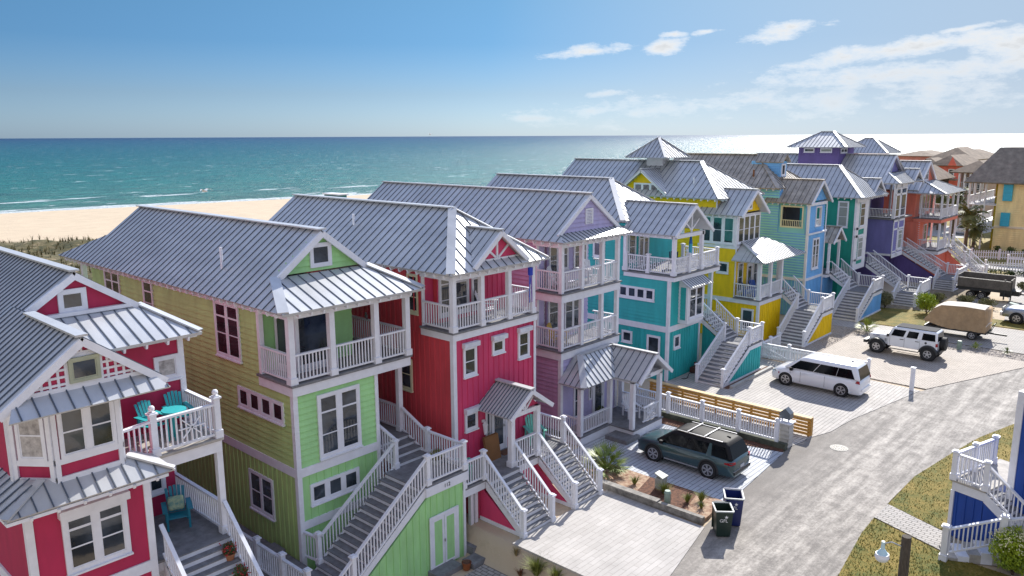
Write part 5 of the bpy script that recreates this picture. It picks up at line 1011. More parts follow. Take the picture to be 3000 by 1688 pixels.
# wheelie bins
def bin_(name, x, y, w_, d_, h, m, label, rz=0):
    t = thing(name, label, 'wheelie bin', (0, 0, 0), 'wheelie bins at the kerb'); k = .78
    def ring(z, s_): return [(-w_/2*s_, -d_/2*s_, z), (w_/2*s_, -d_/2*s_, z), (w_/2*s_, d_/2*s_, z), (-w_/2*s_, d_/2*s_, z)]
    a, b_, c_, e = ring(.04, k), ring(h, 1), ring(h, .9), ring(.12, k*.9)
    MB().add(a+b_+c_+e, [(3, 2, 1, 0)]+[(i, (i+1) % 4, 4+(i+1) % 4, 4+i) for i in range(4)]+[(4+i, 4+(i+1) % 4, 8+(i+1) % 4, 8+i) for i in range(4)]+[(8+i, 8+(i+1) % 4, 12+(i+1) % 4, 12+i) for i in range(4)]+[(12, 13, 14, 15)]).build('tub', m, t)
    mb = MB(); r = ring(h, 1.03)
    for i in range(4): mb.beam(r[i], r[(i+1) % 4], .045, .045)
    mb.build('rim', mat(name+'_rim', (.42, .45, .45), .35), t)
    MB().box(-w_/2, w_/2, d_/2+.02, d_/2+.06, h-.95, h+.04).build('lid', m, t)
    for s_ in (-1, 1): MB().cyl((s_*w_*.36-.03, d_/2-.02, .11), (s_*w_*.36+.03, d_/2-.02, .11), .11, n=14).build('wheel', BLACK, t)
    MB().cyl((-w_/2+.1, d_/2+.1, h+.02), (w_/2-.1, d_/2+.1, h+.02), .018, n=6).build('handle', CHROME, t)
    lm = mat('bin_print', (.85, .85, .85), .5); nrm = (1-k)*d_/2/(h-.04)
    tx = text(t, 'GFL', (-.02, -d_/2*(k+(1-k)*(h-.36)/h)-.012, h-.36), .17, lm, (R(90)-math.atan(nrm)*-1, 0, 0), 'logo')
    mb = MB(); sz = .07
    cx, cz = .07, h-.22; pts = []
    for i in range(10): a = math.pi/2+i*math.pi/5; rr = sz if i % 2 == 0 else sz*.42; pts.append((cx+rr*math.cos(a), -d_/2*(k+(1-k)*(h-.22)/h)-.008, cz+rr*math.sin(a)))
    mb.prism(pts, (0, .004, 0)).build('star_logo', lm, t)
    t.location = (x, y, 0); t.rotation_euler.z = rz; return t
bin_('green_bin', 24.15, 11.85, .60, .68, 1.02, mat('dark_green_plastic', (.012, .03, .022), .4), 'open dark green wheelie bin at the kerb, the nearer of two', R(-52))
bin_('blue_bin', 25.15, 11.95, .64, .75, 1.12, mat('navy_plastic', (.008, .02, .13), .4), 'open navy blue wheelie bin at the kerb, the larger of two', R(-58))
UT = mat('utility_green', (.22, .30, .25), .5); UG = mat('utility_grey', (.34, .36, .33), .6)
def util(x, y, r, h, m, lab, sq=False):
    t = thing('utility_box', lab, 'utility box', (x, y, 0)); mb = MB()
    if sq: mb.box(x-r, x+r, y-r*.8, y+r*.8, .0, h-.12); MB().prism([(x-r*1.1, y-r, h-.12), (x+r*1.1, y-r, h-.12), (x+r*.9, y+r, h), (x-r*.9, y+r, h)][:4], (0, 0, .06)).build('lid', m, t)
    else: mb.cyl((x, y, 0), (x, y, h-.1), r, r*.95, 16); MB().cyl((x, y, h-.1), (x, y, h), r*1.08, r*.8, 16).build('lid', m, t)
    mb.build('cabinet', m, t)
util(25.75, 15.35, .2, .68, UG, 'square grey-green utility box in the sandy bed beside the dark teal car', True)
util(24.75, 14.45, .13, .62, UT, 'small round pale green utility pedestal near the timber edging')
util(56.9, 11.8, .15, .6, UT, 'round green utility pedestal in gravel behind the white off-roader'); util(72.6, 11.5, .3, .6, UT, 'boxy green utility cabinet near the silver pickup', True)
# security light on its pole
t = thing('lamp_pole', 'weathered wooden pole with a white bell security light on the lawn in the lower right', 'street lamp', (20.6, 5.0, 0))
MB().cyl((20.6, 5, 0), (20.6, 5, 3.82), .14, .115, 12).build('pole', mat('old_pole_wood', (.09, .075, .06), .9, var=.3, vscale=5, stretch=(8, 8, 1)), t)
mb = MB().cyl((20.5, 5.08, 3.55), (20.35, 5.28, 3.66), .02, n=6).cyl((20.35, 5.28, 3.66), (20.27, 5.42, 3.6), .02, n=6); mb.build('arm', CHROME, t)
lx, ly = 20.25, 5.45; lh = MB().cyl((lx, ly, 3.44), (lx, ly, 3.66), .055, .04, 12).cyl((lx, ly, 3.3), (lx, ly, 3.44), .16, .06, 18); lh.build('lamp_head', mat('lamp_teal', (.45, .62, .68), .4), t); MB().cyl((lx, ly, 3.22), (lx, ly, 3.32), .18, .165, 18).build('lamp_rim', WHITE, t)
MB().ball((lx, ly, 3.2), .165, .165, .12, 16).build('lamp_globe', mat('frosted_globe', (.62, .66, .7), .3), t)
# beach access shelter and lifeguard-like hut roof seen over the roofs
t = thing('beach_shelter', 'small white beach shelter with teal trim on the sand behind the raspberry house roof', 'shelter', (118, 166, -1)); MB().box(116, 119, 163.2, 170.2, -.35, -.05).build('roof', WHITE, t); MB().box(116.3, 118.7, 163.6, 169.8, -2.2, -.35).build('wall', mat('shelter_teal', (.02, .15, .17), .7), t)

# ================= PLANTS =================
def leaf_clump(mb, c, rx, ry, rz, n, s, flat=.6):
    for i in range(n):
        while True:
            u = [random.uniform(-1, 1) for _ in range(3)]; l = math.sqrt(sum(a*a for a in u))
            if .35 < l <= 1: break
        p = Vector((c[0]+u[0]*rx, c[1]+u[1]*ry, c[2]+u[2]*rz)); a = Vector((random.uniform(-1, 1), random.uniform(-1, 1), random.uniform(-.5, 1))).normalized(); b_ = a.orthogonal().normalized(); e = a.cross(b_); k = s*random.uniform(.6, 1.4)
        o_ = len(mb.v); mb.v += [tuple(p-b_*k), tuple(p+e*k*.5), tuple(p+b_*k), tuple(p-e*k*.5)]; mb.f.append((o_, o_+1, o_+2, o_+3)); mb.mi.append(0)
def shrub(name, x, y, r, h, label, m, n=1600, s=.05, z=0, cat='shrub'):
    t = thing(name, label, cat, (x, y, z)); mb = MB()
    for i in range(7):
        a = random.uniform(0, 6.28); d_ = random.uniform(0, .5)*r; leaf_clump(mb, (x+d_*math.cos(a), y+d_*math.sin(a), z+h*random.uniform(.4, .62)), r*.62, r*.62, h*.38, n//7, s)
    mb.build('foliage', m, t); mb = MB()
    for i in range(6): a = random.uniform(0, 6.28); mb.cyl((x, y, z), (x+math.cos(a)*r*.5, y+math.sin(a)*r*.5, z+h*.6), .025, .01, 5)
    mb.build('stem', mat('shrub_wood', (.1, .07, .05), .9), t); return t
LIME = mat('lime_leaf', (.42, .50, .02), .6, vscale=3, col2=(.12, .20, .01)); VARI = mat('variegated_leaf', (.30, .27, .14), .6, vscale=6, col2=(.04, .07, .02)); DG = mat('dark_leaf', (.10, .15, .03), .6, vscale=2, col2=(.02, .04, .01)); FLW = mat('flower_cream', (.75, .70, .45), .6)
shrub('bush', 66.9, 16.4, 1.05, 1.75, 'round lime green bush on the lawn beside the tan covered trailer', LIME, 2600, .07)
shrub('bush', 67.1, 19.6, .85, 1.4, 'dark variegated bush against the blue stair wall', VARI, 2000, .06)
t = shrub('flowering_bush', 27.95, 3.6, .85, 1.7, 'lime green bush with small cream flowers in the lower right corner', LIME, 5200, .045); mb = MB()
for i in range(420): a, b_ = random.uniform(0, 6.28), random.uniform(.2, 1); mb.ball((27.95+.85*b_*math.cos(a)*.95, 3.6+.85*b_*math.sin(a)*.95, .8+.75*math.sqrt(max(0, 1-b_*b_*.8))*random.uniform(.75, 1)), .02, n=5)
mb.build('flowers', FLW, t)['kind'] = 'stuff'
def grass_plant(x, y, h, n, label, m, z=0, name='ornamental_grass', w=.012, sp=.8, cat='grass clump'):
    mb = MB(); tuft(mb, x, y, z, h, n, w, sp); o = mb.build(name, m); return tag(o, label, cat)
GL = mat('grass_green', (.24, .26, .05), .7, vscale=8, col2=(.09, .11, .02)); GT = mat('grass_tan', (.36, .28, .13), .8, vscale=8, col2=(.16, .12, .05))
grass_plant(18.35, 15.6, .6, 260, 'big green grass clump in the sand in front of the pale driveway', GL, hz_(18.35, 15.6), sp=.9); grass_plant(18.5, 16.65, .3, 60, 'little dark tuft in the sand nearest the shadow edge', GT, hz_(18.5, 16.6)); grass_plant(18.2, 16.2, .3, 70, 'reddish dry tuft in the sand left of the big grass clump', mat('dry_red', (.25, .12, .05), .8), hz_(18.2, 16.2))
grass_plant(18.4, 14.8, .45, 160, 'green grass clump at the very bottom edge of the photo', GL, hz_(18.4, 14.8)); grass_plant(18.6, 18.2, .35, 90, 'dark weed in the shaded sand beneath the raspberry house stairs', GT, -.6)
for x, y, h, n, l in ((25.3, 16.3, .35, 110, 'pale green grass clump behind the round utility pedestal'), (25.35, 14.95, .45, 170, 'upright green grass clump right of the square utility box'), (25.3, 13.9, .35, 110, 'small grass clump in the middle of the red mulch bed'), (25.75, 13.55, .4, 120, 'grass clump close to the open green bin'), (25.2, 13.25, .28, 80, 'lowest grass clump at the road end of the sandy bed')):
    grass_plant(x, y, h, n, l, GL, .12)
def frond_plant(x, y, z, r, n, label, name, m, up_=.9, cat='palmetto'):
    mb = MB()
    for i in range(n):
        a = random.uniform(0, 6.28); e = random.uniform(.15, 1.25)*up_; L_ = r*random.uniform(.7, 1.1); d = Vector((math.cos(a)*math.cos(e), math.sin(a)*math.cos(e), math.sin(e))); p = Vector((x, y, z+.1)); mid = p+d*L_*.6
        for k in range(7):
            f_ = (k-3)*.28; d2 = Vector((math.cos(a+f_)*math.cos(e), math.sin(a+f_)*math.cos(e), math.sin(e)-.25*abs(f_))); tip = mid+d2*L_*.55-Vector((0, 0, .1*r)); sd = d.cross(Vector((0, 0, 1))).normalized()*.02*r*1.6
            mb.add([mid-sd, mid+sd, tip], [(0, 1, 2)])
        mb.beam(p, mid, .02, .015)
    return tag(mb.build(name, m), label, cat)
PALM = mat('palmetto_leaf', (.20, .26, .05), .5, vscale=3, col2=(.07, .11, .015))
frond_plant(25.6, 17.9, .1, 1.15, 70, 'dense fan-leaved palmetto beside the right stair of the raspberry house', 'palmetto', PALM)
frond_plant(57.6, 17.9, 0, 1.0, 45, 'spiky yucca in the gravel ahead of the white off-roader', 'yucca', mat('yucca_leaf', (.36, .38, .06), .5, col2=(.14, .2, .03)), 1.2, 'yucca')
frond_plant(57.6, 11.0, 0, .5, 26, 'small yucca in the gravel behind the spare wheel', 'yucca', mat('yucca_leaf', (.3, .3, .06)), 1.2, 'yucca'); frond_plant(57.6, 9.2, 0, .4, 20, 'tiny spiky plant in the gravel strip at the right', 'yucca', PALM, 1.2, 'yucca')
for i, (x, y, r, h, l) in enumerate(((70.5, 17.6, .5, .7, 'grey-green weed bush beside the violet landing'), (72.6, 16.9, .6, .8, 'spiky dark bush in front of the dump trailer'), (73.6, 15.2, .8, .7, 'loose olive bush by the trailer wheels'), (72.3, 13.3, .9, .9, 'olive bush between the pickup and the dump trailer'), (69.6, 13.0, .7, .8, 'dry bush just left of the silver pickup'), (83, 12.6, .8, .8, 'pale bush on the far right of the sandy verge'))): shrub('verge_bush', x, y, r, h, l, mat('olive_leaf', (.22, .21, .08), .8, vscale=3, col2=(.07, .08, .03)), 700, .07)
def palm_tree(x, y, h, r, label, lean=.3):
    t = thing('palm_tree', label, 'tree', (x, y, 0)); MB().cyl((x, y, 0), (x+lean*.5, y, h*.5), .22, .17, 9).cyl((x+lean*.5, y, h*.5), (x+lean, y, h), .17, .14, 9).build('trunk', mat('palm_trunk', (.14, .10, .07), .9, var=.3, vscale=6), t); mb = MB(); c = Vector((x+lean, y, h))
    for i in range(46):
        a = random.uniform(0, 6.28); e = random.uniform(-1.1, 1.2); L_ = r*random.uniform(.7, 1.1); d = Vector((math.cos(a)*math.cos(e), math.sin(a)*math.cos(e), math.sin(e))); p = c
        for k in range(6):
            q_ = p+d*L_/6; d = (d-Vector((0, 0, .16))).normalized(); sd = d.cross(Vector((0, 0, 1))).normalized()
            for s_ in (-1, 1): mb.add([p, q_, q_+sd*s_*.28*r+Vector((0, 0, -.12*r))], [(0, 1, 2)])
            p = q_
    mb.build('crown', mat('palm_crown', (.22, .22, .07), .6, vscale=2, col2=(.06, .08, .02)), t)
for x, y, h, r, l in ((105.5, 22.4, 4.6, 1.9, 'tall shaggy palm left of the big yellow house'), (107.5, 22.0, 2.8, 1.6, 'lower palm against the porch of the big yellow house'), (121, 27.5, 5.5, 2.0, 'palm seen through the coral house porch'), (128, 31, 5.0, 1.9, 'far palm behind the coral house porch posts')): palm_tree(x, y, h, r, l)
# ================= VEHICLES =================
def paint(name, c, met=0.0, rough=.32): return mat(name, c, rough, met, var=.02, coat=1)
def wheel(t, side, y, r, wd, hw, rimm, ns=5, rimr=.62, chunky=False, two=True):
    """side -1 = the -X side"""
    xo = side*(hw+.015); xi = side*(hw-wd)
    mb = MB().cyl((xi, y, r), (xo-side*.02, y, r), r, n=28).cyl((xo-side*.02, y, r), (xo, y, r), r, r*.93, 28)
    if chunky:
        for i in range(26): a = 6.283*i/26; mb.box(min(xi, xo), max(xi, xo)-.02*0, y+r*.985*math.cos(a)-.03, y+r*.985*math.cos(a)+.03, r+r*.985*math.sin(a)-.02, r+r*.985*math.sin(a)+.02)
    w = mb.build('wheel', BLACK, t)
    R_ = r*rimr; q = MB().cyl((xo-side*.005, y, r), (xo+side*.006, y, r), R_*.98, n=24); q.build('hub_recess', mat('rim_shadow', (.03, .03, .035), .6), w)
    q = MB(); n = 24; vi = []
    for i in range(n):
        for rr in (R_, R_*.88):
            a = 6.283*i/n; vi.append((xo+side*.016, y+rr*math.cos(a), r+rr*math.sin(a)))
    q.add(vi, [(2*i, 2*i+1, (2*i+3) % (2*n), (2*i+2) % (2*n)) for i in range(n)])
    for i in range(ns):
        a = 6.283*i/ns+.3; 
        for da in ((-.13, .13) if two else (0,)): q.beam((xo+side*.012, y+R_*.12*math.cos(a), r+R_*.12*math.sin(a)), (xo+side*.014, y+R_*.93*math.cos(a+da), r+R_*.93*math.sin(a+da)), R_*.14 if two else R_*.3, .012, (1, 0, 0))
    q.cyl((xo, y, r), (xo+side*.02, y, r), R_*.2, n=10); q.build('rim', rimm, w)
def loft(secs):
    mb = MB(); n = len(secs[0]); 
    for s_ in secs: mb.v += s_
    for i in range(len(secs)-1):
        for j in range(n-1): mb.f.append((i*n+j, i*n+j+1, (i+1)*n+j+1, (i+1)*n+j))
    mb.f.append(tuple(range(n))); mb.f.append(tuple((len(secs)-1)*n+j for j in range(n))[::-1]); mb.mi = [0]*len(mb.f); return mb
def lower_body(st, sill):
    """st: (y, halfwidth, shoulder z, top z)"""
    out = []
    for y, hw, sh, tp in st:
        half = [(hw*.90, sill), (hw*.985, sill+.12), (hw, (sill+sh)/2), (hw*.985, sh-.06), (hw*.93, sh), (hw*.72, tp-.015), (hw*.35, tp), (0, tp+.008)]
        out.append([(-a, y, z) for a, z in half]+[(a, y, z) for a, z in half[::-1][1:]])
    return loft(out)
def place(t, x, y): t.location = (x, y, .03)
def ghouse(t, m, wb, wt, z0, z1, b0, b1, t0, t1, glass, pillars, roofm=None, crown=.05):
    """tapered cabin: base b0..b1 (rear..front), top t0..t1; side glass between pillar fractions"""
    zm = z0+(z1-z0)*.9
    def P(u, v, s_): # u rear->front, v height
        yb_ = b0+(b1-b0)*u; yt = t0+(t1-t0)*u; return Vector((s_*(wb+(wt-wb)*v), yb_+(yt-yb_)*v, z0+(zm-z0)*v))
    base = [P(0, 0, -1), P(1, 0, -1), P(1, 0, 1), P(0, 0, 1)]; top = [P(0, 1, -1), P(1, 1, -1), P(1, 1, 1), P(0, 1, 1)]
    k = .86; rf = [(-wt*k, t0+.12, z1), (-wt*k, t1-.16, z1), (wt*k, t1-.16, z1), (wt*k, t0+.12, z1)]; cr = [(-wt*.3, t0+.3, z1+crown), (-wt*.3, t1-.5, z1+crown), (wt*.3, t1-.5, z1+crown), (wt*.3, t0+.3, z1+crown)]
    mb = MB(); mb.add(base+top+rf+cr, [(3, 2, 1, 0)]+[(4*j+i, 4*j+(i+1) % 4, 4*j+4+(i+1) % 4, 4*j+4+i) for j in range(3) for i in range(4)]+[(12, 13, 14, 15)])
    ca = mb.build('cabin', m, t, smooth=True, bev=.11)
    for s_ in (-1, 1):
        for u0, u1, a0, a1 in pillars:      # fractions at belt, shift at top
            q = [P(u0, .1, s_), P(u1, .1, s_), P(a1, .84, s_), P(a0, .84, s_)]; n = (q[1]-q[0]).cross(q[3]-q[0]).normalized()
            if n.x*s_ < 0: n = -n
            MB().prism([p-n*.02 for p in q], n*.028).build('side_window', glass, ca)
    for u, nm in ((1, 'windshield'), (0, 'rear_window')):
        q = []
        for v in (.08, .94):
            a, b_ = P(u, v, -1), P(u, v, 1); q += [(a+(b_-a)*.07, a+(b_-a)*.93)] 
        pts = [q[0][0], q[0][1], q[1][1], q[1][0]]; n = (pts[1]-pts[0]).cross(pts[3]-pts[0]).normalized()
        if n.y*(1 if u else -1) < 0: n = -n
        MB().prism([p-n*.02 for p in pts], n*.03).build(nm, glass, ca)
    return ca
def arch(t, hw, y, r, m, w=.1, out=.02, t0=-.15, t1=math.pi+.15, inner=True):
    for s_ in (-1, 1):
        if inner: MB().cyl((s_*(hw-.3), y, r), (s_*(hw+.004), y, r), r*1.14, n=28).build('wheel_well', mat('wheel_well_black', (.008, .008, .01), .95), t)
        mb = MB(); n = 16; v = []
        for i in range(n+1):
            a = t0+(t1-t0)*i/n
            for rr, dx in ((r*1.12, 0), (r*1.12, out), (r*1.12+w, out), (r*1.12+w+.02, 0)): v.append((s_*(hw-.03+dx+.03*(dx > 0)), y+rr*math.cos(a), r+rr*math.sin(a)))
        mb.add(v, [(4*i+j, 4*i+(j+1) % 4, 4*i+4+(j+1) % 4, 4*i+4+j) for i in range(n) for j in range(4)]); mb.build('wheel_arch', m, t)
# --- dark teal SUV (nose towards the house) ---
SUVP = paint('dark_teal_car_paint', (.03, .075, .09), .35); BLK = mat('black_car_paint', (.016, .016, .018), .6, spec=.15, var=.02)
t = thing('suv_car', 'dark blue-green SUV with black roof and silver roof bars on the bluish paved driveway', 'car', (0, 0, 0), 'vehicles parked on the driveways')
hw = .90
lower_body([(-2.34, .66, .72, .80), (-2.28, .80, .88, .98), (-2.05, .88, .98, 1.02), (-1.2, .90, 1.0, 1.04), (0, .90, .97, 1.01), (.95, .895, .94, 1.0), (1.35, .89, .92, .99), (1.9, .87, .86, .93), (2.2, .80, .76, .84), (2.32, .62, .62, .68)], .26).build('body', SUVP, t, smooth=True)
ca = ghouse(t, BLK, .84, .68, .94, 1.60, -2.28, 1.35, -2.0, .55, GLASSC, [(.03, .255, .05, .25), (.33, .60, .31, .60), (.625, .93, .635, .95)])
for s_ in (-1, 1): MB().prism([(s_*.85, -1.37, .96), (s_*.85, -1.12, .96), (s_*.70, -1.22, 1.48), (s_*.70, -1.32, 1.48)], (s_*.012, 0, 0)).build('pillar', SUVP, ca)
mb = MB()
for s_ in (-1, 1): mb.beam((s_*.62, -1.75, 1.62), (s_*.62, .35, 1.62), .035, .03)
mb.build('roof_rail', CHROME, t); mb = MB()
for y in (-.95, -.15): mb.beam((-.66, y, 1.68), (.66, y, 1.68), .05, .025)
mb.build('roof_bar', CHROME, t)
MB().ball((0, -1.7, 1.65), .05, .1, .04).build('antenna_fin', BLK, t)
for y in (1.35, -1.27): arch(t, hw, y, .36, TRIMBLK, .05, .015)
for y in (1.35, -1.27):
    for s_ in (-1, 1): wheel(t, s_, y, .36, .24, hw+.0, CHROME, 6, .7)
MB().box(-.93, -.88, -.8, .8, .30, .34).box(.88, .93, -.8, .8, .30, .34).build('side_trim', CHROME, t)
RED = mat('tail_lamp_red', (.35, .01, .02), .15); 
for s_ in (-1, 1): MB().prism([(s_*.60, -2.345, .90), (s_*.84, -2.27, .90), (s_*.885, -1.98, .86), (s_*.885, -2.0, .80), (s_*.84, -2.28, .79), (s_*.60, -2.35, .80)], (s_*.02, 0, .005)).build('tail_lamp', RED, t); MB().box(s_*.93-.07, s_*.93+.07, .88, 1.02, .96, 1.08).build('mirror', BLK, t); MB().prism([(s_*.5, 2.30, .70), (s_*.80, 2.2, .74), (s_*.82, 2.17, .66), (s_*.5, 2.32, .62)], (0, .02, 0)).build('headlight', mat('lamp_clear', (.4, .42, .45), .1, .3), t)
MB().box(-.7, .7, -2.38, -2.28, .36, .5).build('bumper_trim', TRIMBLK, t); MB().box(-.16, .16, -2.36, -2.33, .54, .66).build('number_plate', mat('plate_white', (.6, .62, .66), .5), t); MB().box(-.75, .75, -2.37, -2.3, .50, .52).build('bumper_strip', CHROME, t)
place(t, 28.85, 15.75)
# --- white minivan ---
VANP = paint('white_car_paint', (.78, .79, .82))
t = thing('minivan_car', 'white minivan with silver wheels and dark side glass on the grey paved driveway', 'car', (0, 0, 0), 'vehicles parked on the driveways')
hw = .97
lower_body([(-2.5, .7, .8, .9), (-2.42, .88, .98, 1.06), (-2.1, .96, 1.02, 1.06), (-1, .97, 1.0, 1.04), (.2, .97, 1.0, 1.04), (1.25, .96, .96, 1.06), (1.7, .94, .9, 1.02), (2.1, .9, .8, .94), (2.38, .8, .68, .8), (2.52, .6, .54, .6)], .22).build('body', VANP, t, smooth=True)
ca = ghouse(t, VANP, .93, .77, 1.0, 1.72, -2.47, 1.75, -2.25, .85, GLASSC, [(.06, .30, .10, .30), (.305, .60, .305, .60), (.61, .93, .61, .95)], crown=.05)
for y in (1.55, -1.54): arch(t, hw, y, .36, VANP, .03, .01)
for y in (1.55, -1.54):
    for s_ in (-1, 1): wheel(t, s_, y, .36, .24, hw, CHROME, 5, .68)
for s_ in (-1, 1):
    MB().prism([(s_*.86, -2.44, 1.0), (s_*.93, -2.32, 1.02), (s_*.95, -2.25, .9), (s_*.86, -2.46, .84)], (s_*.02, -.01, 0)).build('tail_lamp', RED, t)
    MB().box(s_*1.03-.08, s_*1.03+.08, 1.15, 1.3, .95, 1.12).build('mirror', BLK, t); MB().prism([(s_*.62, 2.44, .70), (s_*.88, 2.18, .80), (s_*.90, 2.12, .70), (s_*.64, 2.46, .6)], (s_*.01, .02, 0)).build('headlight', mat('lamp_clear', (.4, .42, .45), .1, .3), t)
    mb = MB()
    for y in (.72, -.62, 1.3): mb.box(s_*.972-.003, s_*.972+.003, y-.006, y+.006, .35, .95)
    mb.build('door_gap', TRIMBLK, t); mb = MB()
    for y in (.55, .85-.45): mb.box(s_*.985-.012, s_*.985+.012, y-.1, y+.1, .86, .89)
    mb.build('door_handle', VANP, t)
    MB().box(s_*.95-.004, s_*.975, 1.93, 1.98, .62, .72).build('side_reflector', RED, t)
mb = MB()
for i in range(5): mb.box(-.5+i*.25-.01, -.5+i*.25+.01, -1.9, .3, 1.70, 1.75)
mb.build('roof_ribs', VANP, t); MB().ball((0, -1.75, 1.78), .04, .12, .05).build('antenna_fin', mat('navy_fin', (.01, .02, .12), .3), t)
MB().box(-.7, .7, -2.55, -2.5, .42, .52).build('bumper_trim', VANP, t)
place(t, 43.0, 15.68)
# --- white off-roader ---
t = thing('offroad_car', 'boxy white off-road vehicle with black fenders, dark roof panel and a rear spare wheel on the tan brick driveway', 'car', (0, 0, 0), 'vehicles parked on the driveways')
hw = .80
mb = MB().box(-hw, hw, -2.02, .85, .58, 1.22).prism([(-.72, .85, .62), (-.72, .85, 1.24), (-.62, 2.05, 1.14), (-.62, 2.05, .62)], (0, 0, 0)) if False else MB()
mb.box(-hw, hw, -2.02, .88, .58, 1.22); mb.add([(-.70, .88, .62), (.70, .88, .62), (.56, 2.08, .62), (-.56, 2.08, .62), (-.70, .88, 1.24), (.70, .88, 1.24), (.54, 2.08, 1.14), (-.54, 2.08, 1.14)], [(3, 2, 1, 0), (4, 5, 6, 7), (0, 1, 5, 4), (1, 2, 6, 5), (2, 3, 7, 6), (3, 0, 4, 7)]); mb.build('body', VANP, t, bev=.04)
ca = ghouse(t, VANP, .79, .70, 1.21, 1.84, -2.02, .92, -1.98, .62, GLASSC, [(.04, .31, .05, .31), (.40, .62, .40, .62), (.68, .93, .68, .95)], crown=.01)
MB().box(-.58, .58, -1.85, .45, 1.845, 1.875).build('roof_panel', mat('dark_soft_top', (.035, .035, .04), .9), ca)
for y in (1.5, -1.55): arch(t, hw, y, .42, TRIMBLK, .08, .17, .12, math.pi-.12)
for y in (1.5, -1.55):
    for s_ in (-1, 1): wheel(t, s_, y, .43, .30, hw+.14, CHROME, 5, .55, True, False)
MB().box(-.85, .85, 2.12, 2.34, .55, .75).build('bumper', TRIMBLK, t); MB().box(-.8, .8, -2.2, -2.03, .5, .68).build('bumper', TRIMBLK, t)
sp_ = MB().cyl((.08, -2.05, 1.02), (.08, -2.34, 1.02), .42, n=26).build('spare_wheel', BLACK, t); MB().cyl((.08, -2.34, 1.02), (.08, -2.36, 1.02), .2, n=16).build('rim', mat('rim_shadow', (.03, .03, .035), .6), sp_)
for s_ in (-1, 1):
    MB().cyl((s_*.42, 2.08, .98), (s_*.42, 2.12, .98), .1, n=14).build('headlight', mat('lamp_clear', (.4, .42, .45), .1, .3), t); MB().box(s_*.80-.03, s_*.80+.03, -2.06, -1.94, .95, 1.15).build('tail_lamp', RED, t); MB().box(s_*.92-.1, s_*.92+.06, .78, .9, 1.2, 1.4).build('mirror', TRIMBLK, t)
    mb = MB()
    for y in (.05, -.85): mb.box(s_*.805-.012, s_*.805+.012, y-.12, y+.1, 1.08, 1.12)
    mb.build('door_handle', TRIMBLK, t); mb = MB()
    for y in (.75, -.12, -1.02): mb.box(s_*.802-.003, s_*.802+.003, y-.006, y+.006, .62, 1.2)
    for i in range(3): mb.box(s_*.803-.003, s_*.803+.003, .93, 1.05, .86+i*.06, .885+i*.06)
    mb.build('door_gap', TRIMBLK, t)
    MB().beam((s_*.85, .7, .44), (s_*.85, -1.0, .44), .08, .04).build('side_step', TRIMBLK, t)
    MB().cyl((s_*.80, -1.62+.25, 1.1), (s_*.815, -1.62+.25, 1.1), .07, n=12).build('fuel_cap', TRIMBLK, t)
text(t, 'RUBICON', (-.64, 1.48, 1.10), .15, mat('navy_decal', (.02, .04, .15), .4), (R(90), 0, R(-83)-0), 'lettering') 
mb = MB().box(-.3, .3, 1.3, 1.7, 1.175, 1.205); mb.build('hood_decal', mat('hood_black', (.04, .04, .045), .5), t) if False else None
mb = MB().box(-.36, -.22, 1.1, 1.5, 1.215, 1.222).box(.22, .36, 1.1, 1.5, 1.215, 1.222); mb.build('hood_vent', TRIMBLK, t)
MB().box(-.62, .62, .86, .93, 1.235, 1.26).build('cowl', TRIMBLK, t)
place(t, 53.4, 14.15)
# --- silver pickup (front part in view) ---
SILV = paint('silver_blue_paint', (.30, .33, .38), .6)
t = thing('pickup_truck', 'silver-blue pickup truck cut by the right edge of the photo', 'truck', (0, 0, 0), 'vehicles parked on the driveways')
hw = .98
lower_body([(-2.9, .9, 1.1, 1.15), (-2.8, .96, 1.15, 1.2), (0, .98, 1.15, 1.2), (1.3, .98, 1.12, 1.25), (2.3, .95, 1.05, 1.2), (2.75, .88, .95, 1.08), (2.85, .8, .7, .8)], .45).build('body', SILV, t, smooth=True)
ghouse(t, SILV, .88, .72, 1.18, 1.85, -1.2, 1.35, -1.0, .75, GLASSC, [(.05, .45, .07, .45), (.5, .92, .5, .94)])
for y in (1.85, -1.85):
    arch(t, hw, y, .42, SILV, .03, .01)
    for s_ in (-1, 1): wheel(t, s_, y, .42, .28, hw, CHROME, 5, .6)
MB().box(-.9, .9, 2.8, 2.96, .5, .78).build('bumper', CHROME, t); MB().box(-.5, .5, 2.84, 2.9, .8, 1.08).build('grille', TRIMBLK, t)
for s_ in (-1, 1): MB().box(s_*.75-.16, s_*.75+.16, 2.72, 2.86, .85, 1.06).build('headlight', mat('lamp_clear', (.4, .42, .45), .1, .3), t); MB().box(s_*1.05-.1, s_*1.05+.08, 1.0, 1.15, 1.2, 1.42).build('mirror', BLK, t)
t.location = (68.5, 8.6, 0)
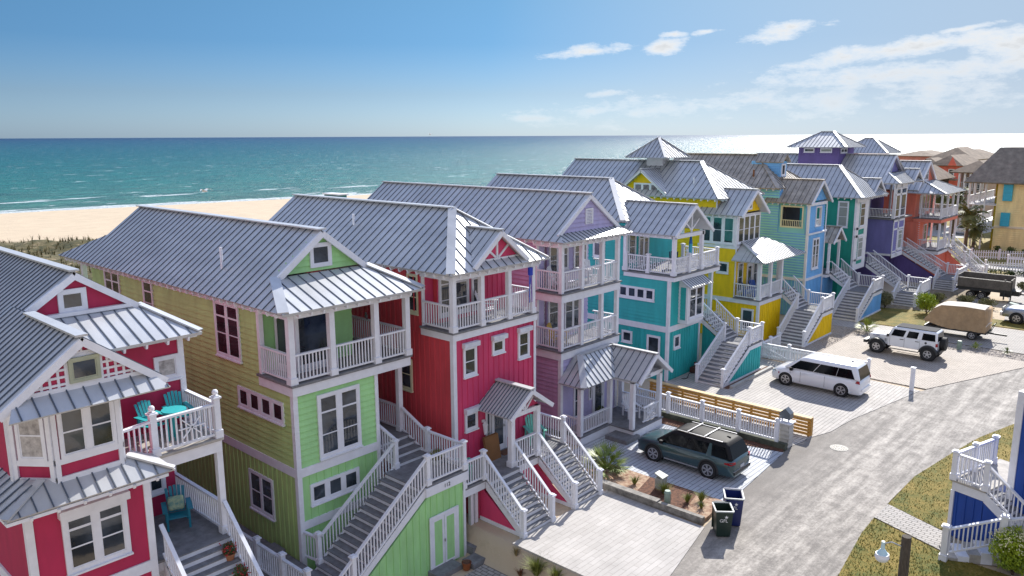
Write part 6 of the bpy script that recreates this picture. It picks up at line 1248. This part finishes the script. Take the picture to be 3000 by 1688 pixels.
# --- covered trailer ---
TAN = mat('tan_canvas', (.42, .29, .17), .9, var=.12, vscale=3, bump=.2, bscale=15); CANT = mat('pale_canvas_top', (.68, .62, .54), .9)
t = thing('covered_trailer', 'low trailer shrouded in a sagging tan canvas cover with a pale top', 'trailer', (0, 0, 0), 'trailers parked by the houses')
mb = MB(); nu, nv = 40, 10; secs = []
prof = [(-1.95, 2.1), (-1.85, 2.22), (-.5, 2.28), (.9, 2.2), (1.35, 1.9), (1.75, 1.3), (1.95, 1.02)]
def topz(y):
    for (a, b_), (c_, d_) in zip(prof, prof[1:]):
        if a <= y <= c_: return b_+(d_-b_)*(y-a)/(c_-a)
    return prof[-1][1]
for i in range(nu+1):
    y = -1.95+3.9*i/nu; tz = topz(y); row = []
    for s_ in (-1, 1):
        side = []
        for j in range(nv+1):
            f_ = j/nv; z = .62+.35*max(0, (y-.5)/1.5)+(tz-.62-.35*max(0, (y-.5)/1.5))*f_; fold = .05*math.sin(y*7+f_*5+1.3*math.sin(y*2))*(1-f_)+.03*math.sin(y*19-f_*9)*(1-f_)
            sag = -.10*math.sin(math.pi*min(1, max(0, (y+1.95)/3.9)))*math.sin(math.pi*f_); side.append((s_*(.92+fold+sag*.8-.06*f_*f_), y, z))
        row += side if s_ < 0 else side[::-1]
    secs.append(row)
loft(secs).build('cover', TAN, t, smooth=True)
mb = MB(); v = []
for i in range(21): y = -1.96+3.3*i/20; v += [(-.90, y, topz(y)+.0), (0, y, topz(y)+.09), (.90, y, topz(y)+.0)]
mb.add(v, [(3*i+j, 3*i+j+1, 3*i+j+4, 3*i+j+3) for i in range(20) for j in range(2)]); mb.build('cover_top', CANT, t)
MB().box(-.85, .85, -2.0, 1.9, .5, .62).beam((-.05, -1.9, .5), (-.05, -3.1, .48), .12, .1).build('frame', TRIMBLK, t)
for s_ in (-1, 1): wheel(t, s_, -1.15, .32, .2, .9, CHROME, 5, .6)
mb = MB()
for s_ in (-.6, .3): mb.beam((s_, -2.05, .5), (s_, -2.35, 1.25), .04, .04)
mb.beam((-.6, -2.3, 1.15), (.3, -2.3, 1.15), .04, .04).beam((.1, 1.95, .5), (.1, 2.2, 1.0), .05, .05); mb.build('jack', mat('dark_green_metal', (.03, .06, .04), .6), t)
t.location = (61.0, 12.95, .0)
# --- dump trailer ---
t = thing('dump_trailer', 'dark grey twin-axle dump trailer standing by the violet house stairs', 'trailer', (0, 0, 0), 'trailers parked by the houses')
DGR = mat('dump_grey', (.13, .115, .10), .7, var=.2, vscale=3); mb = MB()
mb.box(-.95, -.9, -2.0, 2.0, 1.05, 1.75).box(.9, .95, -2.0, 2.0, 1.05, 2.0).box(-.9, .9, 1.95, 2.0, 1.05, 2.0).box(-.9, .9, -2.0, -1.95, 1.05, 1.9).box(-.95, .95, -2, 2, 1.0, 1.05); mb.build('box', DGR, t); MB().beam((-.93, -2, 1.77), (-.93, 2, 1.77), .08, .05).beam((.93, -2, 2.02), (.93, 2, 2.02), .08, .05).build('top_rail', mat('worn_rail', (.45, .42, .38), .6), t)
mb = MB().box(-.85, .85, -2.1, 2.1, .75, 1.0).box(-.95, -.88, -.6, 1.9, .72, .82).box(-.5, .5, -2.6, -2.0, .55, .95).beam((0, -2, .7), (0, -3.6, .65), .16, .12).box(-.6, .6, -1.95, -1.2, .4, .75)
for y in (-2.05, -1.55): mb.box(-.93, -.85, y-.05, y+.05, .2, 1.9)
mb.build('chassis', TRIMBLK, t)
for y in (.95, .1):
    for s_ in (-1, 1): wheel(t, s_, y, .34, .22, .95, CHROME, 6, .62)
t.location = (76.8, 14.4, 0)
# ================= FURNITURE AND SMALL THINGS =================
def adirondack(m, tall=False):
    t = thing('adirondack_chair', '', 'chair', (0, 0, 0)); sh = .62 if tall else .36
    for s_ in (-1, 1):
        MB().box(s_*.29-.03, s_*.29+.03, -.36, -.28, 0, sh+.22).build('leg', m, t); MB().box(s_*.29-.03, s_*.29+.03, .25, .33, 0, sh+.22).build('leg', m, t)
        MB().box(s_*.33-.07, s_*.33+.07, -.42, .36, sh+.22, sh+.25).build('armrest', m, t)
    mb = MB()
    for i in range(6): mb.beam((-.27, -.33+i*.1, sh-i*.015), (.27, -.33+i*.1, sh-i*.015), .085, .02)
    mb.build('seat', m, t); mb = MB()
    for i in range(5):
        x = -.2+i*.1; h = .62+.1*math.cos(x*6); b = -1; mb.beam((x*.9, .22, sh-.05), (x*1.15, .22+.26, sh-.05+h), .085, .02, (0, 1, 0))
    mb.beam((-.24, .30, sh+.18), (.24, .30, sh+.18), .03, .05).build('backrest', m, t); return t
TQ = mat('turquoise_paint', (.02, .40, .42), .5); TQD = mat('deep_teal_paint', (.012, .22, .30), .5); MINT = mat('mint_paint', (.16, .55, .42), .5); NAVY = mat('navy_paint', (.02, .04, .10), .5); COB = mat('cobalt_paint', (.02, .10, .45), .5); CH_Y = mat('yellow_chair_paint', (.6, .38, .05), .5)
def put(t, x, y, z, rz, label, group='garden chairs on the porches'): t.location = (x, y, z); t.rotation_euler.z = rz; t['label'] = label; t['group'] = group; return t
a = adirondack(TQD); put(a, 9.05, 21.3, 3.0, R(-20), 'deep teal slatted armchair with a patterned cushion on the covered crimson porch')
cu_ = MB().box(-.22, .22, -.07, .07, -.2, .2).build('cushion', mat('leaf_print', (.55, .58, .32), .8, var=.3, vscale=9, col2=(.08, .25, .25)), None, bev=.06); cu_.location = (9.08, 21.42, 3.62); cu_.rotation_euler = (R(-20), 0, R(-20)); tag(cu_, 'pale leaf-patterned cushion on the deep teal armchair', 'cushion')
a = adirondack(TQ, True); put(a, 8.35, 20.7, 5.9, R(10), 'turquoise tall balcony chair nearer the crimson bay window'); a.scale = (.85,)*3; b = copy_tree(a, (9.15, 20.9, 5.9), 'turquoise tall balcony chair beside the ball-topped corner post', R(-8))
o = MB().box(8.1, 8.65, 20.45, 20.95, 6.55, 6.6).build('bistro_table', TQ); tag(MB().cyl((8.8, 20.35, 5.9), (8.8, 20.35, 6.75), .03).cyl((8.8, 20.35, 6.75), (8.8, 20.35, 6.79), .32, n=20).build('pedestal_table', TQ), 'small turquoise round table between the two balcony chairs', 'table'); bpy.data.objects.remove(o)
a = adirondack(MINT); put(a, 18.7, 19.55, 1.65, R(55), 'mint green slatted chair at the left end of the raspberry landing'); b = copy_tree(a, (23.15, 19.8, 1.65), 'mint green slatted chair at the right end of the raspberry landing', R(-30))
a = adirondack(NAVY); put(a, 40.3, 23.7, 6.22, R(-60), 'navy slatted chair on the teal house top porch'); b = adirondack(COB); put(b, 50.35, 23.6, 2.97, R(40), 'cobalt blue slatted chair at the left side of the yellow porch'); c_ = copy_tree(b, (51.3, 23.5, 2.97), 'cobalt blue slatted chair in the middle of the yellow porch', R(-20))
a = adirondack(WHITE); put(a, 31.0, 20.3, .45, R(-30), 'white slatted chair on the lavender entry porch'); b = copy_tree(a, (21.9, 21.2, 6.95), 'white chair on the raspberry top porch', R(40)); b = copy_tree(a, (28.1, 22.6, Sc(.938).z(6.52)), 'white rocking chair at the left of the lavender upper porch', R(20)); b = copy_tree(a, (30.6, 22.6, Sc(.938).z(6.52)), 'white chair at the right of the lavender upper porch', R(-20)); b = copy_tree(a, (42.3, 23.4, 6.22), 'white chair right of the furled blue umbrella on the teal porch', R(-20))
a = adirondack(CH_Y); put(a, 28.0, 22.5, Sc(.938).z(3.66), R(20), 'yellow chair on the lavender lower porch')
t = thing('patio_umbrella', 'furled blue and turquoise umbrella on the teal house top porch', 'umbrella', (41.2, 23.1, 6.22)); MB().cyl((41.2, 23.1, 6.22), (41.2, 23.1, 8.3), .02).build('pole', WHITE, t); MB().cyl((41.2, 23.1, 6.9), (41.2, 23.1, 7.7), .09, .11).build('canopy', mat('umbrella_turquoise', (.05, .40, .55), .7), t); MB().cyl((41.2, 23.1, 7.7), (41.2, 23.1, 8.2), .11, .05).build('canopy_top', mat('umbrella_blue', (.01, .12, .40), .7), t)
t = thing('windsock', 'blue, white and purple ribbon windsock hanging from the raspberry top porch', 'windsock', (23.3, 20.1, 8.7)); MB().cyl((23.3, 20.15, 8.55), (23.3, 20.15, 8.85), .1, .1, 12).build('hoop', mat('sock_blue', (.02, .05, .45), .7), t)
for i, c_ in enumerate(((.02, .05, .45), (.7, .72, .75), (.02, .05, .45), (.18, .08, .40), (.7, .72, .75))): x = 23.2+i*.05; MB().beam((x, 20.12+.03*(i % 2), 8.6), (x+.04*math.sin(i*2), 20.1+.04*(i % 3), 7.45+.1*(i % 3)), .045, .008, (0, 1, 0)).build('ribbon', mat('ribbon%d' % i, c_, .7), t)
def pot(x, y, z, r, h, m, label, leaves=None, fl=None):
    t = thing('plant_pot', label, 'plant pot', (x, y, z)); MB().cyl((x, y, z), (x, y, z+h), r*.75, r, 16).cyl((x, y, z+h-.04), (x, y, z+h), r*1.08, r*1.08, 16).build('pot', m, t); MB().cyl((x, y, z+h+.001), (x, y, z+h+.004), r*.9, r*.9, 14).build('soil', MULCH, t)
    if leaves: mb = MB(); leaf_clump(mb, (x, y, z+h+.12), r*1.25, r*1.25, .24, 420, .028); mb.build('foliage', leaves, t)
    if fl: mb = MB(); [mb.ball((x+random.uniform(-r, r)*1.2, y+random.uniform(-r, r)*1.2, z+h+random.uniform(0, .3)), .02, n=5) for _ in range(60)]; mb.build('flowers', fl, t).__setitem__('kind', 'stuff')
TERR = mat('terracotta', (.42, .17, .08), .8); REDF = mat('red_petals', (.5, .02, .03), .6)
pot(9.5, 19.25, 2.46, .15, .22, TERR, 'terracotta pot of red flowers on the upper crimson step', DG, REDF); pot(9.5, 18.7, 1.97, .16, .22, TERR, 'terracotta pot of red flowers two steps lower', DG, REDF)
pot(17.85, 19.9, 2.4, .22, .2, mat('white_planter', (.6, .6, .58), .6), 'round white bowl of green plants on the light green stair landing', GL); pot(17.3, 24.6, 3.0, .16, .34, mat('black_pot', (.03, .03, .035), .4), 'empty dark pot on the upper light green entry deck'); pot(17.47, 18.06, -.88, .16, .28, mat('glazed_brown', (.30, .09, .03), .3), 'shiny brown empty pot on the ground beside the storage door step'); pot(29.85, 21.3, .45, .16, .3, mat('white_planter', (.6, .6, .58), .6), 'white pot with dark leaves beside the lavender entry door', DG)
MB().box(16.3, 17.42, 18.2, 18.78, -.9, -.72).build('door_step', DECK, bpy.data.objects['green_house']); 
pk_ = tag(MB().add([(0, 0, 0), (.75, 0, 0), (.75, .12, 0), (0, .12, 0), (0, .18, .95), (.75, .18, .95), (.75, .3, .95), (0, .3, .95)], [(3, 2, 1, 0), (4, 5, 6, 7), (0, 1, 5, 4), (1, 2, 6, 5), (2, 3, 7, 6), (3, 0, 4, 7)]).build('cardboard_box', mat('cardboard', (.25, .12, .045), .85)), 'flat brown cardboard box leaning beside the raspberry front door', 'box'); pk_.location = (20.35, 19.75, 1.65)
tag(MB().box(21.3, 21.95, 19.75, 20.15, 1.651, 1.67).build('doormat', mat('brown_mat', (.15, .07, .04), .95)), 'brown doormat in front of the raspberry front door', 'doormat')
t = thing('patio_table', 'white lattice patio table on the lavender upper porch', 'table', (29.8, 22.5, 0)); zt = Sc(.938).z(6.52); MB().cyl((29.8, 22.5, zt+.68), (29.8, 22.5, zt+.72), .45, n=20).build('tabletop', WHITE, t); MB().cyl((29.8, 22.5, zt), (29.8, 22.5, zt+.68), .04).build('leg', WHITE, t)
t = thing('pressure_washer', 'dark garden machine with a coiled hose by the teal house wall', 'machine', (40.9, 22.3, .02)); MB().box(40.6, 41.15, 22.15, 22.5, .05, .35).cyl((40.9, 22.3, .3), (41.0, 22.35, .62), .1).build('motor', mat('rusty_dark', (.10, .04, .03), .7), t); mb = MB()
pp_ = [(40.5+.9*math.cos(a)*.8-.6, 22.2+.18*math.sin(a*2), .05) for a in [i*.4 for i in range(9)]]
for a, b_ in zip(pp_, pp_[1:]): mb.cyl(a, b_, .02, n=6)
mb.build('hose', BLACK, t)
def bird(x, y, z, m, label, cat='bird', rz=0, s=1, fly=False):
    mb = MB()
    if fly:
        mb.ball((0, 0, 0), .22*s, .07*s, .06*s, 10)
        for q in (-1, 1): mb.add([(.12*s, 0, .03*s), (-.1*s, 0, .03*s), (-.05*s, q*.35*s, .14*s), (.1*s, q*.32*s, .15*s), (-.16*s, q*.75*s, .02*s)], [(0, 1, 2, 3), (3, 2, 4)])
    else:
        mb.ball((0, 0, .1*s), .13*s, .07*s, .07*s, 10).ball((.11*s, 0, .18*s), .045*s, n=8).cyl((.15*s, 0, .18*s), (.19*s, 0, .175*s), .012*s, .003*s, 5).beam((-.1*s, 0, .08*s), (-.24*s, 0, .02*s), .06*s, .015*s)
        for q in (-1, 1): mb.cyl((0, q*.02*s, 0), (0, q*.02*s, .06*s), .006*s, n=5)
    o = mb.build('gull' if fly else 'pigeon', m); o.location = (x, y, z); o.rotation_euler.z = rz; return tag(o, label, cat)
bird(17.85, 23.7, 7.19, mat('grey_feather', (.22, .22, .24), .7), 'pale grey pigeon perched on the light green porch rail', 'pigeon', R(60)); bird(17.85, 23.05, 7.19, mat('black_feather', (.02, .02, .03), .7), 'black pigeon perched on the light green porch rail', 'pigeon', R(50))
bird(60, 120.2, 5.6, mat('gull_white', (.7, .7, .7), .6), 'white gull gliding low over the surf', 'gull', R(120), 2.4, True); bird(90, 100, 14.3, mat('gull_white', (.7, .7, .7), .6), 'tiny gull just above the horizon', 'gull', R(100), 1.0, True)
# ================= ROYAL BLUE HOUSE (lower right) =================
U_ = Vector((.96, -.28, 0)); V_ = Vector((-.28, -.96, 0)); O_ = Vector((29.4, 5.86, 0))
def B(u, v, z=0): return O_+U_*u+V_*v+Vector((0, 0, z))
def bbox(mb, u0, u1, v0, v1, z0, z1): return mb.prism([B(u0, v0, z0), B(u1, v0, z0), B(u1, v1, z0), B(u0, v1, z0)], (0, 0, z1-z0))
def FB(p, q): # face frame from B-coords
    a, b_ = B(*p), B(*q); u = (b_-a).normalized(); n = Vector((u.y, -u.x, 0)); return lambda s_, d, z: tuple(a+u*s_+n*d+Vector((0, 0, z)))
H = thing('royal_blue_house', 'royal blue house with white stairs, cut by the lower right corner', 'house', tuple(B(.8, 1.45)))
mb = MB(); bbox(mb, .8, 6, 1.45, 8, 0, 5.2); fr = FB((.8, 1.45), (.8, 8)); siding(mb, lambda a, d, z: fr(a, -d, z) if False else fr(a, d, z), [(0, 0), (6.5, 0), (6.5, 5.2), (0, 5.2)], 'batten'); mb.build('wall', BLUE, H)
mb = MB(); bbox(mb, .95, 6, 1.6, 8, 5.6, 9.5); mb.build('wall', WHITE2, H); mb = MB(); bbox(mb, .76, 6.04, 1.41, 8, 5.2, 5.6); bbox(mb, .755, .95, 1.405, 1.62, 0, 5.2); mb.build('trim', WHITE, H)
bf = lambda u, v: (lambda a, d, z: tuple(B(u-d, v+a, z)))
mb = MB(); f_ = bf(.8, 2.3); mb.fbox(f_, 0, .9, 0, .06, 2.1, 2.2).fbox(f_, 0, .9, 0, .06, 2.45, 2.55).fbox(f_, 0, .1, 0, .06, 2.2, 2.45).fbox(f_, .8, .9, 0, .06, 2.2, 2.45); w_ = mb.build('window', WHITE, H); MB().fbox(f_, .1, .8, 0, .04, 2.2, 2.45).build('pane', GLASS, w_)
dz = 2.12; mb = MB(); bbox(mb, -.05, 3.2, -.05, 1.15, dz-.07, dz); mb.build('deck', DECKL, H); mb = MB(); bbox(mb, 0, 3.2, 0, 1.1, dz-.4, dz-.07); mb.build('fascia', WHITE, H); mb = MB(); bbox(mb, .04, 3.2, .04, 1.06, 0, dz-.4); siding(mb, lambda a, d, z: tuple(B(.04-d, a, z)), [(.05, 0), (1.05, 0), (1.05, dz-.4), (.05, dz-.4)], 'batten'); mb.build('wall', BLUE, H); mb = MB(); bbox(mb, -.02, .1, -.02, .1, 0, dz-.4); mb.build('trim', WHITE, H)
for u, v in ((.0, .02), (1.3, .02), (2.6, .02), (0, 1.1)): p = B(u, v); post(H, p.x, p.y, dz, dz+1.0, .16, name='newel_post')
rail(H, B(0, .02, dz), B(1.3, .02, dz)); rail(H, B(1.3, .02, dz), B(2.6, .02, dz)); rail(H, B(0, .1, dz), B(0, 1.05, dz))
n = 7
for i in range(n):
    z = dz-(i+1)*.17; v = 1.12+i*.24; mb = MB(); bbox(mb, -.02, .78, v, v+.27, z-.04, z); mb.build('tread', DECK, H); mb = MB(); bbox(mb, .0, .76, v+.24, v+.26, z-.17, z-.04); mb.build('riser', WHITE, H)
rail(H, B(0, 1.12, dz-.05), B(0, 2.8, dz-1.2), .95); MB().prism([B(-.03, 1.1, dz-.05), B(-.03, 2.9, dz-1.25), B(-.03, 2.9, dz-1.6), B(-.03, 1.1, dz-.42)], U_*.05).build('stringer', WHITE, H); MB().prism([B(.0, 1.1, 0), B(.0, 2.9, 0), B(.0, 2.9, dz-1.6), B(.0, 1.1, dz-.42)], U_*.04).build('stair_skirt', BLUE, H)
p = B(0, 2.85); post(H, p.x, p.y, .85, 1.95, .18, name='newel_post')
lo = [(-1.95, .95), (-1.2, 2.45)]
a_, b_ = Vector((27.45, 5.5, .15)), Vector((28.25, 4.0, .75)); post(H, a_.x, a_.y, .0, 1.2, .18, name='newel_post'); post(H, b_.x, b_.y, .3, 1.75, .18, name='newel_post'); rail(H, a_, b_, .95)
c_ = Vector((28.9, 3.3, .85)); rail(H, b_, c_, .9)
dd = (b_-a_); nn = Vector((dd.y, -dd.x, 0)).normalized()*-1
for i in range(5):
    q = a_+dd*(i+.3)/5; q.z = 0; MB().prism([q, q+dd*.2*Vector((1, 1, 0)) if False else q+Vector((dd.x, dd.y, 0))*.2, q+Vector((dd.x, dd.y, 0))*.2+nn*.9, q+nn*.9], (0, 0, .10*(i+1))).build('step', WHITE if i % 2 else DECKL, H)
# ================= BACKGROUND HOUSES =================
BR = mat('brown_shingle', (.22, .165, .12), .9, var=.25, vscale=.8); GR = mat('grey_shingle', (.24, .22, .19), .9, var=.2, vscale=1.5); SHUT = mat('azure_shutter', (.02, .42, .62), .5, stretch=(1, 1, 12))
H = thing('yellow_apartment_house', 'pale yellow house with azure shutters and brown shingle roof at the right edge', 'house', (110, 20.5, 0))
mb = MB().box(110, 125, 2, 20.5, 0, 8.2); siding(mb, FS(110), [(2, 0), (20.5, 0), (20.5, 8.1), (2, 8.1)], 'lap', .25); mb.build('wall', BUTTER, H); t = MB(); t.box(109.9, 110, 2, 20.5, 2.75, 3.0); t.box(109.9, 110, 2, 20.5, 8.0, 8.2); t.build('trim', mat('cream_trim', (.75, .7, .55), .6), H)
MB().box(111.5, 125, 20.5, 21.0, 0, 8.0).build('wall', mat('ochre_wall', (.45, .36, .02), .7), H)
for z0_, z1_ in ((6.05, 8.0), (3.0, 4.62)): MB().box(109.6, 109.95, 18.9, 19.85, z0_, z1_).build('shutter', SHUT, H)
hy = [(109, 1, 8.2), (109, 24, 8.2), (113, 21.3, 12.3), (113, 1, 12.3)]
mb = MB(); roofpoly(mb, hy, .2, seams=False); roofpoly(mb, [(109, 24, 8.2), (126, 24, 8.2), (122, 21.3, 12.3), (113, 21.3, 12.3)], .2, seams=False); roofpoly(mb, [(113, 21.3, 12.3), (113, 1, 12.3), (122, 1, 12.3), (122, 21.3, 12.3)], .1, seams=False); mb.build('roof', GR, H)
for z in (0, 2.7, 5.5):
    if z: MB().box(110, 125, 20.5, 23.6, z-.1, z).build('deck', WHITE, H); rail(H, (110.1, 20.6, z), (110.1, 23.5, z), 1.0, .2); rail(H, (110.1, 23.5, z), (124, 23.5, z), 1.0, .25)
    for x in (110.1, 113, 116, 119): post(H, x, 23.5, z, z+2.65, .2, cap=False, basec=False, name='porch_post')
    post(H, 110.1, 21.8, z, z+2.65, .16, cap=False, basec=False, name='porch_post')
def far_house(x0, x1, y0, y1, ze, zr, m, label, ov=.8, rm=None, wins=(), name='far_house', porch=False):
    H = thing(name, label, 'house', (x0, y0, 0), 'houses beyond the end of the row'); MB().box(x0, x1, y0, y1, 0, ze).build('wall', m, H)
    xm = (x0+x1)/2; ym = (y0+y1)/2; e = [(x0-ov, y0-ov, ze), (x1+ov, y0-ov, ze), (x1+ov, y1+ov, ze), (x0-ov, y1+ov, ze)]; k = min(x1-x0, y1-y0)/2
    if x1-x0 > y1-y0: a, b_ = (x0+k, ym, zr), (x1-k, ym, zr); pl = [[e[0], e[1], b_, a], [e[1], e[2], b_], [e[2], e[3], a, b_], [e[3], e[0], a]]
    else: a, b_ = (xm, y0+k, zr), (xm, y1-k, zr); pl = [[e[0], e[1], a], [e[1], e[2], b_, a], [e[2], e[3], b_], [e[3], e[0], a, b_]]
    mb = MB(); [roofpoly(mb, p, .15, seams=False) for p in pl]; mb.build('roof', rm or BR, H)
    for f_, a0, a1, z0_, z1_ in wins: win(H, f_(x0) if f_ is FS else f_(y0), a0, a1, z0_, z1_, 1, (.5,), .12, sill=False)
    if porch:
        for i in range(6): post(H, x0-ov+.4, y0+(y1-y0)*i/5, 0, ze, .25, cap=False, basec=False, name='porch_post')
        rail(H, (x0-ov+.4, y0, 3), (x0-ov+.4, y1, 3), 1, .35); rail(H, (x0-ov+.4, y0, 5.8), (x0-ov+.4, y1, 5.8), 1, .35)
    return H
CORF = mat('far_coral', (.75, .17, .13), .8); 
H = far_house(170, 186, 38.5, 43, 8.0, 9.9, CORF, 'salmon coral house with a small gable, beyond the end of the row', wins=((FS, 39.4, 40.2, 5.6, 7.2), (FS, 40.8, 41.5, 3, 4.6), (FF, 172, 174, 5.5, 7))); pwall(H, CORF, FS(169), [(38.8, 8.0), (40.3, 8.0), (39.55, 9.7)], 'none'); MB().box(168, 169.6, 38.5, 41.5, 5.2, 5.5).build('awning', BR, H)
far_house(172, 180, 43.3, 45.6, 8.2, 9.3, mat('far_sage', (.40, .42, .36), .8), 'sage grey house seen left of the salmon coral house', wins=((FS, 37.0, 37.5, 6.2, 7.6),))
far_house(196, 214, 42, 50.5, 8.4, 11.0, mat('far_pale', (.5, .42, .38), .8), 'long brown roofed house behind the salmon coral house')
far_house(240, 262, 50.5, 57, 8.0, 9.7, CORF, 'distant coral house with brown roof near the beach'); far_house(238, 258, 60, 70, 8.0, 9.4, mat('far_rose', (.6, .25, .2), .8), 'most distant brown roofed rose house left of the others')
far_house(135, 150, 26.5, 30.2, 8.3, 10.0, mat('far_beige', (.45, .33, .28), .8), 'beige house with tall white porch columns behind the big yellow house', 1.4, wins=((FS, 27.2, 28, 5.6, 7.4), (FS, 28.6, 29.4, 5.6, 7.4)), porch=True)
far_house(128, 140, 33, 36.5, 7.2, 9.2, mat('far_dark', (.12, .10, .09), .8), 'shaded dark house behind the coral house porch', wins=((FS, 34, 35, 4, 6),))
t = thing('parked_car', 'small white car parked far behind the coral porch', 'car', (0, 0, 0)); lower_body([(-2, .7, .8, .85), (-1.9, .85, .9, .95), (1.2, .85, .9, .95), (2, .75, .7, .8)], .3).build('body', VANP, t, smooth=True); ghouse(t, VANP, .8, .65, .9, 1.45, -1.4, .9, -1, .4, GLASSC, [(.08, .92, .1, .92)])
for y in (1.2, -1.2):
    for s_ in (-1, 1): wheel(t, s_, y, .33, .2, .86, CHROME, 5, .6)
t.location = (125, 27, 0)
def picket(p0, p1, label, h=1.05):
    t = thing('picket_fence', label, 'fence', (*p0, 0), 'white picket fences'); d = Vector((p1[0]-p0[0], p1[1]-p0[1], 0)); L_ = d.length; u = d/L_; n = int(L_/.24); mb = MB()
    for i in range(n): q = Vector((*p0, 0))+u*(i*.24); mb.beam(q+Vector((0, 0, .08)), q+Vector((0, 0, h)), .1, .03, (-u.y, u.x, 0))
    for z in (.3, .8): mb.beam(Vector((*p0, z)), Vector((*p1, z)), .04, .09)
    mb.build('pickets', WHITE, t); k = max(1, int(L_/2.4))
    for i in range(k+1): q = Vector((*p0, 0))+d*i/k; post(t, q.x, q.y, 0, h+.12, .16, basec=False)
picket((100.5, 20.6), (104, 13), 'far white picket fence running in front of the big yellow house'); picket((92, 17.5), (93.5, 11), 'long white picket fence by the green hedge'); picket((97.5, 16.5), (98.5, 11), 'short white picket fence at the right edge'); 
t = shrub('hedge', 91, 15, .5, .5, 'low dark green hedge at the foot of the long picket fence', DG, 300, .08); mb = MB()
for i in range(16): leaf_clump(mb, (91.2+i*.02, 17-i*.4, .25), .4, .4, .25, 90, .07)
mb.build('foliage', DG, t)
for i, (x, y) in enumerate(((108.8, 19.6), (108.6, 18.2), (108.4, 16.6), (108.6, 14.8))): shrub('foundation_shrub', x, y, .6, .8, ('leftmost dark shrub at the foot of the big yellow house', 'second dark shrub from the left below the yellow wall', 'third dark shrub below the yellow wall', 'rightmost dark shrub below the yellow wall')[i], DG, 250, .09)
sheet('path', [(120, 36), (135, 34), (135, 24), (120, 26)], .0, CONC); sheet('path', [(96, 22), (98.5, 10), (95, 10), (93, 20)], .01, CONC)
# house labels, short and unique
for n_, l_ in {'green_house': 'light green house with pale metal roof, square attic window and storage door under its stairs', 'raspberry_house': 'raspberry red house with hipped metal roof and two short flights up to its gabled entry', 'lavender_house': 'lavender house with two stacked white porches and a louvred gable vent', 'teal_house': 'teal house with gabled top porch and boxed bay window above the white stairs', 'yellow_house': 'bright yellow house with pyramid roofed cupola', 'sky_blue_house': 'sky blue and seafoam house with weathered tan metal roof', 'emerald_house': 'emerald green house with white angled two-storey bay', 'violet_house': 'violet house with screened top porch and low hipped cupola', 'coral_house': 'coral orange house at the end of the row with wraparound porches', 'crimson_house': 'crimson house with lattice gable, cut by the left edge of the photo', 'offroad': ''}.items():
    if n_ in bpy.data.objects: bpy.data.objects[n_]['label'] = l_
bpy.data.objects['offroad_car']['label'] = 'boxy white off-road vehicle with black fenders and rear spare wheel'
